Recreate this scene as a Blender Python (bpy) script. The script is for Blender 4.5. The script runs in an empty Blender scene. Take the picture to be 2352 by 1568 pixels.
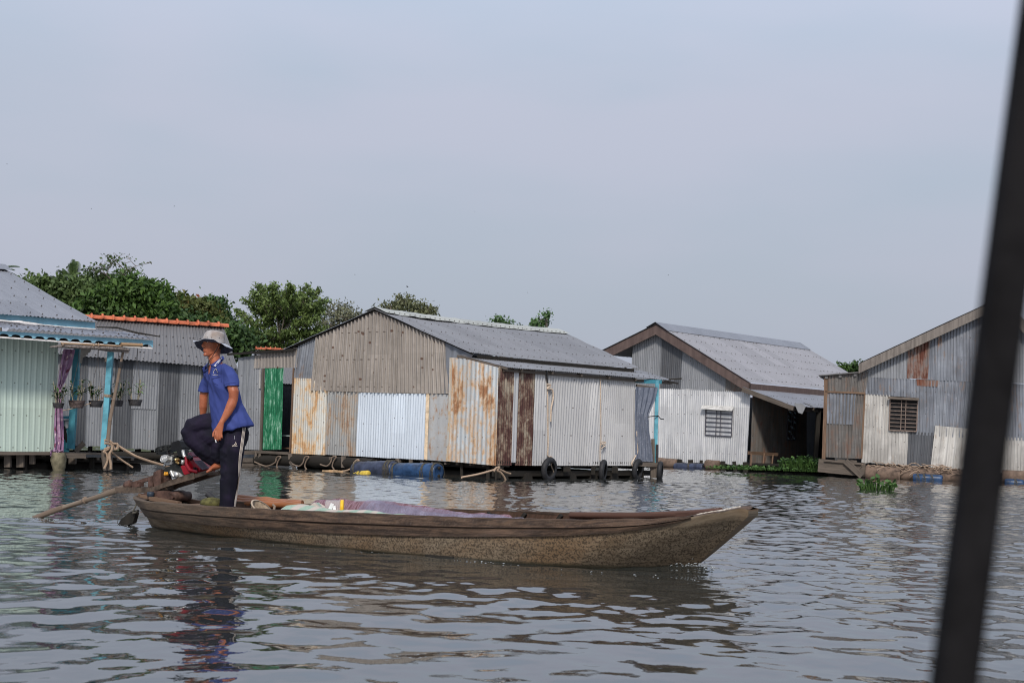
import bpy, math, random
import numpy as np
from mathutils import Vector, Matrix, noise
from mathutils.bvhtree import BVHTree
random.seed(7); np.random.seed(7)
V = Vector
sc = bpy.context.scene
COL = sc.collection

# ------------------------------------------------------------------ camera
W0, H0, F0 = 2352.0, 1568.0, 3440.0
TH = math.atan(208.0/F0); RO = math.radians(1.7)
CAM = V((0, 0, 1.0))
fwd = V((0, math.cos(TH), math.sin(TH)))
_r0 = V((1, 0, 0)); _u0 = V((0, -math.sin(TH), math.cos(TH)))
rgt = _r0*math.cos(RO) + _u0*math.sin(RO)
upv = -_r0*math.sin(RO) + _u0*math.cos(RO)
cd = bpy.data.cameras.new('camera'); cam = bpy.data.objects.new('camera', cd); COL.objects.link(cam)
m = Matrix((rgt, upv, -fwd)).transposed().to_4x4(); m.translation = CAM
cam.matrix_world = m
cd.sensor_width = 36; cd.lens = F0/W0*36; cd.clip_start = 0.05; cd.clip_end = 3000
cd.dof.use_dof = True; cd.dof.focus_distance = 18.0; cd.dof.aperture_fstop = 6.0
sc.camera = cam

# measuring helpers: the photo was measured in several enlarged crops (offset, scale)
CR = dict(A=(0,950,1.5686), B=(640,1230,1.889), C=(100,1650,2.6133), D=(1000,1150,1.96), E=(1750,1250,2.24),
          F=(2600,1250,2.24), G=(3250,1200,1.96), H=(900,1900,1.094), M=(740,1290,5.6), N=(620,1720,5.227),
          O=(950,1930,4.276), Q=(200,1350,3.136), R=(0,950,1.68), S=(1400,1100,2.613), P=(0,0,1/0.57422))
K = 0.57422
def cr(k, x, y):
    if k == 'P': return (x, y)
    o = CR[k]; return ((o[0]+x/o[2])*K, (o[1]+y/o[2])*K)
def ray(p):
    return (fwd*F0 + rgt*(p[0]-W0/2) + upv*(H0/2-p[1])).normalized()
def atY(p, Y):
    d = ray(p); return CAM + d*(Y/d.y)
def atZ(p, z=0.0):
    d = ray(p); return CAM + d*((z-CAM.z)/d.z)
def proj(P):
    q = V(P)-CAM; z = q.dot(fwd); return (W0/2 + F0*q.dot(rgt)/z, H0/2 - F0*q.dot(upv)/z)
def along(P, d, x):
    lo, hi = -30.0, 60.0
    P = V(P); d = V(d).normalized()
    f = lambda t: proj(P+d*t)[0]-x
    ts = [i*0.05 for i in range(0, 600)]
    best = min(ts, key=lambda t: abs(f(t)))
    return P + d*best

class Plane:
    """a vertical plane through ground point a, running along d"""
    def __init__(s, a, d):
        s.a = V((a[0], a[1], 0)); s.d = V((d[0], d[1], 0)).normalized()
        n = V((-s.d.y, s.d.x, 0))
        if n.dot(CAM - s.a) < 0: n = -n
        s.n = n
    def hit(s, p):
        r = ray(p); t = (s.a-CAM).dot(s.n)/r.dot(s.n); return CAM + r*t
    def sz(s, p):
        P = s.hit(p); return ((P-s.a).dot(s.d), P.z)
    def P(s, u, z, off=0): return s.a + s.d*u + V((0, 0, z)) + s.n*off
    def shift(s, off): return Plane(s.a + s.n*off, s.d)

# ------------------------------------------------------------------ objects
ORG = {}
def tag(o, label=None, cat=None, group=None, kind=None):
    if label: o['label'] = label
    if cat: o['category'] = cat
    if group: o['group'] = group
    if kind: o['kind'] = kind
    return o
def thing(name, label, cat, loc=(0,0,0), group=None):
    o = bpy.data.objects.new(name, None); COL.objects.link(o); o.location = loc
    o.empty_display_size = .1
    ORG[o.name] = V(loc); return tag(o, label, cat, group)
SPLIT = {'tie_cord','end_deck','stilt','strut','rafter','plank','bung','torn_sheet','float_log','rib','verge_board','railing_board','shaft_bracket','railing','rail','mounting_board','ridge_board','shelf','tie','bamboo_rod','strap_band','hose','rail_pole','frame_rail','gate_panel','trim_board','corner_flashing','label','cord'}
class MB:
    def __init__(s): s.v = []; s.f = []; s.uv = []; s.m = []; s.sm = []; s.c = []; s.k = 0; s.pid = []
    def add(s, vs, fs, uv=None, m=0, smooth=False, c=0.5):
        b = len(s.v); s.v += [tuple(v) for v in vs]
        s.uv += list(uv) if uv is not None else [(v[0]+v[1]*.61, v[2]+v[1]*.37) for v in vs]
        s.c += [c]*len(vs)
        for f in fs: s.f.append(tuple(i+b for i in f)); s.m.append(m); s.sm.append(smooth); s.pid.append(s.k)
        return b
    def box(s, c, size, R=None, m=0, uvs=1.0):
        s.k += 1; c = V(c); x, y, z = [k/2 for k in size]
        P = [V((i*x, j*y, k*z)) for i in (-1,1) for j in (-1,1) for k in (-1,1)]
        fs = [(0,1,3,2),(4,6,7,5),(0,4,5,1),(2,3,7,6),(0,2,6,4),(1,5,7,3)]
        long = max(range(3), key=lambda i: size[i])
        for f in fs:
            q = [P[i] for i in f]; nrm = (q[1]-q[0]).cross(q[2]-q[0])
            ax = max(range(3), key=lambda i: abs(nrm[i]))
            oth = [i for i in range(3) if i != ax]
            la = long if long in oth else oth[0]; sa = [i for i in oth if i != la][0]
            off = random.random()*7
            uv = [(p[sa]+off, p[la]+off*1.7) for p in q]
            s.add([(R @ p if R else p)+c for p in q], [(0,1,2,3)], uv, m)
        return s
    def beam(s, p0, p1, w, h, m=0, up=V((0,0,1)), jit=0):
        p0 = V(p0); p1 = V(p1); d = (p1-p0); L = d.length; d.normalize()
        a = d.cross(up)
        if a.length < 1e-3: a = d.cross(V((0,1,0)))
        a.normalize(); b = a.cross(d).normalized()
        R = Matrix((d, a, b)).transposed()
        return s.box((p0+p1)/2, (L, w, h), R, m)
    def tube(s, pts, r, seg=8, m=0, cap=True, twist=0, flat=None, smooth=True):
        s.k += 1; pts = [V(p) for p in pts]; n = len(pts)
        rr = r if hasattr(r, '__len__') else [r]*n
        t0 = (pts[1]-pts[0]).normalized(); a = t0.cross(V((0,0,1)))
        if a.length < .05: a = t0.cross(V((0,1,0)))
        a.normalize(); vs = []; uv = []; L = 0
        for i, p in enumerate(pts):
            t = (pts[min(i+1,n-1)]-pts[max(i-1,0)]).normalized()
            a = (a - t*a.dot(t)).normalized(); b = t.cross(a)
            if i: L += (pts[i]-pts[i-1]).length
            for k in range(seg):
                q = 2*math.pi*k/seg
                x = math.cos(q)*rr[i]; y = math.sin(q)*rr[i]*(flat or 1)
                vs.append(p + a*x + b*y); uv.append((q*rr[0], L))
        fs = [(i*seg+k, i*seg+(k+1)%seg, (i+1)*seg+(k+1)%seg, (i+1)*seg+k) for i in range(n-1) for k in range(seg)]
        s.add(vs, fs, uv, m, smooth)
        if cap:
            for i in (0, n-1):
                b0 = [vs[i*seg+k] for k in range(seg)]
                s.add(b0, [tuple(range(seg)) if i else tuple(reversed(range(seg)))], None, m)
        return s
    def lathe(s, prof, c, axis=V((0,0,1)), seg=24, m=0, smooth=True, wob=0):
        s.k += 1; axis = V(axis).normalized(); a = axis.cross(V((0,1,0)))
        if a.length < .1: a = axis.cross(V((1,0,0)))
        a.normalize(); b = axis.cross(a); c = V(c); vs = []; uv = []
        for j, (r, h) in enumerate(prof):
            for k in range(seg):
                q = 2*math.pi*k/seg
                w = 1 + (wob*noise.noise(V((math.cos(q)*2, math.sin(q)*2, h*6+c.x))) if wob else 0)
                vs.append(c + axis*h + (a*math.cos(q) + b*math.sin(q))*r*w); uv.append((q*.3, h))
        fs = [(i*seg+k, i*seg+(k+1)%seg, (i+1)*seg+(k+1)%seg, (i+1)*seg+k) for i in range(len(prof)-1) for k in range(seg)]
        s.add(vs, fs, uv, m, smooth); return s
    def loft(s, secs, seg=20, m=0, cap=True):
        """secs: (centre, half axis A, half axis B)"""
        vs = []
        for c, A, B in secs:
            for k in range(seg):
                q = 2*math.pi*k/seg; vs.append(V(c)+V(A)*math.cos(q)+V(B)*math.sin(q))
        n = len(secs)
        fs = [(i*seg+k, i*seg+(k+1)%seg, (i+1)*seg+(k+1)%seg, (i+1)*seg+k) for i in range(n-1) for k in range(seg)]
        if cap: fs += [tuple(reversed(range(seg))), tuple((n-1)*seg+k for k in range(seg))]
        s.add(vs, fs, None, m, True); return s
    def ell(s, c, ax, seg=16, rings=10, m=0, R=None):
        c = V(c); vs = []
        for i in range(rings+1):
            th = math.pi*i/rings
            for k in range(seg):
                q = 2*math.pi*k/seg
                p = V((ax[0]*math.sin(th)*math.cos(q), ax[1]*math.sin(th)*math.sin(q), ax[2]*math.cos(th)))
                vs.append(c + (R @ p if R else p))
        fs = [(i*seg+k, (i+1)*seg+k, (i+1)*seg+(k+1)%seg, i*seg+(k+1)%seg) for i in range(rings) for k in range(seg)]
        s.add(vs, fs, None, m, True); return s
    def prism(s, pts, off, m=0):
        """closed outline pts (3-D), extruded by vector off"""
        s.k += 1
        n = len(pts); pts = [V(p) for p in pts]; off = V(off)
        nr = V((0,0,0))
        for i in range(n): nr += pts[i].cross(pts[(i+1)%n])
        if nr.dot(off) > 0: pts.reverse()
        vs = pts + [p+off for p in pts]
        fs = [tuple(range(n)), tuple(reversed(range(n, 2*n)))] + [(i, i+n, (i+1)%n+n, (i+1)%n) for i in range(n)]
        s.add(vs, fs, None, m); return s
    def mesh(s, name, mats, org=V((0,0,0))):
        me = bpy.data.meshes.new(name)
        v = np.array(s.v, dtype=np.float64) - np.array(org)
        me.from_pydata(v.tolist(), [], s.f)
        for mt in (mats if isinstance(mats, (list, tuple)) else [mats]): me.materials.append(mt)
        me.polygons.foreach_set('material_index', s.m)
        me.polygons.foreach_set('use_smooth', s.sm)
        li = np.zeros(len(me.loops), dtype=np.int32); me.loops.foreach_get('vertex_index', li)
        uvl = me.uv_layers.new(name='UVMap'); uvl.data.foreach_set('uv', np.array(s.uv, dtype=np.float32)[li].ravel())
        at = me.attributes.new('rnd', 'FLOAT', 'POINT'); at.data.foreach_set('value', np.array(s.c, dtype=np.float32))
        me.update(); return me
    def build(s, name, mats, parent=None, org=None):
        if name in SPLIT and parent and len(set(s.pid)) > 1:
            last = None
            for k in sorted(set(s.pid)):
                q = MB(); mp = {}
                for f, m, sm, pd in zip(s.f, s.m, s.sm, s.pid):
                    if pd != k: continue
                    nf = []
                    for i in f:
                        if i not in mp: mp[i] = len(q.v); q.v.append(s.v[i]); q.uv.append(s.uv[i]); q.c.append(s.c[i])
                        nf.append(mp[i])
                    q.f.append(tuple(nf)); q.m.append(m); q.sm.append(sm); q.pid.append(0)
                last = q.build(name, mats, parent)
            return last
        o0 = ORG[parent.name] if parent else V(org or (0,0,0))
        o = bpy.data.objects.new(name, s.mesh(name, mats, o0)); COL.objects.link(o)
        if parent: o.parent = parent
        else: o.location = o0
        ORG[o.name] = o0; return o
def copy_tree(o, parent=None):
    c = o.copy(); COL.objects.link(c)
    if parent: c.parent = parent
    for ch in list(o.children): copy_tree(ch, c)
    return c
def remeshed(mb, name, mats, voxel, smooth=4, fac=.5, parent=None, org=None, disp=None):
    me = mb.mesh(name, mats); t = bpy.data.objects.new('t', me); COL.objects.link(t)
    md = t.modifiers.new('r', 'REMESH'); md.mode = 'VOXEL'; md.voxel_size = voxel; md.use_smooth_shade = True
    if smooth:
        ms = t.modifiers.new('s', 'SMOOTH'); ms.iterations = smooth; ms.factor = fac
    dg = bpy.context.evaluated_depsgraph_get(); ev = t.evaluated_get(dg)
    me2 = bpy.data.meshes.new_from_object(ev); me2.name = name
    bpy.data.objects.remove(t)
    n = len(me2.vertices); co = np.zeros(n*3); me2.vertices.foreach_get('co', co); co = co.reshape(-1,3)
    if disp:
        nr = np.zeros(n*3); me2.vertices.foreach_get('normal', nr); nr = nr.reshape(-1,3)
        for i in range(n): co[i] += nr[i]*disp(co[i])
    bv = BVHTree.FromPolygons([tuple(c) for c in co], [tuple(p.vertices) for p in me2.polygons])
    o0 = ORG[parent.name] if parent else V(org or (0,0,0))
    me2.vertices.foreach_set('co', (co-np.array(o0)).ravel())
    me2.materials.clear()
    for mt in (mats if isinstance(mats, (list, tuple)) else [mats]): me2.materials.append(mt)
    me2.polygons.foreach_set('use_smooth', [True]*len(me2.polygons)); me2.update()
    o = bpy.data.objects.new(name, me2); COL.objects.link(o)
    if parent: o.parent = parent
    else: o.location = o0
    ORG[o.name] = o0; return o, bv

# ------------------------------------------------------------------ materials
class NT:
    def __init__(s, name):
        s.mat = bpy.data.materials.new(name); s.mat.use_nodes = True
        s.t = s.mat.node_tree; s.b = s.t.nodes['Principled BSDF']; s.L = s.t.links.new
    def n(s, typ, **kw):
        nd = s.t.nodes.new(typ)
        for k, v in kw.items():
            if k.startswith('i_'):
                k2 = k[2:].replace('_', ' ')
                nd.inputs[int(k2) if k2.isdigit() else k2].default_value = v
            else: setattr(nd, k, v)
        return nd
    def coord(s, kind='UV', scale=(1,1,1), loc=(0,0,0)):
        tc = s.n('ShaderNodeTexCoord'); mp = s.n('ShaderNodeMapping')
        mp.inputs['Scale'].default_value = scale; mp.inputs['Location'].default_value = loc
        s.L(tc.outputs[kind], mp.inputs[0]); return mp.outputs[0]
    def noise(s, co, scale, detail=5, rough=.6, dist=0):
        nd = s.n('ShaderNodeTexNoise', i_Scale=scale, i_Detail=detail, i_Roughness=rough, i_Distortion=dist)
        s.L(co, nd.inputs['Vector']); return nd.outputs[0]
    def ramp(s, fac, lo, hi, inv=False):
        nd = s.n('ShaderNodeMapRange', interpolation_type='SMOOTHSTEP'); s.L(fac, nd.inputs[0])
        nd.inputs[1].default_value = lo; nd.inputs[2].default_value = hi
        nd.inputs[3].default_value = 1 if inv else 0; nd.inputs[4].default_value = 0 if inv else 1
        return nd.outputs[0]
    def math(s, op, a, b):
        nd = s.n('ShaderNodeMath', operation=op)
        for i, x in enumerate((a, b)):
            if hasattr(x, 'links'): s.L(x, nd.inputs[i])
            else: nd.inputs[i].default_value = x
        return nd.outputs[0]
    def mix(s, fac, a, b, mode='MIX'):
        nd = s.n('ShaderNodeMix', data_type='RGBA', blend_type=mode)
        for i, x in ((0, fac), (6, a), (7, b)):
            if hasattr(x, 'links'): s.L(x, nd.inputs[i])
            elif i == 0: nd.inputs[0].default_value = x
            else: nd.inputs[i].default_value = (*x, 1) if len(x) == 3 else x
        return nd.outputs[2]
    def bump(s, h, strength=.3, dist=.01):
        nd = s.n('ShaderNodeBump'); nd.inputs['Strength'].default_value = strength; nd.inputs['Distance'].default_value = dist
        s.L(h, nd.inputs['Height']); s.L(nd.outputs[0], s.b.inputs['Normal']); return nd
    def done(s, col=None, rough=.6, metal=0, spec=.3):
        if col is not None:
            if hasattr(col, 'links'): s.L(col, s.b.inputs['Base Color'])
            else: s.b.inputs['Base Color'].default_value = (*col, 1)
        if hasattr(rough, 'links'): s.L(rough, s.b.inputs['Roughness'])
        else: s.b.inputs['Roughness'].default_value = rough
        s.b.inputs['Metallic'].default_value = metal; s.b.inputs['Specular IOR Level'].default_value = spec
        return s.mat
RUST = (.17, .055, .022); ORANGE = (.42, .2, .08)
def metal(name, c1, c2, rust=0.0, rc=RUST, rc2=ORANGE, dirt=.35, metal_=.25, spots=0.0, blotch=(2.2, .8), dcol=(.10,.085,.07), strength=1.0):
    t = NT(name)
    st = t.coord('UV', (14, .55, 1)); bl = t.coord('UV', (blotch[0], blotch[1], 1)); un = t.coord('UV')
    a = t.ramp(t.noise(st, 1.0, 6, .65), .3, .7)
    col = t.mix(a, c1, c2)
    fine = t.noise(un, 28, 6, .7)
    col = t.mix(t.math('MULTIPLY', t.ramp(fine, .45, .75), .35), col, tuple(k*.62 for k in c1))
    lv = t.noise(t.coord('UV', (1.1,.8,1), (1,8,0)), 1.5, 5, .6); col = t.mix(t.math('MULTIPLY', t.ramp(lv, .42, .66), .55*min(1, dirt*1.6)), col, tuple(k*.6 for k in c2))
    lt = t.noise(t.coord('UV', (3.0,1.6,1), (6,2,0)), 2.0, 7, .72); col = t.mix(t.math('MULTIPLY', t.ramp(lt, .56, .72), .5*min(1, dirt*1.6)), col, tuple(min(.85, k*1.45) for k in c1))
    # every sheet has weathered to its own tone
    sw_ = t.n('ShaderNodeSeparateXYZ'); t.L(un, sw_.inputs[0]); cb = t.n('ShaderNodeCombineXYZ')
    t.L(t.math('FLOOR', t.math('MULTIPLY', t.math('ADD', sw_.outputs[0], t.math('MULTIPLY', lv, .02)), 1/.74), 0), cb.inputs[0]); t.L(t.math('FLOOR', t.math('MULTIPLY', sw_.outputs[1], 1/1.85), 0), cb.inputs[1])
    wn_ = t.n('ShaderNodeTexWhiteNoise'); t.L(cb.outputs[0], wn_.inputs['Vector']); col = t.mix(t.math('MULTIPLY', wn_.outputs[0], .30), col, tuple(k*.5 for k in c2))
    # nail rows
    sx_ = t.n('ShaderNodeSeparateXYZ'); t.L(un, sx_.inputs[0])
    fx = t.math('SUBTRACT', t.math('FRACT', t.math('MULTIPLY', sx_.outputs[0], 1/.24), 0), .5); fz = t.math('SUBTRACT', t.math('FRACT', t.math('MULTIPLY', sx_.outputs[1], 1/.62), 0), .5)
    dd = t.math('ADD', t.math('POWER', t.math('MULTIPLY', fx, .24), 2), t.math('POWER', t.math('MULTIPLY', fz, .62), 2)); col = t.mix(t.math('MULTIPLY', t.ramp(dd, .00010, .00026, True), .75), col, (.05,.035,.028))
    # dirt streaks running down from the fixings
    ds = t.noise(t.coord('UV', (22, .9, 1), (3, 7, 0)), 1.0, 7, .7)
    col = t.mix(t.math('MULTIPLY', t.ramp(ds, .5, .8), dirt), col, dcol)
    if rust > 0:
        b1 = t.noise(bl, 1.6, 9, .72, .3); b2 = t.noise(t.coord('UV', (18, 2.2, 1), (9, 1, 0)), 1, 6, .65)
        s_ = t.math('ADD', t.math('ADD', t.math('MULTIPLY', b1, .66), t.math('MULTIPLY', b2, .24)), t.math('MULTIPLY', t.noise(un, 9, 5, .7), .15))
        lo = .74 - .36*rust
        mk = t.ramp(s_, lo, lo+.09)
        mk2 = t.ramp(s_, lo-.07, lo+.04)
        col = t.mix(t.math('MULTIPLY', mk2, .75*strength), col, rc2)
        col = t.mix(t.math('MULTIPLY', mk, .9*strength), col, rc)
    if spots > 0:
        vo = t.n('ShaderNodeTexVoronoi'); vo.inputs['Scale'].default_value = 5.2
        t.L(t.coord('UV', (1.5, .9, 1), (.3, .1, 0)), vo.inputs['Vector'])
        sp = t.math('MULTIPLY', t.ramp(vo.outputs['Distance'], .10, .16, True), spots)
        col = t.mix(sp, col, (.09, .045, .03))
    t.bump(fine, .25, .004)
    return t.done(col, t.ramp(fine, -.3, 1.4), metal_)
def wood(name, c1, c2, scale=1.0, rough=.85, bump=.5):
    t = NT(name)
    g = t.noise(t.coord('UV', (30*scale, 1.6*scale, 1)), 1.0, 7, .65, .4)
    b = t.noise(t.coord('UV', (4, 3, 1), (2, 5, 0)), 1.0, 5, .6)
    col = t.mix(t.ramp(g, .3, .7), c1, c2)
    col = t.mix(t.math('MULTIPLY', t.ramp(b, .5, .75), .6), col, tuple(k*.45 for k in c1))
    t.bump(g, bump, .006); return t.done(col, rough)
def plain(name, c, rough=.6, metal_=0, var=.25, sc_=9.0, bump=.15, spec=.3):
    t = NT(name); nz = t.noise(t.coord('Object'), sc_, 6, .65)
    col = t.mix(t.math('MULTIPLY', t.ramp(nz, .35, .7), 1.0), tuple(k*(1+var) for k in c), tuple(k*(1-var) for k in c))
    t.bump(nz, bump, .01); return t.done(col, rough, metal_, spec)
M = {}
M['zinc'] = metal('zinc_sheet', (.30,.31,.33), (.22,.23,.245), .12)
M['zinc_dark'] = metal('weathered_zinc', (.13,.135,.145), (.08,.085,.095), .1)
M['zinc_blue'] = metal('bluish_zinc', (.29,.31,.345), (.16,.17,.195), .34, dirt=.6, rc2=(.24,.16,.11))
M['zinc_light'] = metal('light_zinc', (.49,.49,.49), (.40,.40,.41), .05, dirt=.15)
M['zinc_white'] = metal('pale_zinc', (.74,.74,.735), (.47,.48,.50), .13, rc2=(.34,.28,.2), dirt=.4, dcol=(.2,.19,.18))
M['white_cream'] = metal('cream_sheet', (.63,.61,.57), (.42,.40,.37), .28, rc2=(.3,.22,.15), dirt=.65)
M['taupe'] = metal('taupe_ribbed_sheet', (.38,.34,.305), (.27,.24,.215), .18, rc2=(.2,.15,.11), dirt=.45, spots=.9)
M['paleblue'] = metal('pale_blue_sheet', (.66,.73,.81), (.55,.61,.68), .1, dirt=.15, rc2=(.5,.36,.2), dcol=(.3,.3,.3))
M['rust_blue'] = metal('rusting_pale_blue_sheet', (.56,.61,.64), (.50,.52,.52), .56, rc=(.27,.115,.05), rc2=(.56,.33,.14), dirt=.35, blotch=(1.5,.75))
M['rust_cream'] = metal('rusting_cream_sheet', (.62,.62,.58), (.52,.50,.45), .52, rc=(.38,.18,.07), rc2=(.60,.38,.17), dirt=.3, blotch=(1.6,.8))
M['grey_rust'] = metal('grey_sheet_with_rust_streaks', (.40,.41,.40), (.33,.33,.33), .50, rc=(.2,.11,.07), rc2=(.36,.25,.16), dirt=.5, blotch=(1.8,.7))
M['dark_rust'] = metal('flaking_maroon_sheet', (.42,.35,.26), (.28,.24,.19), .70, rc=(.055,.02,.018), rc2=(.10,.045,.03), dirt=.6, blotch=(2.6,1.3))
M['patch_rust'] = metal('grey_sheet_with_red_rust_patches', (.50,.50,.49), (.44,.44,.44), .42, rc=(.25,.05,.02), rc2=(.42,.3,.2), dirt=.15, blotch=(3.2,2.2))
M['brown_rust'] = metal('brown_stained_sheet', (.20,.19,.18), (.12,.11,.10), .46, rc=(.13,.06,.045), rc2=(.18,.12,.09), dirt=.6)
M['mint'] = metal('mint_green_sheet', (.52,.62,.55), (.45,.55,.48), .02, dirt=.15, rc2=(.25,.33,.22), dcol=(.2,.24,.18))
M['green_door'] = metal('green_painted_sheet', (.014,.155,.07), (.009,.10,.045), .56, rc=(.26,.42,.33), rc2=(.04,.22,.11), dirt=.5, metal_=.1, blotch=(9,1.6), dcol=(.01,.09,.04))
M['roof_grey'] = metal('grey_roof_sheet', (.235,.235,.245), (.19,.19,.20), .0, dirt=.15)
M['roof_grey2'] = metal('dark_grey_roof_sheet', (.175,.17,.17), (.145,.14,.14), .0, dirt=.2)
M['roof_blue'] = metal('blue_grey_roof_sheet', (.225,.23,.25), (.185,.19,.21), .0, dirt=.12)
M['roof_mauve'] = metal('mauve_grey_roof_sheet', (.30,.29,.30), (.26,.255,.265), .0, dirt=.08)
M['roof_porch'] = metal('mottled_porch_roof', (.26,.275,.32), (.17,.175,.20), .08, rc2=(.2,.17,.14), dirt=.5)
M['ridge_pale'] = metal('pale_ridge_cap', (.40,.40,.35), (.33,.33,.29), .05, dirt=.25, metal_=.1)
M['bolt'] = plain('roof_bolt', (.045,.038,.035), .8)
M['orange_tile'] = plain('orange_ridge_tile', (.36,.10,.048), .85, 0, .45, 5, .3)
M['wood_grey'] = wood('grey_weathered_wood', (.13,.105,.085), (.065,.054,.045))
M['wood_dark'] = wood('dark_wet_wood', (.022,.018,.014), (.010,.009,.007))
M['wood_brown'] = wood('brown_wood', (.18,.115,.075), (.10,.06,.04))
M['fascia_brown'] = wood('brown_fascia_board', (.12,.085,.075), (.075,.052,.047), .6)
M['fascia_grey'] = wood('weathered_fascia_board', (.20,.175,.155), (.11,.095,.085), .6)
M['blue_trim'] = plain('sky_blue_paint', (.20,.40,.50), .5, 0, .12, 4)
M['teal'] = plain('teal_blue_paint', (.045,.20,.26), .5, 0, .2, 5)
M['white_paint'] = plain('off_white_paint', (.6,.58,.57), .6, 0, .15)
M['black'] = plain('dark_interior', (.012,.012,.013), .9)  # near-black paints in the unlit depth of the window and verandah
M['rope'] = NT('hemp_rope')
def _rope():
    t = M['rope']; w = t.n('ShaderNodeTexWave', i_Scale=22.0, i_Distortion=1.0); w.bands_direction = 'DIAGONAL'
    t.L(t.coord('UV', (6, 1, 1)), w.inputs['Vector'])
    c = t.mix(w.outputs[0], (.30,.20,.13), (.62,.46,.33)); t.bump(w.outputs[0], .8, .006); M['rope'] = t.done(c, .9)
_rope()
M['rope_pale'] = plain('pale_rope', (.45,.36,.28), .9, 0, .3, 40)
M['rope_dark'] = plain('dark_wet_rope', (.06,.055,.045), .9, 0, .4, 30)
M['rubber'] = plain('black_rubber', (.018,.018,.02), .65, 0, .4, 12, .5)
M['bamboo'] = wood('bamboo_pole', (.34,.22,.12), (.22,.13,.07), .5, .55, .2)
M['bamboo_grey'] = wood('grey_bamboo', (.22,.165,.125), (.11,.08,.06), .5, .8, .3)
# ------------------------------------------------------------------ sky, sun, water, bank
SUN_EL, SUN_AZ = math.radians(42), math.radians(184)     # azimuth clockwise from +Y: behind the camera, a bit left
sdir = V((math.sin(SUN_AZ)*math.cos(SUN_EL), math.cos(SUN_AZ)*math.cos(SUN_EL), math.sin(SUN_EL)))
w = bpy.data.worlds.new('World'); sc.world = w; w.use_nodes = True
nt = w.node_tree; bg = nt.nodes['Background']; L = nt.links.new
def wn(t, **kw):
    n = nt.nodes.new(t)
    for k, v in kw.items():
        if k.startswith('i_'): n.inputs[k[2:].replace('_', ' ')].default_value = v
        else: setattr(n, k, v)
    return n
sky = wn('ShaderNodeTexSky', sky_type='NISHITA', sun_disc=False, sun_elevation=SUN_EL, sun_rotation=SUN_AZ, air_density=1.3, dust_density=4.0, ozone_density=1.5)
tc = wn('ShaderNodeTexCoord')
mp = wn('ShaderNodeMapping'); mp.inputs['Scale'].default_value = (1.0, 1.0, 3.2); L(tc.outputs['Generated'], mp.inputs[0])
nz = wn('ShaderNodeTexNoise', i_Scale=2.6, i_Detail=4.0, i_Roughness=.45); L(mp.outputs[0], nz.inputs['Vector'])
mr = wn('ShaderNodeMapRange', interpolation_type='SMOOTHSTEP'); L(nz.outputs[0], mr.inputs[0])
mr.inputs[1].default_value = .36; mr.inputs[2].default_value = .62
# height in the sky
sx = wn('ShaderNodeSeparateXYZ'); L(tc.outputs['Generated'], sx.inputs[0])
hz = wn('ShaderNodeMapRange', interpolation_type='SMOOTHSTEP'); L(sx.outputs[2], hz.inputs[0])
hz.inputs[1].default_value = 0.0; hz.inputs[2].default_value = .30
def mixc(f, a, b):
    n = wn('ShaderNodeMix', data_type='RGBA')
    for i, x in ((0, f), (6, a), (7, b)):
        if hasattr(x, 'links'): L(x, n.inputs[i])
        else: n.inputs[i].default_value = x if i == 0 else (*x, 1)
    return n.outputs[2]
SK = 10.0   # cloud colours are written for background strength 0.1
lowc = mixc(mr.outputs[0], (.445*SK,.49*SK,.585*SK), (.475*SK,.50*SK,.61*SK))
topc = mixc(mr.outputs[0], (.50*SK,.575*SK,.70*SK), (.585*SK,.61*SK,.735*SK))
cl = mixc(hz.outputs[0], lowc, topc)
hz2 = wn('ShaderNodeMapRange', interpolation_type='SMOOTHSTEP'); L(sx.outputs[2], hz2.inputs[0])
hz2.inputs[1].default_value = .20; hz2.inputs[2].default_value = .45
cl = mixc(hz2.outputs[0], cl, (.72*SK, .83*SK, 1.05*SK))
# the veiled sun brightens the cloud towards its direction
dp = wn('ShaderNodeVectorMath', operation='DOT_PRODUCT'); L(tc.outputs['Generated'], dp.inputs[0]); dp.inputs[1].default_value = sdir
gl = wn('ShaderNodeMapRange', interpolation_type='SMOOTHSTEP'); L(dp.outputs['Value'], gl.inputs[0])
gl.inputs[1].default_value = .1; gl.inputs[2].default_value = 1.0; gl.inputs[3].default_value = 1.0; gl.inputs[4].default_value = 1.2
vm = wn('ShaderNodeVectorMath', operation='SCALE'); L(cl, vm.inputs[0]); L(gl.outputs[0], vm.inputs['Scale'])
fin = mixc(.86, sky.outputs[0], vm.outputs[0])
L(fin, bg.inputs[0]); bg.inputs[1].default_value = .1
sl = bpy.data.lights.new('sun', 'SUN'); sl.energy = 3.3; sl.angle = math.radians(8); sl.color = (1, .93, .84)
so = bpy.data.objects.new('sun', sl); COL.objects.link(so)
so.rotation_euler = (-sdir).to_track_quat('-Z', 'Y').to_euler(); so.location = (0, 0, 20)
sc.view_settings.view_transform = 'Standard'; sc.view_settings.look = 'None'
sc.cycles.pixel_filter_type = 'BLACKMAN_HARRIS'; sc.cycles.filter_width = 1.05
sc.view_settings.exposure = 0; sc.view_settings.gamma = 1

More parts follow.
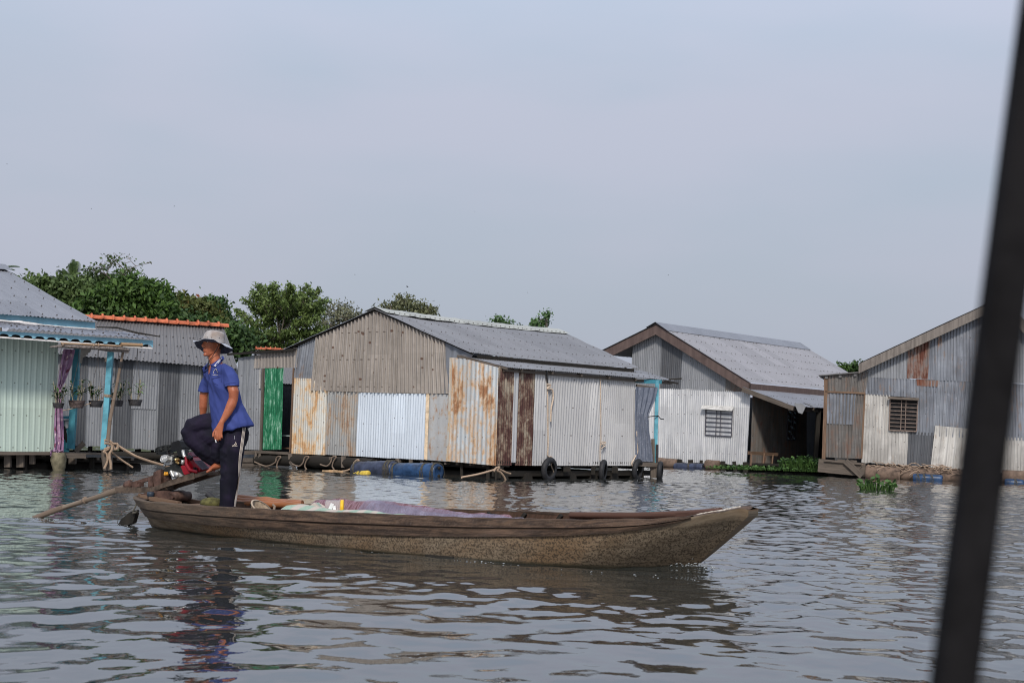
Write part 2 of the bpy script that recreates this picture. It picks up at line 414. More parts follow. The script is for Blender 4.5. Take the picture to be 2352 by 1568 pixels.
# --- the boat's waterline (world), used by the wake as well
BA = atZ(cr('P', 345, 1210)); BB = atZ(cr('P', 1530, 1303))
bx = (BB-BA); bx.z = 0; bx.normalize(); by = V((-bx.y, bx.x, 0))     # by points to the far side
def field(n, cell, lo, hi, p, seed, aniso=(1, 1)):
    rs = np.random.RandomState(seed)
    k = np.fft.fftfreq(n, cell); kx, ky = np.meshgrid(k, k)
    kk = np.sqrt((kx*aniso[0])**2 + (ky*aniso[1])**2) + 1e-9
    amp = kk**(-p) * np.exp(-(1/(kk*lo))**4*0) * (kk > 1/hi) * np.exp(-(kk*lo)**2)
    amp[0, 0] = 0
    f = np.fft.ifft2(amp*(rs.normal(size=(n, n)) + 1j*rs.normal(size=(n, n)))).real
    sx_ = np.gradient(f, cell, axis=1); sy_ = np.gradient(f, cell, axis=0)
    return f/np.sqrt((sx_**2+sy_**2).mean())
def sample(f, cell, x, y):
    n = f.shape[0]; u = (x/cell) % n; v = (y/cell) % n
    i = np.floor(u).astype(int); j = np.floor(v).astype(int); a = u-i; b = v-j
    i %= n; j %= n; i1 = (i+1) % n; j1 = (j+1) % n
    return (f[j, i]*(1-a)*(1-b) + f[j, i1]*a*(1-b) + f[j1, i]*(1-a)*b + f[j1, i1]*a*b)
CE = .03
fa = field(1024, CE, .10, .85, 2.3, 1)          # glassy swell cells
fb = field(1024, CE, .075, .8, 2.3, 2)            # ripples
fc = field(1024, CE, .055, .35, 2.0, 3)           # fine chop
def sstep(x, a, b):
    t = np.clip((x-a)/(b-a), 0, 1); return t*t*(3-2*t)
rows = np.concatenate([np.arange(4.2, 14, .022), np.arange(14, 34, .034), np.geomspace(34.03, 60, 220), np.geomspace(60.4, 2600, 60)])
cols = np.linspace(-1, 1, 1001)
YY, CC = np.meshgrid(rows, cols, indexing='ij')
XX = CC*(YY*.46 + 1.6)
big = YY > 60
XX = np.where(big, CC*(YY*1.2 + 0) , XX)
near = sstep(XX + .12*(YY-12) + 2.2*sample(fa, CE*3, XX*.6, YY*.6), -1.5, 2.5)     # the right is choppier
pat = np.clip(.5 + 3.0*sample(fa, CE*5, XX+3, YY+11), 0, 1)
h = .030*sample(fa, CE, XX*1.15+.15*YY, YY*.95) + .012*sample(fa, CE*2.2, XX*1.1+9, YY+3) + (.021+.034*near*(.25+.75*pat)+.014*pat*pat)*sample(fb, CE, XX*1.15-.15*YY, YY*.85+4) + (.008+.036*near*(.4+.6*pat))*sample(fc, CE, XX*1.05+7, YY*.85+2)
far_ = sstep(YY, 17, 26)
h += far_*.028*sample(fb, CE, XX*.8+5, YY*1.0+9) + far_*.02*sample(fc, CE, XX*.7, YY*1.1)
# wake of the boat: crests that run off the bow and stern at the Kelvin angle
rx = XX - BB.x; ry = YY - BB.y
sB = rx*bx.x + ry*bx.y; nB = rx*by.x + ry*by.y
side = -nB            # distance towards the camera
for (s0, ang, amp, wl, fall) in ((.25, 19.5, .018, .42, 2.6), (-1.3, 17, .009, .3, 2.2), (-4.9, 19, .013, .36, 2.5)):
    a = math.radians(ang)
    q = (sB - s0)*math.sin(a) + side*math.cos(a)      # distance across the crest line
    l = -(sB - s0)*math.cos(a) + side*math.sin(a)
    e = np.exp(-(q/(wl*1.3))**2)*sstep(l, 0, .4)*np.exp(-np.clip(l, 0, 99)/fall/1.4)
    h += amp*np.cos(q*2*math.pi/wl)*e*np.where(side > -.2, 1, 0)
bow = np.exp(-((sB-.30)**2/.08 + (side-.03)**2/.02)); h += .034*bow + .05*np.exp(-((sB-.35)**2/.10 + (side-.02)**2/.02))*sample(fc, CE, XX*2.0, YY*2.0)
churn = np.exp(-(((XX+4.2)/.9)**2 + ((YY-14.85)/.35)**2)); h += .11*churn*sample(fc, CE, XX*1.2, YY*1.2)
h *= 1-sstep(YY, 60, 90)
wv = np.stack([XX, YY, h], -1).reshape(-1, 3); nr_, nc_ = XX.shape
idx = np.arange(nr_*nc_).reshape(nr_, nc_)
fq = np.stack([idx[:-1, :-1], idx[:-1, 1:], idx[1:, 1:], idx[1:, :-1]], -1).reshape(-1, 4)
wme = bpy.data.meshes.new('river_water'); wme.vertices.add(len(wv)); wme.vertices.foreach_set('co', wv.ravel())
wme.loops.add(fq.size); wme.loops.foreach_set('vertex_index', fq.ravel().astype(np.int32))
wme.polygons.add(len(fq)); wme.polygons.foreach_set('loop_start', (np.arange(len(fq))*4).astype(np.int32))
wme.polygons.foreach_set('use_smooth', np.ones(len(fq), dtype=bool)); wme.update(); wme.validate()
t = NT('river_water')
co = t.coord('Object', (1, 1, 1))
n1 = t.noise(t.coord('Object', (1.0, .8, 1)), 9, 3, .5); n2 = t.noise(co, .5, 3, .5)
t.bump(n1, .12, .010)
colw = t.mix(n2, (.027,.028,.025), (.021,.025,.024))
M['water'] = t.done(colw, .02, 0, .5)
t.b.inputs['IOR'].default_value = 2.3
wme.materials.append(M['water'])
wo = bpy.data.objects.new('river', wme); COL.objects.link(wo); wo['kind'] = 'structure'
# water all round the near part (beside and behind the camera), 2 cm lower so it never cuts the waves
mb = MB(); S_ = 2600
mb.add([(-S_,-S_,-.06),(S_,-S_,-.06),(S_,S_,-.06),(-S_,S_,-.06)], [(0,1,2,3)])
o = mb.build('river_surroundings', M['water']); o['kind'] = 'structure'
# low green bank behind the floating houses
mb = MB(); nx, ny = 120, 26; vs = []
for j in range(ny):
    for i in range(nx):
        x = -90 + 190*i/(nx-1); y = 56 + 70*(j/(ny-1))**1.6
        z = -.5 + 1.4*min(1, (y-56)/5) + .35*noise.noise(V((x*.2, y*.2, 0))) + .15*noise.noise(V((x, y, 3)))
        vs.append((x, y, z))
mb.add(vs, [(j*nx+i, j*nx+i+1, (j+1)*nx+i+1, (j+1)*nx+i) for j in range(ny-1) for i in range(nx-1)], None, 0, True)
M['bank'] = plain('muddy_grass_bank', (.05,.06,.028), .95, 0, .5, 1.2, 1.0)
o = mb.build('riverbank', M['bank']); o['kind'] = 'structure'
# ------------------------------------------------------------------ sheet-metal builders
def poly_interp(pl, f):
    s = pl[0][0] + (pl[-1][0]-pl[0][0])*f
    for (a, za), (b, zb) in zip(pl[:-1], pl[1:]):
        if (a-1e-9 <= s <= b+1e-9) or (b-1e-9 <= s <= a+1e-9):
            k = 0 if a == b else (s-a)/(b-a); return s, za+(zb-za)*k
    return pl[-1]
def profile(kind, x, pitch, amp):
    q = (x/pitch) % 1
    if kind == 'sine': return amp*math.sin(2*math.pi*q)
    if kind == 'trap':
        if q < .22: return amp
        if q < .30: return amp*(1-(q-.22)/.08*2)
        if q < .92: return -amp
        return amp*(-1+(q-.92)/.08*2)
    return 0
def panel(house, pln, k, top, bot, mat, pitch=.076, amp=.013, off=0.0, kind='sine', name='wall_panel', rough=.004, label=None, ragged=0.0, dents=0, extra=None):
    T = [pln.sz(cr(k, *p)) for p in top]; B = [pln.sz(cr(k, *p)) for p in bot]
    Wd = abs(B[-1][0]-B[0][0]); step = pitch/8 if kind == 'sine' else pitch/12
    n = max(2, int(Wd/step)); rows = 7
    uo = random.random()*40; vo = random.random()*40; mb = MB(); vs = []; uv = []
    seed = random.random()*50
    dl = [(random.random()*Wd, random.random()*.45, .05+.10*random.random(), random.uniform(-.028, .028)) for _ in range(dents)]
    for i in range(n+1):
        f = i/n; s0, z0 = poly_interp(B, f); s1, z1 = poly_interp(T, f)
        if ragged: z0 += ragged*(noise.noise(V((s0*2.3, seed, 0)))*1.2+noise.noise(V((s0*9, seed, 5)))*.6)
        x = f*Wd
        a2 = amp*(1+.25*noise.noise(V((x*1.3, seed, 9))))
        for j in range(rows):
            g = j/(rows-1); s = s0+(s1-s0)*g; z = z0+(z1-z0)*g
            o = profile(kind, x+.012*noise.noise(V((z*1.5, x*2, seed))), pitch, a2) + rough*noise.noise(V((x*1.1, z*1.7, seed)))*2
            for dx, dz, r, a in dl:
                o += a*math.exp(-((x-dx)/r)**2-((g-dz)/.08)**2)
            vs.append(pln.P(s, z, off+.012+o)); uv.append((x+uo, z+vo))
    fs = [(i*rows+j, (i+1)*rows+j, (i+1)*rows+j+1, i*rows+j+1) for i in range(n) for j in range(rows-1)]
    mb.add(vs, fs, uv, 0, True)
    if extra:
        for c in extra: mb.box(c, (.02,.014,.02), None, 1)
    o = mb.build(name, [mat, M['bolt']], house)
    if label: o['label'] = label
    return o
def roof(house, e0, e1, r1, r0, mats, pitch=.076, amp=.011, name='roof', bolts=(), bstep=3, sag=0.0, kind='sine', wav=.006, thick=.0, breaks=(), bs=.015):
    """sheet roof from eave e0-e1 up to r0-r1; corrugations run up the slope"""
    e0, e1, r1, r0 = map(V, (e0, e1, r1, r0)); Wd = (e1-e0).length
    n = max(2, int(Wd/(pitch/6))); rows = 9
    nr = (e1-e0).cross(r0-e0).normalized()
    if nr.z < 0: nr = -nr
    mb = MB(); vs = []; uv = []; seed = random.random()*30; uo = seed
    def pt(f, g):
        p = (e0+(e1-e0)*f)*(1-g) + (r0+(r1-r0)*f)*g
        x = f*Wd; o = profile(kind, x, pitch, amp) + wav*noise.noise(V((x*1.2, g*5, seed)))*2
        for b in breaks: o += .010*(1 if g < b else 0)
        return p + nr*o + V((0, 0, -sag*math.sin(math.pi*min(1, f*1.0))*1.0))
    for i in range(n+1):
        ec = .006*noise.noise(V((i*.37, seed, 1)))
        for j in range(rows):
            vs.append(pt(i/n, j/(rows-1)+(ec if j == 0 else 0))); uv.append((i/n*Wd+uo, j/(rows-1)*(r0-e0).length+uo))
    fs = [(i*rows+j, (i+1)*rows+j, (i+1)*rows+j+1, i*rows+j+1) for i in range(n) for j in range(rows-1)]
    mb.add(vs, fs, uv, 0, True)
    npk = int(Wd/pitch)
    for g in bolts:
        for kx in range(1, npk, bstep):
            x = (kx+.25)*pitch + random.choice((0, 0, pitch)) ; gg = g+.006*random.uniform(-1, 1)
            c = pt(min(1, x/Wd), gg)+nr*.004
            q = [c + (e1-e0).normalized()*math.cos(a)*bs + (r0-e0).normalized()*math.sin(a)*bs for a in [i*math.pi/3 for i in range(6)]]
            mb.add(q+[c+nr*bs*1.3], [(i, (i+1) % 6, 6) for i in range(6)], None, 1)
    return mb.build(name, mats, house)
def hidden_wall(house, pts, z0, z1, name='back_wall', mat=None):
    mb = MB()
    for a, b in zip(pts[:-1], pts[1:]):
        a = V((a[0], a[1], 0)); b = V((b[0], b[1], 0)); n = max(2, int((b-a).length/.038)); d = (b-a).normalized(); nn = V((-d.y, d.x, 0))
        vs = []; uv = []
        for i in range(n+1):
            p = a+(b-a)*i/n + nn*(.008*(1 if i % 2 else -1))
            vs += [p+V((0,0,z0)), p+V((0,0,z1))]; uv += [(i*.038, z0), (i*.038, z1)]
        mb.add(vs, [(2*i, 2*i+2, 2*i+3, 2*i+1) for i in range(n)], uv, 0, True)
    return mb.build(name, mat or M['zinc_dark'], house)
def strip(pln, k, pts, w, off=0.0, thick=.03, house=None, name='trim', mat=None, label=None):
    """a board following pixel points on a wall plane"""
    mb = MB(); P = [pln.P(*pln.sz(cr(k, *p)), off) for p in pts]
    for a, b in zip(P[:-1], P[1:]): mb.beam(a, b, thick, w, 0, V((0,0,1)))
    return mb.build(name, mat, house)
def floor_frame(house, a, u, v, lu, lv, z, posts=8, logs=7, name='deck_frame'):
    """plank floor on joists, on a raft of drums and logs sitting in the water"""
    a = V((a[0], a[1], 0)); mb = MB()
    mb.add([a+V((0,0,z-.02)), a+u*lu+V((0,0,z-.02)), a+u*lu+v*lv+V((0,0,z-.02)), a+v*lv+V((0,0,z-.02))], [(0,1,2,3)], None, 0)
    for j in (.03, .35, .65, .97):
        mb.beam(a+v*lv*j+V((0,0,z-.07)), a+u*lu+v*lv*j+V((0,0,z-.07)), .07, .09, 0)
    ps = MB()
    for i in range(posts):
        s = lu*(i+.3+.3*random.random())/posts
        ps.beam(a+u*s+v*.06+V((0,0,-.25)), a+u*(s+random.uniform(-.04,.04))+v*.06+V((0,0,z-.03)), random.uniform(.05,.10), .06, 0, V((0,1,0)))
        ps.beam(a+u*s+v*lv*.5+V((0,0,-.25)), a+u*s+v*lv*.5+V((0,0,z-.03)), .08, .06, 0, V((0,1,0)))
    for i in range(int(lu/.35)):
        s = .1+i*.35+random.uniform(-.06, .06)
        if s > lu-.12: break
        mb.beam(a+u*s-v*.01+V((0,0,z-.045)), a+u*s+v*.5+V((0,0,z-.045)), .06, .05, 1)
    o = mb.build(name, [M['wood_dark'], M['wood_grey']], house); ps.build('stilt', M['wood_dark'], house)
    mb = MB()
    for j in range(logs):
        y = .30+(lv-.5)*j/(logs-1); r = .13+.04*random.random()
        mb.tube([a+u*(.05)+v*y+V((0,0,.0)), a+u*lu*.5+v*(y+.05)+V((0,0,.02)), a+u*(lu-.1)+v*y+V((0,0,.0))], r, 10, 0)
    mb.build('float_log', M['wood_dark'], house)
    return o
def logbeam(house, pln, k, pts, r, off, mat, name='float_log', label=None):
    mb = MB(); P = [pln.P(*pln.sz(cr(k, *p)), off) for p in pts]
    P2 = []
    for a, b in zip(P[:-1], P[1:]):
        for i in range(6): P2.append(a+(b-a)*i/6)
    P2.append(P[-1])
    mb.tube(P2, [r*(1+.18*noise.noise(V((i*.8, pts[0][0], 0)))) for i in range(len(P2))], 10, 0)
    o = mb.build(name, mat, house)
    if label: o['label'] = label
    return o
def rope(name, pts, r, mat, label, parent=None, group=None, cat='rope', seg=6, wob=0.0):
    """smooth rope through points"""
    P = [V(p) for p in pts]; out = []
    for i in range(len(P)-1):
        p0 = P[max(0, i-1)]; p1 = P[i]; p2 = P[i+1]; p3 = P[min(len(P)-1, i+2)]
        for t_ in [j/7 for j in range(7)]:
            out.append(.5*((2*p1)+(p2-p0)*t_+(2*p0-5*p1+4*p2-p3)*t_**2+(3*p1-p0-3*p2+p3)*t_**3))
    out.append(P[-1])
    mb = MB(); mb.tube(out, r, seg, 0)
    if parent: return mb.build(name, mat, parent)
    o = mb.build(name, mat, None, P[0]); tag(o, label, cat, group); return o

# ================================================================== house 3: rusted patchwork house in the middle
C3 = atY((1140, 1100), 31.6)
g3 = V((-.769, .639, 0)); s3 = V((.639, .769, 0))
G3 = Plane(C3, g3); S3 = Plane(C3, s3)
H3 = thing('patchwork_metal_house', 'long floating house of rusted patchwork sheet metal with a narrow green door', 'house', (C3.x, C3.y, 0))
X = lambda *a: list(a)
# lower row of the gable
panel(H3, G3, 'D', X((350,708),(488,712),(612,812)), X((328,1300),(596,1312)), M['rust_cream'], off=.006, label='cream sheet stained with orange rust')
panel(H3, G3, 'D', X((612,812),(857,820)), X((592,1308),(838,1322)), M['grey_rust'], off=.002, label='grey sheet with brown rust streaks')
panel(H3, G3, 'D', X((855,822),(1130,828)), X((835,1320),(1112,1338)), M['paleblue'], off=.010, label='pale blue sheet')
panel(H3, G3, 'D', X((1130,828),(1392,832)), X((1110,1335),(1370,1350)), M['paleblue'], off=.004)
panel(H3, G3, 'D', X((1388,832),(1415,834)), X((1366,1345),(1395,1352)), plain('yellowish_flashing', (.62,.48,.33), .7), off=.016, kind='flat', name='flashing')
panel(H3, G3, 'D', X((1412,832),(1560,836)), X((1392,1350),(1550,1362)), M['patch_rust'], off=.002, pitch=.3, amp=.004, label='grey sheet with red rust patches')
# upper gable
panel(H3, G3, 'D', X((378,462),(540,383)), X((345,716),(492,724)), M['zinc_blue'], off=.004)
panel(H3, G3, 'D', X((532,388),(1003,176),(1185,262)), X((492,806),(1170,829)), M['taupe'], pitch=.122, amp=.030, off=.034, kind='trap', label='brownish ribbed sheet with rusty screw holes')
panel(H3, G3, 'D', X((1180,258),(1535,412)), X((1165,826),(1560,832)), M['taupe'], pitch=.122, amp=.030, off=.028, kind='trap')
panel(H3, G3, 'D', X((1530,408),(1760,512)), X((1525,832),(1585,832)), M['zinc_blue'], off=.002)
strip(G3, 'D', [(536,390),(524,520),(496,806)], .05, .03, .01, H3, 'corner_flashing', M['white_cream'])
# lean-to end (the rusted blue sheets) and its long side
L3 = G3.shift(.04)
panel(H3, L3, 'E', X((125,402),(250,412),(552,492)), X((95,1330),(530,1370)), M['rust_blue'], off=.004, pitch=.12, amp=.010, label='pale blue sheet heavily stained with orange rust')
strip(L3, 'E', [(128,405),(118,880),(95,1330)], .06, .03, .02, H3, 'corner_flashing', M['rust_cream'])
panel(H3, S3, 'E', X((546,484),(680,486)), X((525,1366),(655,1368)), M['dark_rust'], off=.002, label='sheet with flaking maroon rust')
panel(H3, S3, 'E', X((678,484),(718,488)), X((653,1340),(690,1342)), M['zinc_light'], off=.018, pitch=.1)
panel(H3, S3, 'E', X((716,488),(872,500)), X((688,1368),(842,1369)), M['dark_rust'], off=.004, label='sheet with flaking maroon rust')
panel(H3, S3, 'E', X((870,500),(1440,548)), X((840,1369),(1375,1370)), M['zinc_light'], off=.010, pitch=.088, amp=.025, label='clean light grey corrugated sheet')
panel(H3, S3, 'E', X((1438,548),(1762,578)), X((1373,1370),(1755,1370)), M['zinc_light'], off=.004, pitch=.088, amp=.025)
# main roof: ridge runs along s3
pk = G3.P(*G3.sz(cr('D', 1003, 168))); 
eL = G3.P(*G3.sz(cr('D', 262, 497)))
eR = G3.P(*G3.sz(cr('E', 330, 362)))
rg = along(pk, s3, 1283); eR2 = along(eR, s3, 1468); eL2 = eL + s3*(rg-pk).length
ov = -s3*.12
roof(H3, eR+ov, eR2, rg, pk+ov, [M['roof_grey'], M['bolt']], bolts=(.06,.27,.50,.73,.9), name='roof', sag=.04, wav=.012)
roof(H3, eL2, eL+ov, pk+ov, rg, [M['roof_grey'], M['bolt']], bolts=(.1,), name='roof', sag=.03)
# pale ridge cap
mb = MB(); nn = 60; vs = []
slR = (eR-pk).normalized(); slL = (eL-pk).normalized()
for i in range(nn+1):
    p = pk+ov + (rg-pk-ov)*(i/nn) + V((0,0,.035 + .012*noise.noise(V((i*.3,0,0))) - .04*math.sin(math.pi*i/nn) + .008*((i % 8) < 1)))
    vs += [p+slL*.32, p, p+slR*.20+V((0,0,.003)), p+slR*.42+V((0,0,-.005+.006*math.sin(i*1.1)))]
mb.add(vs, [(4*i+j, 4*i+j+1, 4*i+j+5, 4*i+j+4) for i in range(nn) for j in range(3)], None, 0, True)
for i in range(3, nn*2-2, 3):
    p = pk+ov+(rg-pk-ov)*(i/nn/2)+slR*.33+V((0,0,.045-.04*math.sin(math.pi*i/nn/2)))
    mb.box(p, (.025,.025,.014), None, 1)
mb.build('ridge_cap', [M['ridge_pale'], M['bolt']], H3)
# verge boards along the gable
mb = MB(); mb.beam(eL+G3.n*.06+V((0,0,-.02)), pk+G3.n*.06+V((0,0,-.03)), .05, .035); mb.beam(pk+G3.n*.06+V((0,0,-.03)), eR+G3.n*.06+V((0,0,-.02)), .05, .03)
mb.build('verge_board', M['wood_dark'], H3)
# lean-to roof
lr0 = G3.P(*G3.sz(cr('E', 195, 378)), .05); le0 = S3.P(*S3.sz(cr('E', 575, 488)), .16)
le1 = along(le0, s3, cr('E', 2120, 0)[0]); lr1 = along(lr0, s3, cr('E', 1830, 0)[0])
roof(H3, le0, le1, lr1, lr0, [M['roof_grey'], M['bolt']], bolts=(.2,.6), name='lean_to_roof', bs=.016)
mb = MB(); mb.beam(lr0+V((0,0,-.03)), le0+V((0,0,-.035)), .05, .05); mb.beam(le0+V((0,0,-.06))-S3.n*.1, le1+V((0,0,-.06))-S3.n*.1, .05, .06)
for i in range(6):
    p = le0+(le1-le0)*((i+.5)/6)-S3.n*.02+V((0,0,-.05)); mb.beam(p, p-S3.n*.9+V((0,0,.2)), .05, .05)
mb.build('rafter', M['wood_grey'], H3)
# dark gap between the roofs: purlin posts
mb = MB()
for i in range(7):
    p = lr0 + (lr1-lr0)*((i+.3)/7); mb.beam(p+V((0,0,-.05)), p+V((0,0,.10)), .05, .05, 0, V((0,1,0)))
mb.build('strut', M['wood_grey'], H3)
# hidden walls so the inside stays dark
a0 = G3.P(G3.sz(cr('D',330,1300))[0], 0); a1 = a0+s3*7.6; b0 = C3.copy(); b0.z = 0
e0_ = G3.P(G3.sz(cr('E',330,362))[0], 0, -.08)
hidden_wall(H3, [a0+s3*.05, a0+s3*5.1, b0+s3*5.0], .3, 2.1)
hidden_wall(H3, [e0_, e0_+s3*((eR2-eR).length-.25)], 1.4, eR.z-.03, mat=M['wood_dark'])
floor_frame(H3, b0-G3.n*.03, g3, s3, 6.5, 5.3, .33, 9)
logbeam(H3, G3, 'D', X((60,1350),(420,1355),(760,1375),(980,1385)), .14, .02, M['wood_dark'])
mb = MB()
for (x, y0, y1, wd) in ((762,1320,1410,.10),(346,1300,1345,.10),(1185,1340,1380,.09),(660,1325,1350,.07),(1290,1345,1372,.08)):
    a = G3.P(*G3.sz(cr('D', x, y0)), .12); b = G3.P(*G3.sz(cr('D', x, y1)), .12); mb.beam(a, b, wd, .05, 0, V((0,1,0)))
mb.beam(G3.P(*G3.sz(cr('D',325,1340)), .1), G3.P(*G3.sz(cr('D',405,1425)), .2), .05, .07)
mb.build('stilt', M['wood_grey'], H3)
mb = MB()
for (x, y0, y1, wd) in ((540,1370,1480,.09),(1150,1378,1425,.16),(1385,1378,1450,.09),(1580,1378,1435,.14),(1820,1345,1480,.10),(515,1372,1490,.05)):
    a = S3.P(*S3.sz(cr('E', x, y0)), .03); b = S3.P(*S3.sz(cr('E', x, y1)), .03); mb.beam(a, b, wd, .06, 0, V((0,1,0)))
mb.beam(S3.P(0,.36,-.02), S3.P(5.9,.36,-.02), .06, .05); mb.beam(S3.P(0,.12,-.1), S3.P(5.9,.12,-.1), .06, .12)
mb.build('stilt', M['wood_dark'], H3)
# annex with the green door
panel(H3, G3, 'B', X((592,380),(640,372),(722,362)), X((590,1070),(640,1073)), M['zinc'], off=.006, pitch=.09)
panel(H3, G3, 'B', X((636,375),(722,365),(765,465),(790,465)), X((638,1072),(774,1076)), M['zinc'], off=.002, pitch=.085)
panel(H3, G3, 'D', X((45,535),(375,470)), X((40,633),(378,628)), M['taupe'], off=.022, pitch=.12, amp=.010, kind='trap', label='brownish ribbed sheet over the door')
aa = G3.P(*G3.sz(cr('M', 1040, 690)), .12); ab = G3.P(*G3.sz(cr('D', 375, 480)), .12)
mb = MB(); mb.add([aa, ab, ab+s3*1.6+V((0,0,.05)), aa+s3*1.6+V((0,0,.05))], [(0,1,2,3)], None, 0)
mb.beam(aa+V((0,0,-.03)), ab+V((0,0,-.03)), .04, .05, 1)
mb.build('lean_to_roof', [M['roof_grey2'], M['wood_dark']], H3)
dr = panel(H3, G3, 'D', X((125,630),(268,628)), X((104,1270),(250,1268)), M['green_door'], off=.01, pitch=.07, amp=.008, name='door', label='green painted corrugated door')
strip(G3, 'D', [(112,634),(92,1275)], .06, .03, .04, H3, 'door_frame', M['wood_grey'])
strip(G3, 'D', [(350,630),(322,1290)], .03, .03, .04, H3, 'door_frame', M['wood_brown'])
strip(G3, 'D', [(92,640),(88,790)], .05, .05, .01, H3, 'flashing', M['white_cream'])
strip(G3, 'D', [(60,1285),(330,1300)], .06, .03, .2, H3, 'door_sill', M['wood_grey'])
d0 = G3.P(G3.sz(cr('D', -60, 1275))[0], 0)
hidden_wall(H3, [d0, d0+s3*3.0, a0+s3*3.0], .3, 1.95)
mb = MB(); q0 = G3.P(G3.sz(cr('D',340,1150))[0], .75, -.6); mb.beam(q0, q0+g3*1.1, .4, .03); mb.beam(q0+V((0,0,-.3)), q0+g3*1.1+V((0,0,-.3)), .3, .03, 1)
mb.build('shelf', [plain('pale_shelf_board', (.3,.36,.36)), M['wood_brown']], H3)
mb = MB()
for (x0, y0, x1, y1, w_, d_) in ((-370,1345,120,1352,.10,.10),(-300,1300,90,1290,.09,.05),(-260,1378,110,1380,.12,.04),(-60,1290,-40,1400,.10,.05),(70,1280,66,1350,.14,.06),(100,1300,92,1400,.12,.06)):
    mb.beam(G3.P(*G3.sz(cr('D', x0, y0)), .08), G3.P(*G3.sz(cr('D', x1, y1)), .08), d_, w_, 0, V((0,1,0)) if abs(x1-x0) < 40 else V((0,0,1)))
mb.beam(G3.P(0,0,-.5)+g3*6.3+V((0,0,.3)), G3.P(0,0,-.5)+g3*8.6+V((0,0,.3)), 1.0, .05)
mb.build('plank', M['wood_grey'], H3)
# porch at the far end: blue post, curtain rail
pb = S3.P(*S3.sz(cr('E', 1952, 1345))); 
ENDP = Plane(S3.P(*S3.sz(cr('E',1757,1370))), V((.86,.5,0)))
p0 = ENDP.P(*ENDP.sz(cr('E', 1950, 1345))); p1 = ENDP.P(*ENDP.sz(cr('E', 1968, 604)))
mb = MB(); mb.beam(p0, p1, .085, .085, 0, V((0,1,0))); mb.build('post', plain('turquoise_post', (.085,.27,.34), .55, 0, .25, 5), H3)
mb = MB(); mb.beam(ENDP.P(*ENDP.sz(cr('E',1775,612)), -.03), p1+V((0,0,-.04))+ENDP.d*.12, .05, .09); mb.build('beam', M['teal'], H3)
mb = MB(); mb.beam(ENDP.P(*ENDP.sz(cr('E',1772,652)), .05), ENDP.P(*ENDP.sz(cr('E',1955,682)), .05), .05, .06); mb.beam(ENDP.P(*ENDP.sz(cr('E',1926,1130)), .02), ENDP.P(*ENDP.sz(cr('E',1926,1345)), .02), .08, .05, 0, V((0,1,0)))
mb.beam(ENDP.P(*ENDP.sz(cr('E',1760,1355)), .06), ENDP.P(*ENDP.sz(cr('E',1960,1362)), .06), .12, .10)
mb.beam(ENDP.P(*ENDP.sz(cr('E',1935,1360)), .0), ENDP.P(*ENDP.sz(cr('E',1935,1480)), .0), .15, .15, 0, V((0,1,0)))
mb.build('railing_board', M['wood_grey'], H3)
mb = MB(); mb.beam(ENDP.P(*ENDP.sz(cr('E',1954,1180)), .06), ENDP.P(*ENDP.sz(cr('E',1952,1350)), .06), .06, .06, 0, V((0,1,0)))
mb.tube([ENDP.P(*ENDP.sz(cr('E',1865,932)), .1), ENDP.P(*ENDP.sz(cr('E',1960,922)), .07), ENDP.P(*ENDP.sz(cr('E',1985,952)), .07), ENDP.P(*ENDP.sz(cr('E',2012,953)), .07)], .012, 5)
mb.build('tie_cord', M['rubber'], H3)
mb = MB()   # torn roof scraps at the corner
for (x, y, dx, dy) in ((2010,608,90,28),(2050,600,80,-8),(2040,620,60,14)):
    a = ENDP.P(*ENDP.sz(cr('E', x, y)), .1); b = ENDP.P(*ENDP.sz(cr('E', x+dx, y+dy)), .25); mb.beam(a, b, .12, .03)
mb.build('torn_sheet', M['wood_dark'], H3)

def cloth(name, mat, label, cat, pln, k, left, right, off, waves=6, depth=.04, n=40, rows=36, seedv=0, uw=.9):
    """hanging cloth between two pixel-traced edges on a plane, with folds"""
    Lf = [pln.sz(cr(k, *p)) for p in left]; Rt = [pln.sz(cr(k, *p)) for p in right]
    def along_(pl, f):
        q = f*(len(pl)-1); i = min(int(q), len(pl)-2); a = q-i
        return (pl[i][0]*(1-a)+pl[i+1][0]*a, pl[i][1]*(1-a)+pl[i+1][1]*a)
    mb = MB(); vs = []; uv = []
    for j in range(rows+1):
        g = j/rows; a = along_(Lf, g); b = along_(Rt, g)
        for i in range(n+1):
            f = i/n; s = a[0]+(b[0]-a[0])*f; z = a[1]+(b[1]-a[1])*f
            w_ = math.sin(f*waves*2*math.pi + 1.6*noise.noise(V((g*2.2, seedv, 0))) + 1.2*noise.noise(V((f*3, g*3, seedv))))
            vs.append(pln.P(s, z, off+depth*w_*(.6+.4*g))); uv.append((f*uw, g*2))
    mb.add(vs, [(j*(n+1)+i, j*(n+1)+i+1, (j+1)*(n+1)+i+1, (j+1)*(n+1)+i) for j in range(rows) for i in range(n)], uv, 0, True)
    o = mb.build(name, mat, None, vs[n//2]); tag(o, label, cat); return o
t = NT('grey_blue_patterned_cloth'); vo = t.n('ShaderNodeTexVoronoi', i_Scale=16.0); t.L(t.coord('UV', (1,1,1)), vo.inputs['Vector'])
nz_ = t.noise(t.coord('UV', (3,1,1)), 3, 4)
c = t.mix(t.ramp(nz_, .35, .65), (.085,.10,.135), (.135,.15,.19)); c = t.mix(t.math('MULTIPLY', t.ramp(vo.outputs['Distance'], .10, .28, True), .5), c, (.33,.34,.38))
M['cloth_grey'] = t.done(c, .8)
cloth('curtain', M['cloth_grey'], 'grey-blue patterned cloth curtain hanging by a turquoise post', 'curtain', ENDP, 'E',
      [(1752,665),(1746,790),(1744,930),(1748,1050),(1750,1150),(1748,1330)], [(1952,672),(1925,790),(1868,925),(1880,1060),(1895,1180),(1910,1335)], .10, 4, .03, seedv=3)

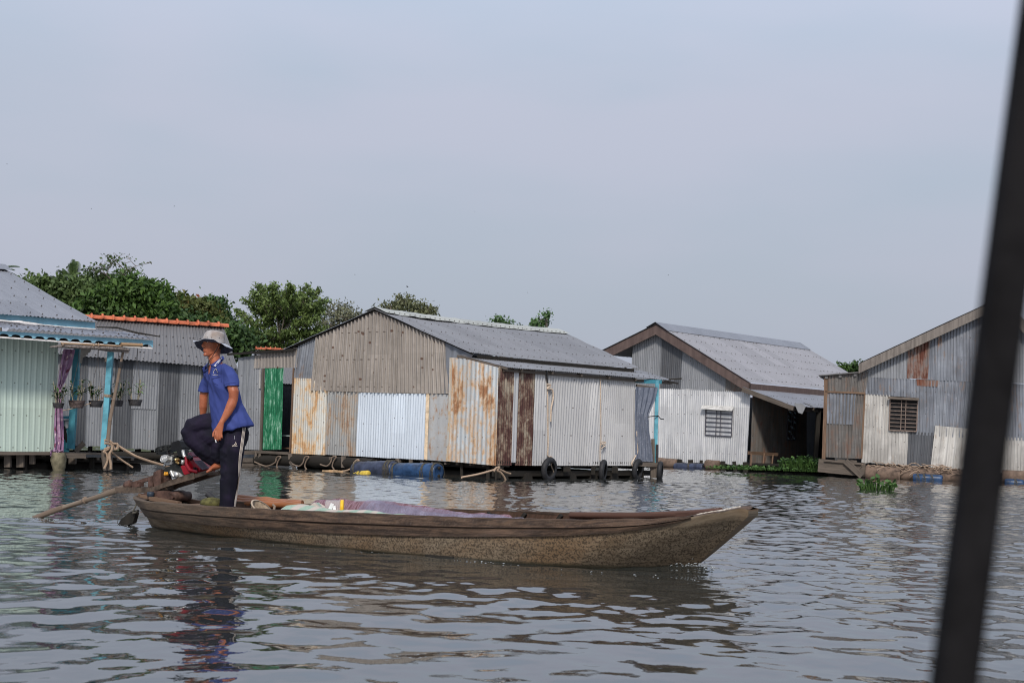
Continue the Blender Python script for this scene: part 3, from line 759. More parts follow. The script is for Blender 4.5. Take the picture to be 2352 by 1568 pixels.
# ================================================================== house 4: white-fronted gable house
C4 = atY(cr('F', 890, 1400), 47.5)
g4 = V((-.79, .613, 0)); s4 = V((.613, .79, 0))
G4 = Plane(C4, g4); S4 = Plane(C4, s4)
H4 = thing('white_fronted_house', 'floating house with whitish corrugated front, brown gable boards and a long mauve-grey roof', 'house', (C4.x, C4.y, 0))
panel(H4, G4, 'F', X((-300,652),(210,678),(560,690),(905,705)), X((-300,1300),(130,1332),(520,1345),(870,1375)), M['zinc_white'], off=.004, ragged=.04, dents=14, label='whitish corrugated sheet, dented at the bottom')
panel(H4, G4, 'F', X((-150,290),(98,172),(112,180)), X((-170,660),(96,675)), M['zinc'], off=.014, pitch=.07, label='grey sheet with faint rust')
panel(H4, G4, 'F', X((110,178),(300,282)), X((94,675),(278,684)), M['zinc_dark'], off=.018, pitch=.07)
panel(H4, G4, 'F', X((298,280),(690,498)), X((276,684),(680,702)), M['zinc'], off=.014, pitch=.07)
panel(H4, G4, 'F', X((688,498),(870,640),(930,660)), X((678,702),(866,710)), M['brown_rust'], off=.012, pitch=.07)
mb = MB()
pk4 = G4.P(*G4.sz(cr('F', 97, 112)), .28); eR4 = G4.P(*G4.sz(cr('F', 935, 632)), .28); eL4 = G4.P(*G4.sz(cr('E', 1455, 380)), .28)
def gboard(a, b, w_, name, house, mat, n, th=.05):
    mb = MB(); d = (b-a).normalized(); dn = n.cross(d); dn = dn if dn.z < 0 else -dn
    P = [a, b, b+dn*w_, a+dn*w_]
    # vertical cut ends
    P = [a, b, b+V((0,0,-w_/abs(math.cos(math.atan2(d.z, math.hypot(d.x,d.y)))))), a+V((0,0,-w_/abs(math.cos(math.atan2(d.z, math.hypot(d.x,d.y))))))]
    mb.prism(P, -n*th); return mb.build(name, mat, house)
gboard(eL4, pk4, .30, 'verge_board', H4, M['fascia_brown'], G4.n); gboard(pk4, eR4, .30, 'verge_board', H4, M['fascia_brown'], G4.n)
rg4 = along(pk4, s4, cr('F', 1342, 0)[0]); eR4b = eR4+s4*(rg4-pk4).length; eL4b = eL4+s4*(rg4-pk4).length
up4 = V((0,0,.03))
roof(H4, eR4+up4-s4*.05, eR4b+up4, rg4+up4, pk4+up4-s4*.05, [M['roof_mauve'], M['bolt']], pitch=.085, amp=.008, bolts=(.05,.22,.38,.54,.7,.84), bs=.02, bstep=4)
roof(H4, eL4b+up4, eL4+up4-s4*.05, pk4+up4-s4*.05, rg4+up4, [M['roof_mauve'], M['bolt']], pitch=.085, amp=.008)
sr = (eR4-pk4).normalized(); sl_ = (eL4-pk4).normalized()
mb = MB(); o_ = V((0,0,.05)); a = pk4-s4*.08; b = rg4+s4*.05
mb.add([a+sl_*.4+o_, a+o_+V((0,0,.03)), a+sr*.55+o_, b+sl_*.4+o_, b+o_+V((0,0,.03)), b+sr*.55+o_], [(0,1,4,3),(1,2,5,4)], None, 0)
mb.build('ridge_cap', M['roof_blue'], H4)
gboard(eR4+V((0,0,-.02)), eR4b+V((0,0,-.02)), .24, 'eave_board', H4, M['fascia_brown'], S4.n)
# side wall, dark verandah
panel(H4, S4, 'F', X((915,700),(1220,760),(1400,780)), X((893,1370),(1200,1372),(1400,1372)), M['brown_rust'], off=.004, pitch=.076, label='brown-grey corrugated side wall')
S4b = S4
vr0 = G4.P(*G4.sz(cr('F', 870, 668)), .30); ve0 = atY(cr('F', 1290, 828), C4.y-.4+.0)
ve0 = (vr0 + (-g4)*1.9); tgt = cr('F', 1290, 835)
# choose the drop so the verandah eave start lands where the photo has it
best = min([(abs(proj(vr0-g4*(.3+.05*i)+V((0,0,-.02*j)))[0]-tgt[0])+abs(proj(vr0-g4*(.3+.05*i)+V((0,0,-.02*j)))[1]-tgt[1]), i, j) for i in range(80) for j in range(50)])
ve0 = vr0-g4*(.3+.05*best[1])+V((0,0,-.02*best[2]))
roof(H4, ve0, ve0+s4*6.0, vr0+s4*6.0, vr0, [M['roof_blue'], M['bolt']], pitch=.085, amp=.010, name='verandah_roof', bolts=(.15,.5), bs=.016)
mb = MB(); mb.beam(vr0+V((0,0,-.08)), ve0+V((0,0,-.08)), .06, .14)
for i in range(1, 5): mb.beam(vr0+s4*i*1.4+V((0,0,-.06)), ve0+s4*i*1.4+V((0,0,-.06)), .05, .08)
mb.beam(ve0-S4.n*.15+V((0,0,-.1)), ve0-S4.n*.15+s4*6+V((0,0,-.1)), .06, .09)
mb.build('rafter', M['wood_grey'], H4)
mb = MB()
VP = Plane(ve0-S4.n*.15, s4)
a = VP.P(*VP.sz(cr('F', 1512, 835))); a.z = ve0.z-.1; b = VP.P(*VP.sz(cr('F', 1480, 1350))); mb.beam(b, a, .13, .13, 0, V((0,1,0)))
mb.build('post', M['wood_dark'], H4)
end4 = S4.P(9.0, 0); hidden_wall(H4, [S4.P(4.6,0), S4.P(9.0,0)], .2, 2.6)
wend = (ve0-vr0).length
hidden_wall(H4, [S4.P(5.6, 0), S4.P(5.6,0)-g4*(wend+.6)], .1, 2.5, mat=M['black'])  # black wall colour stands in for the verandah's deep shade
hidden_wall(H4, [S4.P(5.6,0)-g4*(wend-.1), S4.P(5.6,0)-g4*(wend-.1)-s4*2.6], .1, 2.2, mat=M['black'])   # added wall, coloured black for the verandah's shade, closing off light from the side
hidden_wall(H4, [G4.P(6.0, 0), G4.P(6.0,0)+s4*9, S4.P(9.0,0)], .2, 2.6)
# torn sheet hanging from the verandah corner
mb = MB()
q = [ve0 + S4.n*.05 + V(p) for p in ((-.05,0,.08),(.20,0,.08),(.32,0,-.02),(.22,0,-.24),(.10,0,-.20),(.03,0,-.05))]
mb.prism(q, V((.02,.03,.0))); mb.box(ve0+V((.45,0,.05)), (.3,.15,.02), Matrix.Rotation(.35,3,'Y'))
mb.build('torn_sheet', M['zinc'], H4)
# floor and the low shelf inside the verandah
mb = MB(); mb.beam(C4+V((0,0,.16))+S4.n*(wend*.5)-s4*.1, C4+V((0,0,.16))+S4.n*(wend*.5)+s4*6, wend, .06); mb.build('deck', M['wood_dark'], H4)
floor_frame(H4, G4.P(0,0)-G4.n*.1, g4, s4, 6.0, 8.0, .22, 9, 6)
mb = MB()
for i in range(12): mb.beam(G4.P(.4*i+random.uniform(0,.2), -.2, .1), G4.P(.4*i+.1, .28, .1), random.uniform(.05,.16), .08, 0, V((0,1,0)))
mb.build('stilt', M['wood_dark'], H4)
def window(house, pln, k, x0, y0, x1, y1, bars, vert, mat, dark=True, hood=None, frame=None, slope=0, off=.05, hoodmat=None, bw=.025, back=None):
    a = pln.P(*pln.sz(cr(k, x0, y0))); b = pln.P(*pln.sz(cr(k, x1, y0+slope))); c_ = pln.P(*pln.sz(cr(k, x1-10, y1+slope))); d = pln.P(*pln.sz(cr(k, x0-8, y1)))
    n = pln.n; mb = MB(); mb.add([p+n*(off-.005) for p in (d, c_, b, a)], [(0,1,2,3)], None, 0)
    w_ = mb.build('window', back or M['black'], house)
    mb = MB()
    for p, q in ((a,b),(b,c_),(c_,d),(d,a)): mb.beam(p+n*(off+.01), q+n*(off+.01), .03, .035, 0, V((0,0,1)) if abs((q-p).z) < .3*(q-p).length else V((0,1,0)))
    mb.build('window_frame', mat, w_)
    mb = MB()
    for i in range(1, bars+1):
        g = i/(bars+1); mb.beam(a+(d-a)*g+n*(off+.02), b+(c_-b)*g+n*(off+.02), .02, bw)
    for g in vert: mb.beam(a+(b-a)*g+n*(off+.035), d+(c_-d)*g+n*(off+.035), .02, bw*1.2, 0, V((0,1,0)))
    mb.build('window_bars', mat, w_)
    if hood:
        mb = MB(); h0, h1, hh = hood
        p0 = pln.P(*pln.sz(cr(k, *h0)), off+.04); p1 = pln.P(*pln.sz(cr(k, *h1)), off+.04); mb.prism([p0, p1, p1+V((0,0,-hh))+n*.10, p0+V((0,0,-hh*.85))+n*.10], n*.02)
        mb.build('window_hood', hoodmat or mat, w_)
    return w_
M['bar_dark'] = plain('dark_iron_bars', (.045,.045,.06), .6); M['bar_rust'] = plain('rusty_grille', (.16,.12,.10), .7)
window(H4, G4, 'F', 508, 858, 745, 1095, 5, (.42,.58), M['bar_dark'], hood=((482,828),(762,840),.15), slope=14, hoodmat=plain('grey_hood', (.42,.41,.39)), back=M['zinc_white'], off=.035, bw=.022)
t = NT('painted_daylight_view'); wv_ = t.n('ShaderNodeTexVoronoi', i_Scale=2.2); wv_.feature = 'F1'; t.L(t.coord('UV', (1,4,1)), wv_.inputs['Vector'])
cc = t.mix(t.ramp(wv_.outputs['Distance'], .2, .5), (.62,.78,.90), (.10,.09,.08)); M['through'] = t.done(cc, .6)  # pale blue in the pane colour paints the daylight beyond the window
window(H4, S4, 'F', 1222, 878, 1303, 1140, 5, (.35,.6), M['bar_dark'], slope=0, off=.04, back=M['through'])
mb = MB()  # low rail by the water
for (x0,y0,x1,y1,w_) in ((880,1255,1145,1270,.10),(1020,1260,1012,1350,.10),(1100,1270,1092,1360,.09),(905,1260,900,1370,.14)):
    pl = S4.shift(.5); mb.beam(pl.P(*pl.sz(cr('F',x0,y0))), pl.P(*pl.sz(cr('F',x1,y1))), .04, w_, 0, V((0,0,1)) if abs(x1-x0) > 60 else V((0,1,0)))
mb.build('railing', M['wood_brown'], H4)
# ================================================================== house 5: bluish zinc house on the right
C5 = atY(cr('G', 90, 1385), 43.0)
g5 = V((.966, -.26, 0)); s5 = V((.26, .966, 0))
G5 = Plane(C5, g5); S5 = Plane(C5, s5)
H5 = thing('weathered_zinc_house', 'tall floating house of weathered bluish zinc sheets with a barred window, beside the post', 'house', (C5.x, C5.y, 0))
pp = lambda *a: list(a)
panel(H5, G5, 'G', pp((95,598),(440,555)), pp((97,716),(418,728)), M['brown_rust'], off=.03, pitch=.09, ragged=.01)
panel(H5, G5, 'G', pp((105,720),(330,728)), pp((100,1230),(315,1240)), M['brown_rust'], off=.006, pitch=.09, label='brown-stained old sheet')
panel(H5, G5, 'G', pp((105,722),(340,730)), pp((112,968),(320,976)), M['zinc_blue'], off=.022, pitch=.09)
panel(H5, G5, 'G', pp((328,728),(412,732)), pp((300,1240),(385,1243)), M['brown_rust'], off=.012, pitch=.09)
panel(H5, G5, 'G', pp((410,560),(620,445),(770,370)), pp((408,602),(760,622)), M['zinc'], off=.02, pitch=.088)
panel(H5, G5, 'G', pp((745,385),(925,290)), pp((740,612),(905,622)), metal('rust_striped_sheet', (.25,.24,.24), (.19,.16,.15), .68, rc=(.11,.035,.022), rc2=(.20,.10,.065), dirt=.7, blotch=(2.5,.6)), off=.030, pitch=.088, label='zinc sheet with dark red rust')
panel(H5, G5, 'G', pp((905,300),(1330,95),(1500,20)), pp((900,622),(1240,640),(1500,650)), M['zinc_blue'], off=.024, pitch=.088)
panel(H5, G5, 'G', pp((410,600),(815,622)), pp((414,738),(812,765)), M['zinc_blue'], off=.012, pitch=.088)
panel(H5, G5, 'G', pp((812,618),(1240,640)), pp((812,1055),(1200,1080)), M['zinc_blue'], off=.006, pitch=.088, label='bluish zinc sheet with rusty top edge')
panel(H5, G5, 'G', pp((812,620),(985,630)), pp((815,670),(980,680)), metal('rusty_edge', (.22,.19,.17), (.18,.13,.11), .7, rc=(.16,.06,.035), rc2=(.25,.13,.09)), off=.017, pitch=.088)
panel(H5, G5, 'G', pp((412,735),(612,745)), pp((383,1270),(600,1288)), M['white_cream'], off=.004, pitch=.088, ragged=.03, dents=3, label='cream white corrugated sheet')
panel(H5, G5, 'G', pp((600,1015),(757,1028)), pp((592,1280),(742,1298)), M['white_cream'], off=.014, pitch=.088, dents=3)
panel(H5, G5, 'G', pp((752,1030),(950,1040)), pp((738,1292),(930,1308)), M['zinc_dark'], off=.002, pitch=.088, ragged=.04)
panel(H5, G5, 'G', pp((962,982),(1260,1010)), pp((926,1308),(1230,1330)), M['white_cream'], off=.024, pitch=.20, amp=.012, kind='trap', label='cream sheet with wide ribs')
window(H5, G5, 'G', 608, 775, 825, 1018, 7, (.42,.58), M['bar_rust'], hood=((592,757),(835,768),.07), slope=10, off=.06, bw=.022, hoodmat=M['wood_grey'])
# beyond the dark post
panel(H5, G5, 'G', pp((1240,640),(1700,660)), pp((1200,1090),(1700,1100)), M['zinc_blue'], off=.004, pitch=.088)
panel(H5, G5, 'G', pp((1490,22),(1660,220),(1800,420)), pp((1490,645),(1800,660)), M['zinc'], off=.02, pitch=.088)
panel(H5, G5, 'G', pp((1200,1060),(1800,1085)), pp((1190,1330),(1800,1370)), M['white_cream'], off=.002, pitch=.088, ragged=.05)
# roof
def P5(x, y, o=.3): return G5.P(*G5.sz(cr('G', x, y)), o)
eL5 = P5(365, 505); pk5 = P5(1480, -12); eR5 = P5(2100, 640)
gboard(eL5, pk5, .24, 'verge_board', H5, M['fascia_grey'], G5.n); gboard(pk5, eR5, .24, 'verge_board', H5, M['fascia_grey'], G5.n)
roof(H5, eL5+s5*7, eL5+V((0,0,.02)), pk5+V((0,0,.02)), pk5+s5*7, [M['roof_grey'], M['bolt']])
roof(H5, eR5+V((0,0,.02)), eR5+s5*7, pk5+s5*7, pk5+V((0,0,.02)), [M['roof_grey'], M['bolt']])
lt0 = P5(50, 588, .15); lt1 = P5(440, 556, .15)
mb = MB(); mb.prism([lt0, lt1, lt1+s5*3, lt0+s5*3], V((0,0,-.03)))
for (x, y) in ((110,592),(218,583),(335,572)): p = P5(x, y, .10)+V((0,0,-.05)); mb.beam(p, p+s5*2, .08, .08)
mb.build('lean_to_roof', M['roof_grey2'], H5)
strip(G5, 'G', [(100,718),(412,730)], .05, .05, .03, H5, 'trim_board', M['wood_brown'])
strip(G5, 'G', [(105,600),(105,718),(88,1245)], .10, .05, .03, H5, 'corner_post', M['wood_brown'])
strip(G5, 'G', [(410,730),(385,1240)], .05, .03, .02, H5, 'corner_post', M['wood_brown'])
x0 = G5.P(0,0); hidden_wall(H5, [x0, x0+s5*6, x0+s5*6+g5*11, x0+g5*11], .2, 2.6)
floor_frame(H5, G5.P(.05,0)-G5.n*.08, g5, s5, 9.5, 6.0, .30, 9)
# the unlit inside is painted as a near-black pane behind the window grille
mb = MB()
def b5(x0,y0,x1,y1,w_,d_,o,up=V((0,0,1))): mb.beam(P5(x0,y0,o), P5(x1,y1,o), d_, w_, 0, up)
b5(50,1292,415,1328,.62*.6,.08,.30); b5(95,1255,390,1282,.05,.3,.25); b5(200,1262,260,1266,.12,.1,.3); b5(300,1268,350,1272,.12,.1,.3)
b5(262,1258,392,1376,.17,.05,.40); b5(110,1345,400,1365,.08,.1,.1)
mb.build('plank', M['wood_grey'], H5)
mb = MB()
for i in range(20):
    x = 400+i*38+random.uniform(-12,12); y = 1285+i*2.4; b5(x, y, x+random.uniform(-8,8), y+40, random.uniform(.04,.14), .06, .12, V((0,1,0)))
mb.build('stilt', M['wood_brown'], H5)
foam = plain('dirty_foam_float', (.115,.08,.06), .9, 0, .4, 6, .6)
def cyl_px(pln, k, x0, y0, x1, y1, r, off, mat, name, parent=None, **kw):
    a = pln.P(*pln.sz(cr(k, x0, y0)), off); b = pln.P(*pln.sz(cr(k, x1, y1)), off); d = (b-a).normalized(); L_ = (b-a).length
    mb = MB(); mb.lathe([(0,0),(r*.9,.002),(r,.03),(r,.08),(r*1.0,L_/2),(r,L_-.08),(r,L_-.03),(r*.9,L_-.002),(0,L_)], a, d, 18, 0, True, .06)
    o = mb.build(name, mat, parent, None if parent else a); return o
cyl_px(G5, 'G', 415, 1350, 690, 1368, .21, .25, foam, 'foam_float', H5)
cyl_px(G5, 'G', 690, 1362, 1000, 1376, .20, .15, foam, 'foam_float', H5)
cyl_px(G5, 'G', 1000, 1380, 1250, 1395, .20, .15, foam, 'foam_float', H5)
cyl_px(G5, 'G', 1480, 1385, 1800, 1400, .20, .15, foam, 'foam_float', H5)
# dry stalks caught on the floats
mb = MB()
for i in range(110):
    x = random.uniform(395, 1230); y = 1290+(x-400)*.05+random.uniform(-15, 40); p = P5(x, y, random.uniform(.15,.45))
    d = V((random.uniform(-.35,.35), random.uniform(-.1,.1), random.uniform(-.15,.12)))
    mb.tube([p, p+d*.5+V((0,0,.03)), p+d], .012, 4, 0)
o = mb.build('dry_stalks', plain('dry_stalks', (.26,.19,.14), .9, 0, .3), None, tuple(P5(800,1330,.3))); tag(o, 'tangle of dry brown stalks caught on the floats of the weathered zinc house', 'dry plants', kind='stuff')
M['drum_blue'] = plain('blue_plastic_drum', (.016,.042,.10), .38, 0, .5, 5, .1)
M['drum_navy'] = plain('faded_navy_drum', (.032,.04,.07), .45, 0, .5, 4, .15)
def drum(pln, k, x0, y0, x1, y1, r, off, mat, label, group, straps=(.25,.6), cap_end=None):
    a = pln.P(*pln.sz(cr(k, x0, y0)), off); b = pln.P(*pln.sz(cr(k, x1, y1)), off); d = (b-a).normalized(); L_ = (b-a).length
    T_ = thing('blue_drum', label, 'drum', a, group)
    pr = [(0,0),(r*.55,0),(r*.62,-.012),(r*.86,-.012),(r*.93,.02),(r*1.0,.07)]
    for q in (.33, .66):
        pr += [(r, L_*q-.03), (r*1.035, L_*q-.012), (r*1.035, L_*q+.012), (r, L_*q+.03)]
    pr += [(r, L_-.07), (r*.93, L_-.02), (r*.86, L_+.012), (r*.62, L_+.012), (r*.55, L_), (0, L_)]
    mb = MB(); mb.lathe(pr, a, d, 26, 0); mb.build('barrel', mat, T_)
    for sgn, e in ((1, b),):
        mb = MB()
        for oz in (-.45, .45): mb.lathe([(0,.03),(.035,.03),(.035,0)], e+V((0,0,oz*r))+d*.0, d, 10, 0)
        mb.build('bung', M['wood_dark'], T_)
    for q in straps:
        mb = MB()
        for k2 in range(3):
            c = a+d*(L_*q+k2*.03); s_ = d.cross(V((0,0,1))).normalized(); u_ = s_.cross(d)
            mb.tube([c + (s_*math.cos(t_)+u_*math.sin(t_))*(r+.008)+d*.015*math.sin(3*t_+k2) for t_ in [i*math.pi/9 for i in range(19)]], .009, 5, 0, False)
        mb.build('strap', M['rope_dark'], T_)
    return T_
drum(G5, 'G', 790, 1390, 1012, 1400, .125, .55, M['drum_blue'], 'bright blue drum half sunk under the cream ribbed sheet, left of the dark post', 'blue drums floating under the houses', (.12,.33,.6))
drum(G5, 'G', 1500, 1427, 1640, 1434, .12, .55, M['drum_blue'], 'blue drum half sunk at the right edge beyond the dark post', 'blue drums floating under the houses', (.5,))
drum(G3, 'D', 940, 1432, 1245, 1424, .195, .45, M['drum_navy'], 'faded navy drum floating behind the brighter one under the patchwork house', 'blue drums floating under the houses', (.05,.85,.93))
drum(G3, 'D', 1255, 1442, 1600, 1444, .19, .50, M['drum_blue'], 'blue drum with dark end cap, nearest the rusty corner of the patchwork house', 'blue drums floating under the houses', (.05,.72,.95))
drum(G4, 'F', 270, 1380, 520, 1386, .13, .30, M['drum_navy'], 'dark blue drum under the whitish corrugated front', 'blue drums floating under the houses', (.5,))
for (x0,y0,x1,y1) in ((85,1340,260,1355),(520,1360,640,1370)):
    cyl_px(G4, 'F', x0, y0, x1, y1, .16, .12, foam, 'foam_float', H4)

# ================================================================== house 1: mint house with the blue porch (left)
e1 = V((.807, .59, 0)); b1 = V((-.59, .807, 0))
W1 = Plane(atY(cr('A', 330, 1440), 29.4), e1)
H1 = thing('mint_green_house', 'mint green floating house with sky blue trim, scalloped fascia and open porch', 'house', tuple(V((W1.a.x, W1.a.y, 0))))
sc_h = []
for yy in (745, 900, 1060, 1210, 1335):
    for i in range(11):
        sc_h.append(W1.P(*W1.sz(cr('A', -5+i*33, yy-40+i*3.6+ (8 if i % 2 else 0))), .02))
panel(H1, W1, 'A', pp((-160,600),(365,655)), pp((-160,1335),(328,1350)), M['mint'], pitch=.11, amp=.004, kind='trap', name='wall', off=0)
E1 = Plane(atY(cr('A', 0, 1440), 27.9), e1)
fa0 = E1.hit(cr('A', -160, 560)); fa1 = E1.hit(cr('A', 960, 642))
# scalloped fascia: a band with arched lower edge
mb = MB(); n = 150; top = []; bot = []
x_a = (-160, 592); x_b = (960, 645); y_b0, y_b1 = 640.0, 692.0
vs = []; nsc = 15
for i in range(n+1):
    f = i/n; x = x_a[0]+(x_b[0]-x_a[0])*f
    yt = x_a[1]-16+(x_b[1]-x_a[1]+16)*f; yb = 618+(x-0)*(690-618)/960.0
    q = (f*nsc) % 1
    yb2 = yb-4 - 13*math.sqrt(max(0, 1-((q-.5)/.40)**2)) if abs(q-.5) < .40 else yb-2
    vs += [E1.hit(cr('A', x, yt)), E1.hit(cr('A', x, yb2))]
fs = [(2*i, 2*i+1, 2*i+3, 2*i+2) for i in range(n)]
b_ = [v-E1.n*.02 for v in vs]
mb.add(vs, fs); mb.add(b_, [tuple(reversed(f)) for f in fs])
mb.add([v for i in range(n+1) for v in (vs[2*i+1], b_[2*i+1])], fs)
mb.build('scalloped_fascia', M['blue_trim'], H1)
mb = MB(); mb.beam(E1.hit(cr('A',-160,612))-E1.n*.04, E1.hit(cr('A',960,694))-E1.n*.04, .05, .03)
mb.build('gutter', M['white_paint'], H1)
# dark boards just behind the scallops
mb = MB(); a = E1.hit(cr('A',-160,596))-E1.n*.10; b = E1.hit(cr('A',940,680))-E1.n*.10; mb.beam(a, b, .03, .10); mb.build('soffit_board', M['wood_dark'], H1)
# porch roof: eave in front of fascia, top at the upper fascia
pe0 = E1.hit(cr('A', -160, 556))+E1.n*.10; pe1 = E1.hit(cr('A', 950, 636))+E1.n*.10
U1 = W1.shift(.10)
pt0 = U1.hit(cr('A', -160, 520)); pt1 = U1.hit(cr('A', 608, 580)); pt1e = pt0+(pt1-pt0).normalized()*(pe1-pe0).length
pt1e = pt1 + (pt1-pt0).normalized()*0.55
roof(H1, pe0, pe1, pt1e, pt0, [M['roof_porch'], M['bolt']], pitch=.11, amp=.013, bolts=(.3,), bstep=2, name='porch_roof', bs=.022)
mb = MB(); mb.tube([pt1+V((0,0,.06)), pt1+(pe1-pt1)*.35+V((0,0,.11)), pt1+(pe1-pt1)*.7+V((0,0,.07)), pe1+V((.05,.0,.05))+e1*.08], [.03,.045,.05,.03], 6, 0, flat=.4)
mb.build('torn_sheet', M['wood_dark'], H1)
# upper fascia
mb = MB()
q = [U1.hit(cr('A', -160, 462)), U1.hit(cr('A', 598, 533)), U1.hit(cr('A', 597, 574)), U1.hit(cr('A', -160, 520))]
mb.prism(q, -U1.n*.03); mb.build('eave_board', M['blue_trim'], H1)
mb = MB(); mb.beam(U1.hit(cr('A', -160, 520))+U1.n*.02, U1.hit(cr('A', 597, 574))+U1.n*.02, .04, .02)
mb.tube([U1.hit(cr('A', x, y))+U1.n*.05 for x, y in ((-100,512),(0,522),(60,528),(110,530),(150,540),(205,545),(260,548),(390,560))], [.025,.03,.03,.045,.06,.05,.02,.015], 8, 0, flat=.7)
mb.build('rolled_tarpaulin', M['white_paint'], H1)
# upper roof
ue0 = U1.hit(cr('A', -160, 458))+U1.n*.12; ue1 = U1.hit(cr('A', 600, 530))+U1.n*.12
R1 = Plane(ue1, b1)
ur1 = R1.hit(cr('A', 66, 216)); ur1b = R1.hit(cr('A', 0, 178))
rid = ur1 + (ur1-ue1).normalized()*.55
L1 = (ue1-ue0).length
roof(H1, ue0-e1*1.5, ue1, rid, rid-e1*(L1+1.5), [M['roof_blue'], M['bolt']], pitch=.076, amp=.010, bolts=(.04,.2,.36,.52,.68,.84), bstep=4, name='roof', bs=.02)
mb = MB(); r2 = rid+(rid-ue1).normalized()*.0
mb.add([ur1+V((0,0,.05))+e1*.04, rid+V((0,0,.09))+e1*.04, rid+b1*.5+V((0,0,-.1)), ur1-e1*6+V((0,0,.05)), rid-e1*6+V((0,0,.09)), rid-e1*6+b1*.5+V((0,0,-.1))], [(0,1,4,3),(1,2,5,4)], None, 0)
mb.build('ridge_cap', M['roof_blue'], H1)
roof(H1, ue1+b1*2*((rid-ue1).dot(b1)), ue0-e1*1.5+b1*2*((rid-ue1).dot(b1)), rid-e1*(L1+1.5), rid, [M['roof_blue'], M['bolt']], name='roof')
hidden_wall(H1, [W1.P(0,0), W1.P(0,0)+b1*4.5, W1.P(-5,0)+b1*4.5], .3, 2.3, mat=M['mint'])
# posts and deck
PP = E1.shift(-.9)
def post_px(pln, k, x0, y0, x1, y1, w_, mat, name, house):
    mb = MB(); mb.beam(pln.hit(cr(k, x0, y0)), pln.hit(cr(k, x1, y1)), w_, w_, 0, V((0,1,0))); return mb.build(name, mat, house)
post_px(W1.shift(-.25), 'Q', 262, 1395, 345, 140, .125, M['teal'], 'post', H1)
post_px(E1.shift(-.25), 'Q', 672, 1400, 762, 180, .105, plain('turquoise_post_paint', (.085,.27,.34), .55, 0, .25, 5), 'post', H1)
mb = MB()
def w1(x, y, o, k='A'): return W1.P(*W1.sz(cr(k, x, y)), o)
mb.beam(w1(-160,1352,.05), w1(345,1352,.05), .10, .06); mb.beam(w1(300,1350,-.1), w1(660,1358,-.4), .3, .04)
mb.beam(w1(385,1365,.15), w1(520,1368,.1), .12, .09)
mb.beam(w1(505,1345,-.3), w1(560,1290,-.3), .05, .10)
mb.build('plank', M['wood_grey'], H1)
mb = MB()
for (x, y0, y1, wd) in ((140,1360,1440,.14),(215,1360,1420,.10),(465,1370,1420,.14),(60,1360,1440,.12)):
    mb.beam(w1(x,y0,-.1), w1(x,y1,-.1), wd, .1, 0, V((0,1,0)))
mb.build('stilt', M['wood_grey'], H1)
floor_frame(H1, W1.P(-4.5,0)-W1.n*.1, e1, b1, 4.6, 4.2, .32, 5)
floor_frame(H1, W1.P(0,0)-W1.n*.5, e1, b1, 2.2, 3.2, .26, 3, 5)
mb = MB()   # the corner pile
mb.tube([w1(345,1345,.22), w1(342,1390,.22), w1(345,1440,.22), w1(345,1480,.22)], [.13,.16,.13,.09], 10, 0)
mb.build('corner_pile', plain('mossy_pile', (.13,.115,.075), .9, 0, .5, 6, .6), H1)
# blue gate panel in the porch behind the curtain
mb = MB(); q = W1.shift(-.5)
def wq(x, y, o=0): return q.P(*q.sz(cr('Q', x, y)), o)
mb.beam(wq(150,1048), wq(280,1040), .05, .20); mb.beam(wq(150,1130), wq(270,1128), .05, .12); mb.beam(wq(30,1352), wq(240,1360), .05, .25)
mb.beam(wq(240,1130), wq(232,1390), .05, .14, 0, V((0,1,0)))
mb.build('gate', M['teal'], H1)
mb = MB(); mb.beam(wq(175,1090,.04), wq(232,1090,.04), .01, .14); mb.beam(wq(150,1024,.06), wq(275,1026,.06), .08, .03); mb.build('gate_panel', M['white_paint'], H1)
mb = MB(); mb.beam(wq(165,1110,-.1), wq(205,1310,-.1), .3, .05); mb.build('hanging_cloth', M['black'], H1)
# bracket under the eave
mb = MB(); br = W1.shift(.1); pts = [(383,135),(515,135),(500,180),(470,195),(440,235),(405,255),(392,320),(378,325),(372,300)]
mb.prism([br.hit(cr('Q', *p)) for p in pts], br.n*.03); mb.build('bracket', plain('grey_bracket', (.27,.25,.23)), H1)
# rolled awning of netting and bamboo under the fascia
A_ = E1.shift(.06); mb = MB()
AW = thing('rolled_awning', 'rolled-up awning of grey netting on bamboo, tied under the scalloped blue fascia', 'awning', tuple(A_.hit(cr('Q', 560, 110))))
mb.tube([A_.hit(cr('Q', x, y)) for x, y in ((0,118),(150,105),(330,118),(500,122),(680,132),(850,140),(980,150))], [.02,.05,.05,.06,.06,.055,.04], 8, 0, flat=.7)
mb.build('netting_roll', plain('grey_netting', (.14,.12,.11), .95, 0, .6, 30, .9), AW)
mb = MB(); mb.prism([A_.hit(cr('Q', *p)) for p in ((330,125),(620,125),(1010,145),(985,195),(900,180),(760,178),(690,165),(520,138))], -A_.n*.08); mb.build('sagging_netting', bpy.data.materials['grey_netting'], AW)
mb = MB(); mb.tube([A_.hit(cr('Q', 880, 84))+A_.n*.05, A_.hit(cr('Q', 1140, 95))+A_.n*.05], .035, 8, 0); mb.tube([A_.hit(cr('Q', 130, 72))+A_.n*.04, A_.hit(cr('Q', 900, 108))+A_.n*.04], .016, 8, 0); mb.build('bamboo_rod', M['bamboo'], AW)
mb = MB()
for x, y in ((150,85),(598,95),(1140,95),(535,98)): mb.lathe([(.03,-.02),(.045,0),(.03,.02)], A_.hit(cr('Q', x, y))+A_.n*.04, e1, 8)
mb.build('tie', M['rope'], AW)
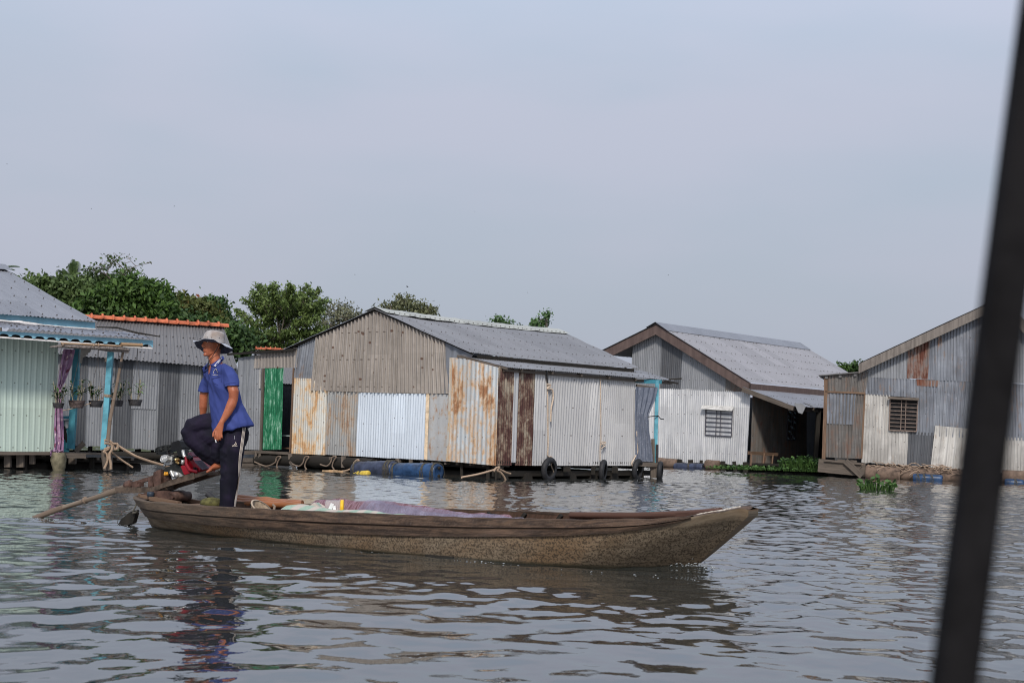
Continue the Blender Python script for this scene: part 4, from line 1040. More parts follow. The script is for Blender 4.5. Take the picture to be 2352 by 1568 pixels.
# leaning bamboo pole
A2 = E1.shift(-.05); P_ = [A2.hit(cr('Q', x, y)) for x, y in ((725,1300),(752,1040),(800,780),(845,560),(882,360),(915,185))]
mb = MB(); 
for i in range(len(P_)-1): mb.tube([P_[i], P_[i]*.03+P_[i+1]*.97, P_[i+1]], [.042-.003*i, .038-.003*i, .044-.003*i], 8, 0)
o = mb.build('bamboo_pole', M['bamboo_grey'], None, P_[0]); tag(o, 'leaning bamboo pole tied beside the front turquoise porch post', 'pole')
mb = MB(); mb.lathe([(.05,-.06),(.05,.06)], A2.hit(cr('Q', 888, 340)), V((.1,0,1)), 8); c_ = mb.build('tape', M['rubber'], None, A2.hit(cr('Q', 888, 340)))
c_.parent = o; c_.location = c_.location-o.location
# purple curtain
t = NT('purple_patterned_cloth'); vo = t.n('ShaderNodeTexVoronoi', i_Scale=9.0); t.L(t.coord('UV', (1,1,1)), vo.inputs['Vector'])
bk = t.n('ShaderNodeTexBrick'); bk.inputs['Scale'].default_value = 3.2; t.L(t.coord('UV', (1,1,1)), bk.inputs['Vector'])
bk.inputs['Color1'].default_value = (.22,.11,.21,1); bk.inputs['Color2'].default_value = (.38,.26,.37,1); bk.inputs['Mortar'].default_value = (.28,.16,.27,1); bk.inputs['Brick Width'].default_value = .4
c = t.mix(t.ramp(vo.outputs['Distance'], .16, .30, True), bk.outputs[0], (.55,.42,.45)); c = t.mix(t.ramp(t.noise(t.coord('UV'), 5, 4), .56, .62), c, (.14,.035,.06)); M['cloth_purple'] = t.done(c, .8)
cu = cloth('curtain', M['cloth_purple'], 'purple patterned curtain tied back at the corner of the mint green house', 'curtain', W1.shift(.12), 'Q',
      [(170,140),(128,330),(108,520),(92,650),(80,720),(60,850),(55,1000),(52,1150),(62,1280),(45,1420)],
      [(312,150),(272,330),(190,540),(132,650),(128,720),(150,850),(162,1000),(170,1150),(170,1300),(160,1460)], 0, 2.3, .035, seedv=9, uw=.45)
mb = MB(); WC = W1.shift(.14)
mb.ell(WC.hit(cr('Q', 105, 672)), (.10,.07,.035), 12, 6); tb = mb.build('tie_band', M['cloth_purple'], None, cu.location); tb.parent = cu; tb.location = (0,0,0)
mb = MB(); vs = []
for j in range(14):
    for i in range(20):
        vs.append(WC.hit(cr('Q', -10+i*8.5, 1405+j*6+8*noise.noise(V((i*.5,j*.4,0)))))+WC.n*(.08*noise.noise(V((i*.6, j*.7, 4)))+.05))
mb.add(vs, [(j*20+i, j*20+i+1, (j+1)*20+i+1, (j+1)*20+i) for j in range(13) for i in range(19)], [(v.x*2, v.z*2) for v in vs], 0, True)
tb = mb.build('bunched_hem', M['cloth_purple'], None, cu.location); tb.parent = cu; tb.location = (0,0,0)

# hanging orchid pots
M['orchid'] = plain('orchid_leaf', (.035,.075,.022), .5, 0, .45, 8); M['orchid2'] = plain('orchid_leaf_light', (.10,.19,.035), .5, 0, .4, 8)
M['pot'] = plain('black_basket_pot', (.03,.028,.03), .7, 0, .4, 30, .6); M['potbrown'] = plain('brown_basket_pot', (.07,.05,.045), .7, 0, .4, 30, .6)
M['wire'] = plain('wire', (.12,.10,.09), .6)
pots = []
def leafblade(mb, p, d, L_, wd, droop, m=0):
    p = V(p); d = V(d).normalized(); sd = d.cross(V((0,0,1))); sd = sd.normalized() if sd.length > .01 else V((1,0,0)); vs = []
    for i in range(5):
        g = i/4; c = p+d*L_*g+V((0,0,-droop*g*g)); w_ = wd*math.sin(math.pi*min(.97, .12+.85*g))
        vs += [c-sd*w_, c+sd*w_]
    mb.add(vs, [(2*i, 2*i+1, 2*i+3, 2*i+2) for i in range(4)], None, m, True)
def orchid(px, py, wpx, dens, light, label, seed, brown=False, topy=120, Yp=None):
    random.seed(seed); pl_ = E1.shift(-.35); c = pl_.hit(cr('Q', px, py)); r = wpx/3.136*K*c.y/F0/2
    T_ = thing('hanging_orchid_pot', label, 'potted plant', c, 'orchid pots hanging in the blue porch')
    mb = MB(); hh = r*.92; sq = 6
    for j in range(sq):
        z0 = -hh/2+hh*j/sq; rr = r*(.74+.26*(j+.5)/sq); 
        mb.lathe([(rr*.97, z0), (rr, z0+.004), (rr*1.01, z0+hh/sq*.7), (rr*.98, z0+hh/sq*.75)], c, seg=16)
    mb.lathe([(0,-hh/2),(r*.74,-hh/2),(r*.94,hh/2-.01),(0,hh/2-.02)], c, seg=16); mb.build('pot', M['potbrown'] if brown else M['pot'], T_)
    mb = MB()
    for i in range(dens):
        a = random.uniform(0, 6.28); q = c+V((math.cos(a)*r*.5, math.sin(a)*r*.5, hh*.45)); hgt = random.uniform(.15,.42)
        tip = q+V((math.cos(a)*.12*random.random(), math.sin(a)*.1*random.random(), hgt)); mb.tube([q, (q+tip)/2+V((random.uniform(-.02,.02),0,0)), tip], .009, 5, 1)
        for j in range(random.randint(5, 8)):
            g = random.uniform(.25, 1); b = q+(tip-q)*g; an = random.uniform(0, 6.28)
            leafblade(mb, b, V((math.cos(an), math.sin(an)*.7, random.uniform(.1,.9))), random.uniform(.12,.21), random.uniform(.014,.026), random.uniform(.02,.09), 0)
    mb.build('foliage', [M['orchid2'] if light else M['orchid'], plain('orchid_stem', (.22,.2,.15), .8) if 'orchid_stem' not in bpy.data.materials else bpy.data.materials['orchid_stem']], T_)
    mb = MB(); topp = pl_.hit(cr('Q', px, topy))
    for dx in (-.8, .8): mb.tube([c+V((dx*r, 0, hh/2)), V((c.x+dx*r*.1, c.y, c.z+.8)), V((c.x, c.y, topp.z))], .004, 4)
    mb.build('hanging_wire', M['wire'], T_)
orchid(105, 850, 150, 7, 0, 'orchid in a dark pot partly behind the purple curtain, leftmost of the row', 1)
orchid(335, 832, 215, 9, 0, 'orchid in a brown basket right beside the rear turquoise post', 2, True)
orchid(575, 828, 190, 9, 0, 'tall dark-leaved orchid in a black pot between the two turquoise posts', 3)
orchid(835, 820, 180, 9, 0, 'orchid in a black pot crossed by the leaning bamboo pole', 4)
orchid(1068, 815, 182, 6, 1, 'lighter green orchid in a black basket, rightmost of the row', 5)
random.seed(11)
q = E1.shift(-.3)
rope('tie_rope', [q.hit(cr('Q', *p)) for p in ((155,915),(320,880),(500,825),(600,790),(690,735),(760,728))], .008, M['rope'], 'thin rope sagging from the porch post across the orchid pots', cat='rope')
mb = MB()
for k_ in range(4): mb.lathe([(.075,-.006),(.082,0),(.075,.006)], E1.shift(-.25).hit(cr('Q', 722, 715+k_*9)), V((.06,0,1)), 10)
o = mb.build('rope_lashing', M['rope'], None, E1.shift(-.25).hit(cr('Q', 722, 728))); tag(o, 'rope lashing wound round the front turquoise porch post', 'rope')

# ================================================================== house 2: grey shed with the orange ridge
e2 = V((.90, .436, 0)); b2 = V((-.436, .90, 0))
W2 = Plane(atY(cr('C', 1000, 480), 38.0), e2)
H2 = thing('grey_shed_house', 'low grey zinc floating shed with a ridge of orange tiles, behind the boatman', 'house', tuple(V((W2.a.x, W2.a.y, 0))))
for i, (xa, xb, mt, yb) in enumerate(((330,470,'zinc',1290),(468,540,'zinc_dark',1292),(536,710,'zinc',1300),(708,830,'zinc_dark',1312),(826,992,'zinc',1316),(988,1120,'zinc_dark',1318),(1118,1250,'zinc',1325),(1248,1420,'zinc_dark',1332),(1418,1640,'zinc',1345))):
    yt = 745+(xa-540)*.088; yt2 = 745+(xb-540)*.088
    panel(H2, W2, 'A', pp((xa+ (14 if i else 0), yt-10),(xb+14, yt2-10)), pp((xa-8, yb+10),(xb-8, yb+14)), M[mt], off=.004+.007*(i % 2), pitch=.066, amp=.007, ragged=.02)
panel(H2, W2, 'A', pp((836,800),(995,805)), pp((822,1072),(980,1078)), M['zinc'], off=.02, pitch=.066, amp=.007)
EV2 = W2.shift(.25)
ev0 = EV2.hit(cr('A', 330, 728)); ev1 = EV2.hit(cr('B', 590, 462))
r2a = None
RK = Plane(ev1, b2)
rr_ = RK.hit(cr('R', 1500, 605)); rr_.z = rr_.z
# the ridge in the vertical plane through rr_ along e2
RG = Plane(rr_, e2); rd0 = RG.hit(cr('R', 560, 542)); rd1 = RG.hit(cr('R', 1505, 603)); rd0 = rd0-(rd1-rd0).normalized()*1.5
roof(H2, ev0-(ev1-ev0).normalized()*1.5, ev1, rd1, rd0, [M['roof_grey2'], M['bolt']], pitch=.10, amp=.014, bolts=(.04,.2,.42,.65,.95), bstep=2, name='roof', bs=.022)
roof(H2, ev1+b2*2*((rd1-ev1).dot(b2)), ev0+b2*2*((rd1-ev1).dot(b2)), rd0, rd1, [M['roof_grey2'], M['bolt']], name='roof')
def tile_ridge(a, b, n, house, r=.135):
    d = (b-a)/n; dn = d.normalized(); s_ = dn.cross(V((0,0,1))).normalized(); mb = MB()
    for i in range(n):
        p = a+d*i; j0 = random.uniform(-.01,.01); ring = []
        for g, rad, dz in ((-.06, r*1.12, .0), (.10, r*1.22, .012), (.14, r*.93, 0), (.6, r*.88, 0), (1.02, r*.9, 0)):
            ring.append([p+d*g+s_*math.cos(t_)*rad*1.1+V((0,0,math.sin(t_)*rad*.85+dz+j0+.02)) for t_ in [math.pi*k/10 for k in range(11)]])
        vs = [v for q in ring for v in q]
        mb.add(vs, [(j*11+k, j*11+k+1, (j+1)*11+k+1, (j+1)*11+k) for j in range(4) for k in range(10)], None, 0, True)
    return mb.build('ridge_tiles', M['orange_tile'], house)
tile_ridge(rd0+V((0,0,-.02)), rd1+e2*.1+V((0,0,-.02)), 19, H2)
# end wall + dark underside
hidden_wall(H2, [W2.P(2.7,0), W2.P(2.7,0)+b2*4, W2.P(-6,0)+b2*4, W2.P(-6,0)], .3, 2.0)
gx = W2.sz(cr('A', 330, 1300))[0]; floor_frame(H2, W2.P(gx,0)-W2.n*.1, e2, b2, W2.sz(cr('B',590,1060))[0]-gx, 4, .48, 12)
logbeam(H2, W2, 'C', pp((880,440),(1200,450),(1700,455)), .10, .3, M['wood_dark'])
logbeam(H2, W2, 'C', pp((1110,575),(1300,582),(1500,585)), .07, 1.2, plain('mossy_log', (.035,.04,.018), .9, 0, .5))
mb = MB(); mb.beam(W2.P(*W2.sz(cr('Q', 660, 283)), .3), W2.P(*W2.sz(cr('Q', 720, 290)), .3), .1, .1); mb.build('rafter', M['wood_grey'], H2)
# the roof tip further behind with orange tiles
HB = thing('orange_ridged_shed', 'sliver of another grey roof with orange ridge tiles behind the green door annex', 'house', tuple(V((-6.4, 44, 0))))
BP = Plane((-6.4, 44), (.95,.3)); ra = BP.hit(cr('B', 722, 318)); rb = BP.hit(cr('D', 265, 500))
ra2 = ra; tile_ridge(ra2, rb+(rb-ra)*.2, 7, HB, .08)
nb = V((-.3,.95,0))
roof(HB, ra-nb*2+V((0,0,-1.0)), rb+(rb-ra)*.2-nb*2+V((0,0,-1.0)), rb+(rb-ra)*.2+V((0,0,-.02)), ra+V((0,0,-.02)), [M['roof_grey2'], M['bolt']])
roof(HB, rb+(rb-ra)*.2+nb*2+V((0,0,-1.0)), ra+nb*2+V((0,0,-1.0)), ra+V((0,0,-.02)), rb+(rb-ra)*.2+V((0,0,-.02)), [M['roof_grey2'], M['bolt']])
hidden_wall(HB, [ra-nb*1.8, rb-nb*1.8, rb+nb*1.8, ra+nb*1.8, ra-nb*1.8], 0, ra.z-1)

# ================================================================== tyres, ropes and floating bits
tyre0 = thing('tyre_fender', 'black tyre hanging as a fender', 'tyre', (0,0,0), 'tyre fenders hung along the patchwork house')
mb = MB(); R_, r_ = .22, .075; vs = []; n1_, n2_ = 40, 14
for i in range(n1_):
    a = 2*math.pi*i/n1_
    for j in range(n2_):
        b = 2*math.pi*j/n2_; rb_ = r_*(1+.05*((i % 2) if abs(b) < 1.0 or b > 5.2 else 0))
        vs.append(((R_+rb_*math.cos(b))*math.cos(a), rb_*.95*math.sin(b), (R_+rb_*math.cos(b))*math.sin(a)))
mb.add(vs, [(i*n2_+j, ((i+1) % n1_)*n2_+j, ((i+1) % n1_)*n2_+(j+1) % n2_, i*n2_+(j+1) % n2_) for i in range(n1_) for j in range(n2_) if not (2*math.pi*(j+.5)/n2_ > 2.4 and 2*math.pi*(j+.5)/n2_ < 3.9)], None, 0, True)
mb.build('tread', M['rubber'], tyre0)
def place_tyre(T_, k, x, y, label, rz, ry, sc_=1.0, pl=S3, off=.13):
    T_.location = pl.P(*pl.sz(cr(k, x, y)), off); T_['label'] = label; T_.rotation_euler = (ry, 0, rz); T_.scale = (sc_,)*3
    return T_
ty2 = copy_tree(tyre0); ty3 = copy_tree(tyre0); ty4 = copy_tree(tyre0)
place_tyre(tyre0, 'E', 958, 1400, 'tyre fender on the knotted rope, under the clean grey wall nearest the maroon rust', 0.96, .10, .90)
place_tyre(ty2, 'E', 1442, 1412, 'tyre fender under the thin straight rope in the middle of the grey wall', 1.31, .08, .86)
place_tyre(ty3, 'E', 1752, 1405, 'tyre fender at the far end of the grey wall, beside the patterned curtain', 1.12, .1, .88)
place_tyre(ty4, 'E', 1960, 1418, 'tyre fender on the outermost corner pile below the turquoise post', 1.36, .05, .82, ENDP, .15)
def s3p(*pts, o=.06, k='E', pl=S3): return [pl.P(*pl.sz(cr(k, x, y)), o) for x, y in pts]
rope('fender_rope', s3p((950,515),(960,600),(965,650),(968,800),(970,1000),(972,1180),(970,1280),(1000,1290),(1015,1330),(1000,1360),(1020,1420),(1025,1460)), .016, M['rope_pale'], 'pale knotted rope hanging down the grey wall to the tyre nearest the maroon rust', group='ropes on the patchwork house')
rope('fender_rope', s3p((955,640),(985,650),(955,680),(1000,690),(1008,760),(990,860),(985,975), o=.09), .020, M['rope_pale'], 'loose frayed end of the knotted rope on the grey wall', group='ropes on the patchwork house')
rope('fender_rope', s3p((1440,560),(1443,800),(1445,1000),(1445,1150),(1438,1200),(1438,1320)), .012, M['rope_pale'], 'thin straight rope down the middle of the grey wall', group='ropes on the patchwork house')
rope('fender_rope', s3p((1435,1160),(1460,1155),(1480,1165),(1440,1175),(1475,1185),(1440,1215), o=.09), .013, M['rope_pale'], 'frayed rope knot above the middle tyre', group='ropes on the patchwork house')
rope('fender_rope', s3p((1752,1060),(1755,1150),(1762,1240),(1740,1290),(1710,1345),(1715,1370), o=.10), .016, M['rope_pale'], 'short rope at the end of the grey wall beside the patterned curtain', group='ropes on the patchwork house')
rope('fender_rope', s3p((948,515),(955,580),(962,640), o=.08), .02, M['rubber'], 'black strap at the top of the knotted rope under the lean-to eave', cat='strap')
rope('float_rope', s3p((100,1468),(250,1440),(380,1405),(430,1395),(500,1425),(540,1436), o=.35), .022, M['rope'], 'tan rope lashed from the drum end to the corner pile', group='ropes under the patchwork house')
rope('float_rope', s3p((380,1415),(400,1385),(430,1378),(410,1405),(440,1425),(470,1460),(485,1490), o=.38), .022, M['rope'], 'tan rope knot hanging into the water by the corner pile', group='ropes under the patchwork house')
random.seed(5)
for j, (x, lb) in enumerate(((265,'rope loop round the log just right of the green door'),(485,'rope loop round the log under the orange-stained sheet'),(700,'rope loop round the log under the grey rust-streaked sheet'))):
    rope('float_rope', s3p((x-180+80*(j>0),1365+20*(j>0)),(x-90+40*(j>0),1398),(x-20,1372),(x-8,1335),(x+12,1322),(x+25,1330),(x+5,1360),(x-5,1400),(x+10,1425), o=.20, k='D', pl=G3), .018, M['bamboo_grey'], lb, group='ropes under the patchwork house')
rope('float_rope', s3p((820,1440),(880,1430),(930,1400),(925,1380),(950,1352),(965,1355),(940,1385),(900,1420), o=.45, k='D', pl=G3), .022, M['rope'], 'rope loop at the left end of the navy drum', group='ropes under the patchwork house')
mb = MB()
for x0,y0,x1,y1 in ((740,1440,820,1448),(790,1438,880,1444)): mb.beam(G3.P(*G3.sz(cr('D',x0,y0)), .6), G3.P(*G3.sz(cr('D',x1,y1)), .7), .16, .06)
o = mb.build('floating_plank', plain('bright_split_wood', (.45,.3,.17), .8, 0, .3), None, G3.P(*G3.sz(cr('D',810,1442)), .6)); tag(o, 'split pale board floating left of the navy drum', 'board')
a = G3.P(*G3.sz(cr('D',1035,1462)), .9); b = G3.P(*G3.sz(cr('D',1158,1458)), .9)
T_ = thing('yellow_jerrycan', 'yellow plastic canister floating in front of the navy drum', 'canister', a)
d = (b-a).normalized(); mb = MB(); mb.lathe([(0,0),(.03,0),(.035,.05),(.06,.10),(.065,.14),(.065,.26),(.075,.28),(.075,(b-a).length-.03),(.06,(b-a).length),(0,(b-a).length)], a, d, 14, 0, True, .1); mb.build('body', plain('yellow_plastic', (.5,.36,.05), .5), T_)
mb = MB()
for q in (.3,.5): mb.lathe([(.066,-.01),(.083,0),(.066,.01)], a+d*(b-a).length*q, d, 14)
mb.build('strap', M['rope_dark'], T_)
# mooring rope from the mint house to its neighbour, with the knot on the post
E2_ = E1.shift(-.2); mk = lambda *pts, o=0, k='C': [E2_.P(*E2_.sz(cr(k, x, y)), o) for x, y in pts]
rope('mooring_rope', mk((860,330),(905,330),(950,345),(1050,405),(1130,450),(1230,488),(1330,520),(1420,545),(1500,568), o=.1), .028, M['rope'], 'thick tan mooring rope stretched from the turquoise post towards the engine', group='mooring ropes on the porch post')
rope('mooring_rope', mk((800,285),(850,292),(885,320),(930,325),(935,365),(905,380),(880,340),(840,320),(800,315), o=.16), .026, M['rope'], 'coiled knot of tan rope round the foot of the front turquoise post', group='mooring ropes on the porch post')
rope('mooring_rope', mk((880,340),(870,390),(850,420),(848,470),(860,520),(862,585), o=.18), .026, M['rope'], 'twisted rope end hanging from the knot into the water', group='mooring ropes on the porch post')
rope('mooring_rope', mk((800,380),(850,360),(840,380),(795,405),(825,430),(835,500),(800,580), o=.14), .022, M['rope'], 'loose rope looped left of the twisted end at the post', group='mooring ropes on the porch post')
rope('mooring_rope', mk((885,400),(950,455),(1010,500),(1070,540),(1115,570), o=.05), .020, M['rope'], 'thinner brown rope running from the knot down to the mossy log', group='mooring ropes on the porch post')
mb = MB(); q = mk((850,380),(855,450),(860,520),(865,600)); mb.tube(q, [.09,.11,.10,.09], 10, 0); o = mb.build('mooring_pile', M['wood_grey'], None, q[-1]); tag(o, 'grey mooring pile at the foot of the front turquoise post', 'pile')
# ================================================================== vegetation
def leafmat(name, c1, c2, c3=None):
    t = NT(name); a = t.n('ShaderNodeAttribute', attribute_name='rnd')
    cr_ = t.n('ShaderNodeValToRGB'); t.L(a.outputs['Fac'], cr_.inputs[0])
    cr_.color_ramp.elements[0].color = (*c1, 1); cr_.color_ramp.elements[1].color = (*c2, 1); cr_.color_ramp.elements[1].position = .8
    if c3: e = cr_.color_ramp.elements.new(.97); e.color = (*c3, 1)
    t.b.inputs['Subsurface Weight'].default_value = 0
    t.L(cr_.outputs[0], t.b.inputs['Base Color']); t.b.inputs['Roughness'].default_value = .55; t.b.inputs['Specular IOR Level'].default_value = .3
    tr = t.n('ShaderNodeBsdfTranslucent'); t.L(cr_.outputs[0], tr.inputs[0]); mx = t.n('ShaderNodeMixShader'); mx.inputs[0].default_value = .25
    t.L(t.b.outputs[0], mx.inputs[1]); t.L(tr.outputs[0], mx.inputs[2]); t.L(mx.outputs[0], t.t.nodes['Material Output'].inputs[0])
    return t.mat
BARK = plain('tree_bark', (.13,.11,.09), .9, 0, .3, 6, .6)
def leaves_mesh(name, P, N, size, mat, parent, rs, tint, aspect=.5):
    """P: leaf centres, N: rough facing, one folded leaf (2 quads) each"""
    n = len(P); d = rs.normal(size=(n,3)); d[:,2] -= .3; d /= np.linalg.norm(d, axis=1)[:,None]
    nn = N + rs.normal(size=(n,3))*.7; s_ = np.cross(d, nn); s_ /= np.linalg.norm(s_, axis=1)[:,None]+1e-9
    sz = size*(.55+.9*rs.rand(n))[:,None]
    up = np.cross(s_, d)
    a = P-d*sz*.5; b = P+s_*sz*aspect*.5+up*sz*.08; c = P+d*sz*.5-up*sz*.1; e = P-s_*sz*aspect*.5+up*sz*.08
    v = np.stack([a,b,c,e],1).reshape(-1,3)-np.array(ORG[parent.name])
    me = bpy.data.meshes.new(name); me.vertices.add(len(v)); me.vertices.foreach_set('co', v.ravel())
    me.loops.add(n*4); me.loops.foreach_set('vertex_index', np.arange(n*4, dtype=np.int32)); me.polygons.add(n)
    me.polygons.foreach_set('loop_start', (np.arange(n)*4).astype(np.int32)); me.update()
    at = me.attributes.new('rnd', 'FLOAT', 'POINT'); at.data.foreach_set('value', np.repeat(np.clip(tint,0,1),4).astype(np.float32))
    me.materials.append(mat); o = bpy.data.objects.new(name, me); COL.objects.link(o); o.parent = parent; ORG[o.name] = ORG[parent.name]; return o
def tree(name, label, base, blobs, mat, nleaf, leaf, seed, clump=.5, group='trees behind the floating houses', trunk=.16, per=26, hollow=.55, spiky=0, shade=0.0):
    """blobs: (centre, (rx,ry,rz)) - ellipsoid boughs filled with leaf clumps, each clump on its own twig"""
    rs = np.random.RandomState(seed); base = V(base); T_ = thing(name, label, 'tree', base, group)
    tot = sum(b[1][0]*b[1][2] for b in blobs); mb = MB(); Ps = []; Ns = []; Ti = []
    for c, r in blobs:
        c = V(c); nc = max(3, int(nleaf*(r[0]*r[2])/tot/per))
        q0 = V((base.x+(c.x-base.x)*.25, base.y+(c.y-base.y)*.3, base.z+(c.z-base.z)*.45))
        mb.tube([base, q0+V(rs.normal(size=3)*.1), c+V((0,0,-r[2]*.3))], [trunk, trunk*.7, trunk*.3], 6, 0)
        for k in range(nc):
            d = rs.normal(size=3); d /= np.linalg.norm(d); rad = (hollow+(1-hollow)*rs.rand()**.6) * (1+.22*noise.noise(V((d[0]*2+seed, d[1]*2, d[2]*2))))
            p = np.array(c)+d*np.array(r)*rad
            if k % 3 == 0:
                m_ = np.array(c)*.6+p*.4+rs.normal(size=3)*.05; mb.tube([c+V((0,0,-r[2]*.25)), V(m_), V(p)], [trunk*.25, trunk*.14, trunk*.05], 4, 0, False)
            cs = clump*(.6+.8*rs.rand()); m = int(per*(.6+.8*rs.rand()))
            off = rs.normal(size=(m,3))*cs*np.array([.55,.55,.38])
            if spiky: off += np.outer(rs.rand(m)**.8*spiky*cs*2.4, d*np.array([1,.8,.35])+np.array([0,0,.10]))
            Ps.append(p+off); Ns.append(np.tile(d+np.array([0,0,.8]), (m,1)))
            Ti.append(.02+.50*rs.rand()**1.3+.38*rs.rand(m)+.14*off[:,2]/cs)  # random tint with highlights painted in: paler towards each clump's top
    mb.build('trunk', BARK, T_)
    leaves_mesh('crown', np.concatenate(Ps), np.concatenate(Ns), leaf, mat, T_, rs, np.concatenate(Ti)); return T_
def bl(Y, *items):
    out = []
    for x, y, rx, ry in items:      # 2352-px centre and radii
        out.append((atY((x, y), Y+random.uniform(-.5,.5)), (rx*Y/F0, rx*Y/F0*.8, ry*Y/F0)))
    return out
def gb(x, Y): p = atY((x, 1000), Y); return (p.x, p.y, .5)
def feather_tree(name, label, base, Y, tips, mat, seed, leaf=.14, n=24):
    rs = np.random.RandomState(seed); base = V(base); T_ = thing(name, label, 'tree', base, 'trees behind the floating houses'); mb = MB(); P = []; N = []; Ti = []
    hub = atY((642, 800), Y)
    mb.tube([base, (base+hub)/2+V((.1,0,0)), hub], [.12,.10,.07], 7, 0, False)
    for x, y, dn in tips:
        tip = atY((x, y), Y+rs.uniform(-1.3, 1.3)); st_ = hub+(tip-hub)*.15+V((0,0,.3)); L_ = (tip-st_).length
        mid = st_+(tip-st_)*.55+V((0,0,.12*L_*0+.05)); pts = [st_, mid, tip]; mb.tube([hub]+pts, [.028,.025,.018,.008], 5, 0, False)
        nb_ = int(10+L_*9); tb_ = rs.uniform(-.12,.12)
        for k in range(nb_):
            g = .30+.72*k/nb_; c = np.array(st_.lerp(tip, min(g,1.0)) if g > .55 else st_.lerp(mid, g/.55)); wd_ = .46*(1.08-g)+.09
            dr = np.array((tip-st_).normalized()); sd_ = rs.normal(size=3); sd_[2] = sd_[2]*.25+.10; sd_ = sd_/np.linalg.norm(sd_)*wd_*rs.uniform(.5,1.3)
            e = c+sd_+dr*wd_*.9; m_ = int(n*dn*(.5+.6*rs.rand())); f = rs.rand(m_)[:,None]
            q = c+(e-c)*f+rs.normal(size=(m_,3))*np.array([.07,.10,.045]); P.append(q); N.append(np.tile([0,0,1.2], (m_,1))); Ti.append(.30+tb_+.5*rs.rand(m_)+.15*rs.rand())
            if k % 2 == 0: mb.tube([V(c), V(e)], [.014,.006], 4, 0, False)
    mb.build('trunk', BARK, T_); leaves_mesh('crown', np.concatenate(P), np.concatenate(N), leaf, mat, T_, rs, np.concatenate(Ti)); return T_
LG = leafmat('leaf_bright', (.018,.040,.011), (.085,.155,.03)); LM = leafmat('leaf_mid', (.035,.062,.020), (.10,.15,.045))
LD = leafmat('leaf_dark', (.022,.05,.016), (.06,.11,.028)); LO = leafmat('leaf_olive', (.09,.10,.05), (.17,.18,.09))
LR = leafmat('leaf_autumn', (.06,.07,.02), (.11,.13,.035), (.24,.075,.035)); LS = leafmat('leaf_sparse_grey', (.10,.105,.065), (.18,.185,.11)); LF = leafmat('leaf_fresh', (.05,.10,.04), (.10,.18,.06))
random.seed(3)
tree('bushy_tree', 'mid green bushy tree behind the mint house roof, left of the palm', gb(120,62), bl(62,(95,662,30,16),(140,666,38,20),(180,674,38,24),(120,696,58,26),(78,652,12,8)), LM, 13000, .20, 1, .45)
tree('bushy_tree', 'brownish green tree directly behind the spiky palm', gb(215,64), bl(64,(212,650,24,14),(245,662,34,22),(200,680,42,28),(225,698,58,30)), LM, 11000, .19, 2, .45)
tree('leafy_tree', 'large rounded bright green tree with big leaves, tallest behind the orange-ridged shed', gb(290,50), bl(50,(300,672,48,26),(345,683,38,26),(260,688,46,26),(230,706,38,24),(350,708,42,26),(290,714,78,28),(370,720,28,18),(205,726,32,18)), LG, 26000, .20, 3, .36, shade=.2)
tree('autumn_tree', 'tree with reddish brown leaves right of the large bright green one', gb(420,54), bl(54,(405,705,28,16),(440,715,35,20),(470,735,32,24),(410,730,50,22)), LR, 10000, .19, 4, .35, spiky=.2)
tree('narrow_tree', 'small narrow dark green tree with two rounded tips', gb(495,60), bl(60,(482,702,11,16),(503,705,11,16),(493,730,24,22),(515,750,26,22),(480,755,30,20)), LD, 8000, .17, 5, .28)
feather_tree('spreading_tree', 'wide feathery green tree with long spiky boughs behind the boatman and green door', gb(640,58), 58,
    [(537,752,.5),(545,715,.7),(565,690,.8),(585,672,.9),(602,664,1),(625,660,1),(650,672,.8),(668,664,1),(690,680,.8),(712,668,1),(735,690,.9),(745,712,.8),(728,732,.7),(738,752,.6),(560,735,.6),(600,700,.8),(640,695,.9),(680,705,.9),(610,730,.9),(655,735,.9),(700,730,.8),(575,760,.8),(620,765,.9),(665,765,.9),(705,765,.8),(550,785,.7),(590,795,.8),(640,795,.9),(685,790,.8),(592,656,.8),(630,654,.9),(668,655,.8),(702,659,.9),(731,667,.9),(748,694,.7),(545,768,.9),(575,788,.9),(605,802,.9),(625,800,.9),(665,800,.9),(700,797,.9),(728,775,.8),(738,760,.8),(655,775,.9),(600,780,.9)], leafmat('leaf_feathery', (.040,.070,.022), (.15,.21,.06)), 6)
tree('sparse_tree', 'thin greyish tree between the feathery tree and the patchwork gable', gb(790,66), bl(66,(775,712,22,13),(795,730,34,16),(765,748,30,16),(815,738,22,10),(750,770,25,18)), LS, 3000, .13, 7, .26, spiky=.5, hollow=.25, per=16)
tree('olive_tree', 'olive green tree rising behind the ridge of the patchwork house', gb(935,66), bl(66,(925,695,26,15),(897,708,20,9),(965,712,26,15),(985,718,13,15),(935,725,55,14),(940,760,40,20)), LO, 5200, .14, 8, .22, spiky=.4, hollow=.2, per=18)
tree('green_tree', 'small bright green treetop leaning left over the long grey ridge', gb(1165,60), bl(60,(1142,735,10,8),(1158,742,16,7),(1175,752,18,7),(1165,775,25,20)), LF, 1800, .13, 9, .16, hollow=.2, spiky=.4, per=16)
tree('green_tree', 'upright bright green treetop at the right end of the long grey ridge', gb(1245,60), bl(60,(1255,725,8,9),(1245,738,13,9),(1228,740,9,6),(1240,755,22,9),(1245,780,25,20)), LF, 1800, .13, 10, .16, hollow=.2, spiky=.4, per=16)
tree('bush', 'small bright green bush tip between the white-fronted and zinc houses', gb(1945,70), bl(70,(1938,850,13,8),(1950,858,16,8)), LG, 1500, .16, 11, .25)
tree('bush', 'small dark bush tip at the left eave of the zinc house', gb(1970,70), bl(70,(1968,845,10,9),(1966,860,14,9)), LD, 1500, .16, 12, .25)
tree('undergrowth_bush', 'dark green thicket under the reddish and narrow trees', gb(430,52), bl(52,(400,750,60,28),(480,775,60,30),(540,790,40,28),(330,745,60,20)), LD, 11000, .2, 13, .4)
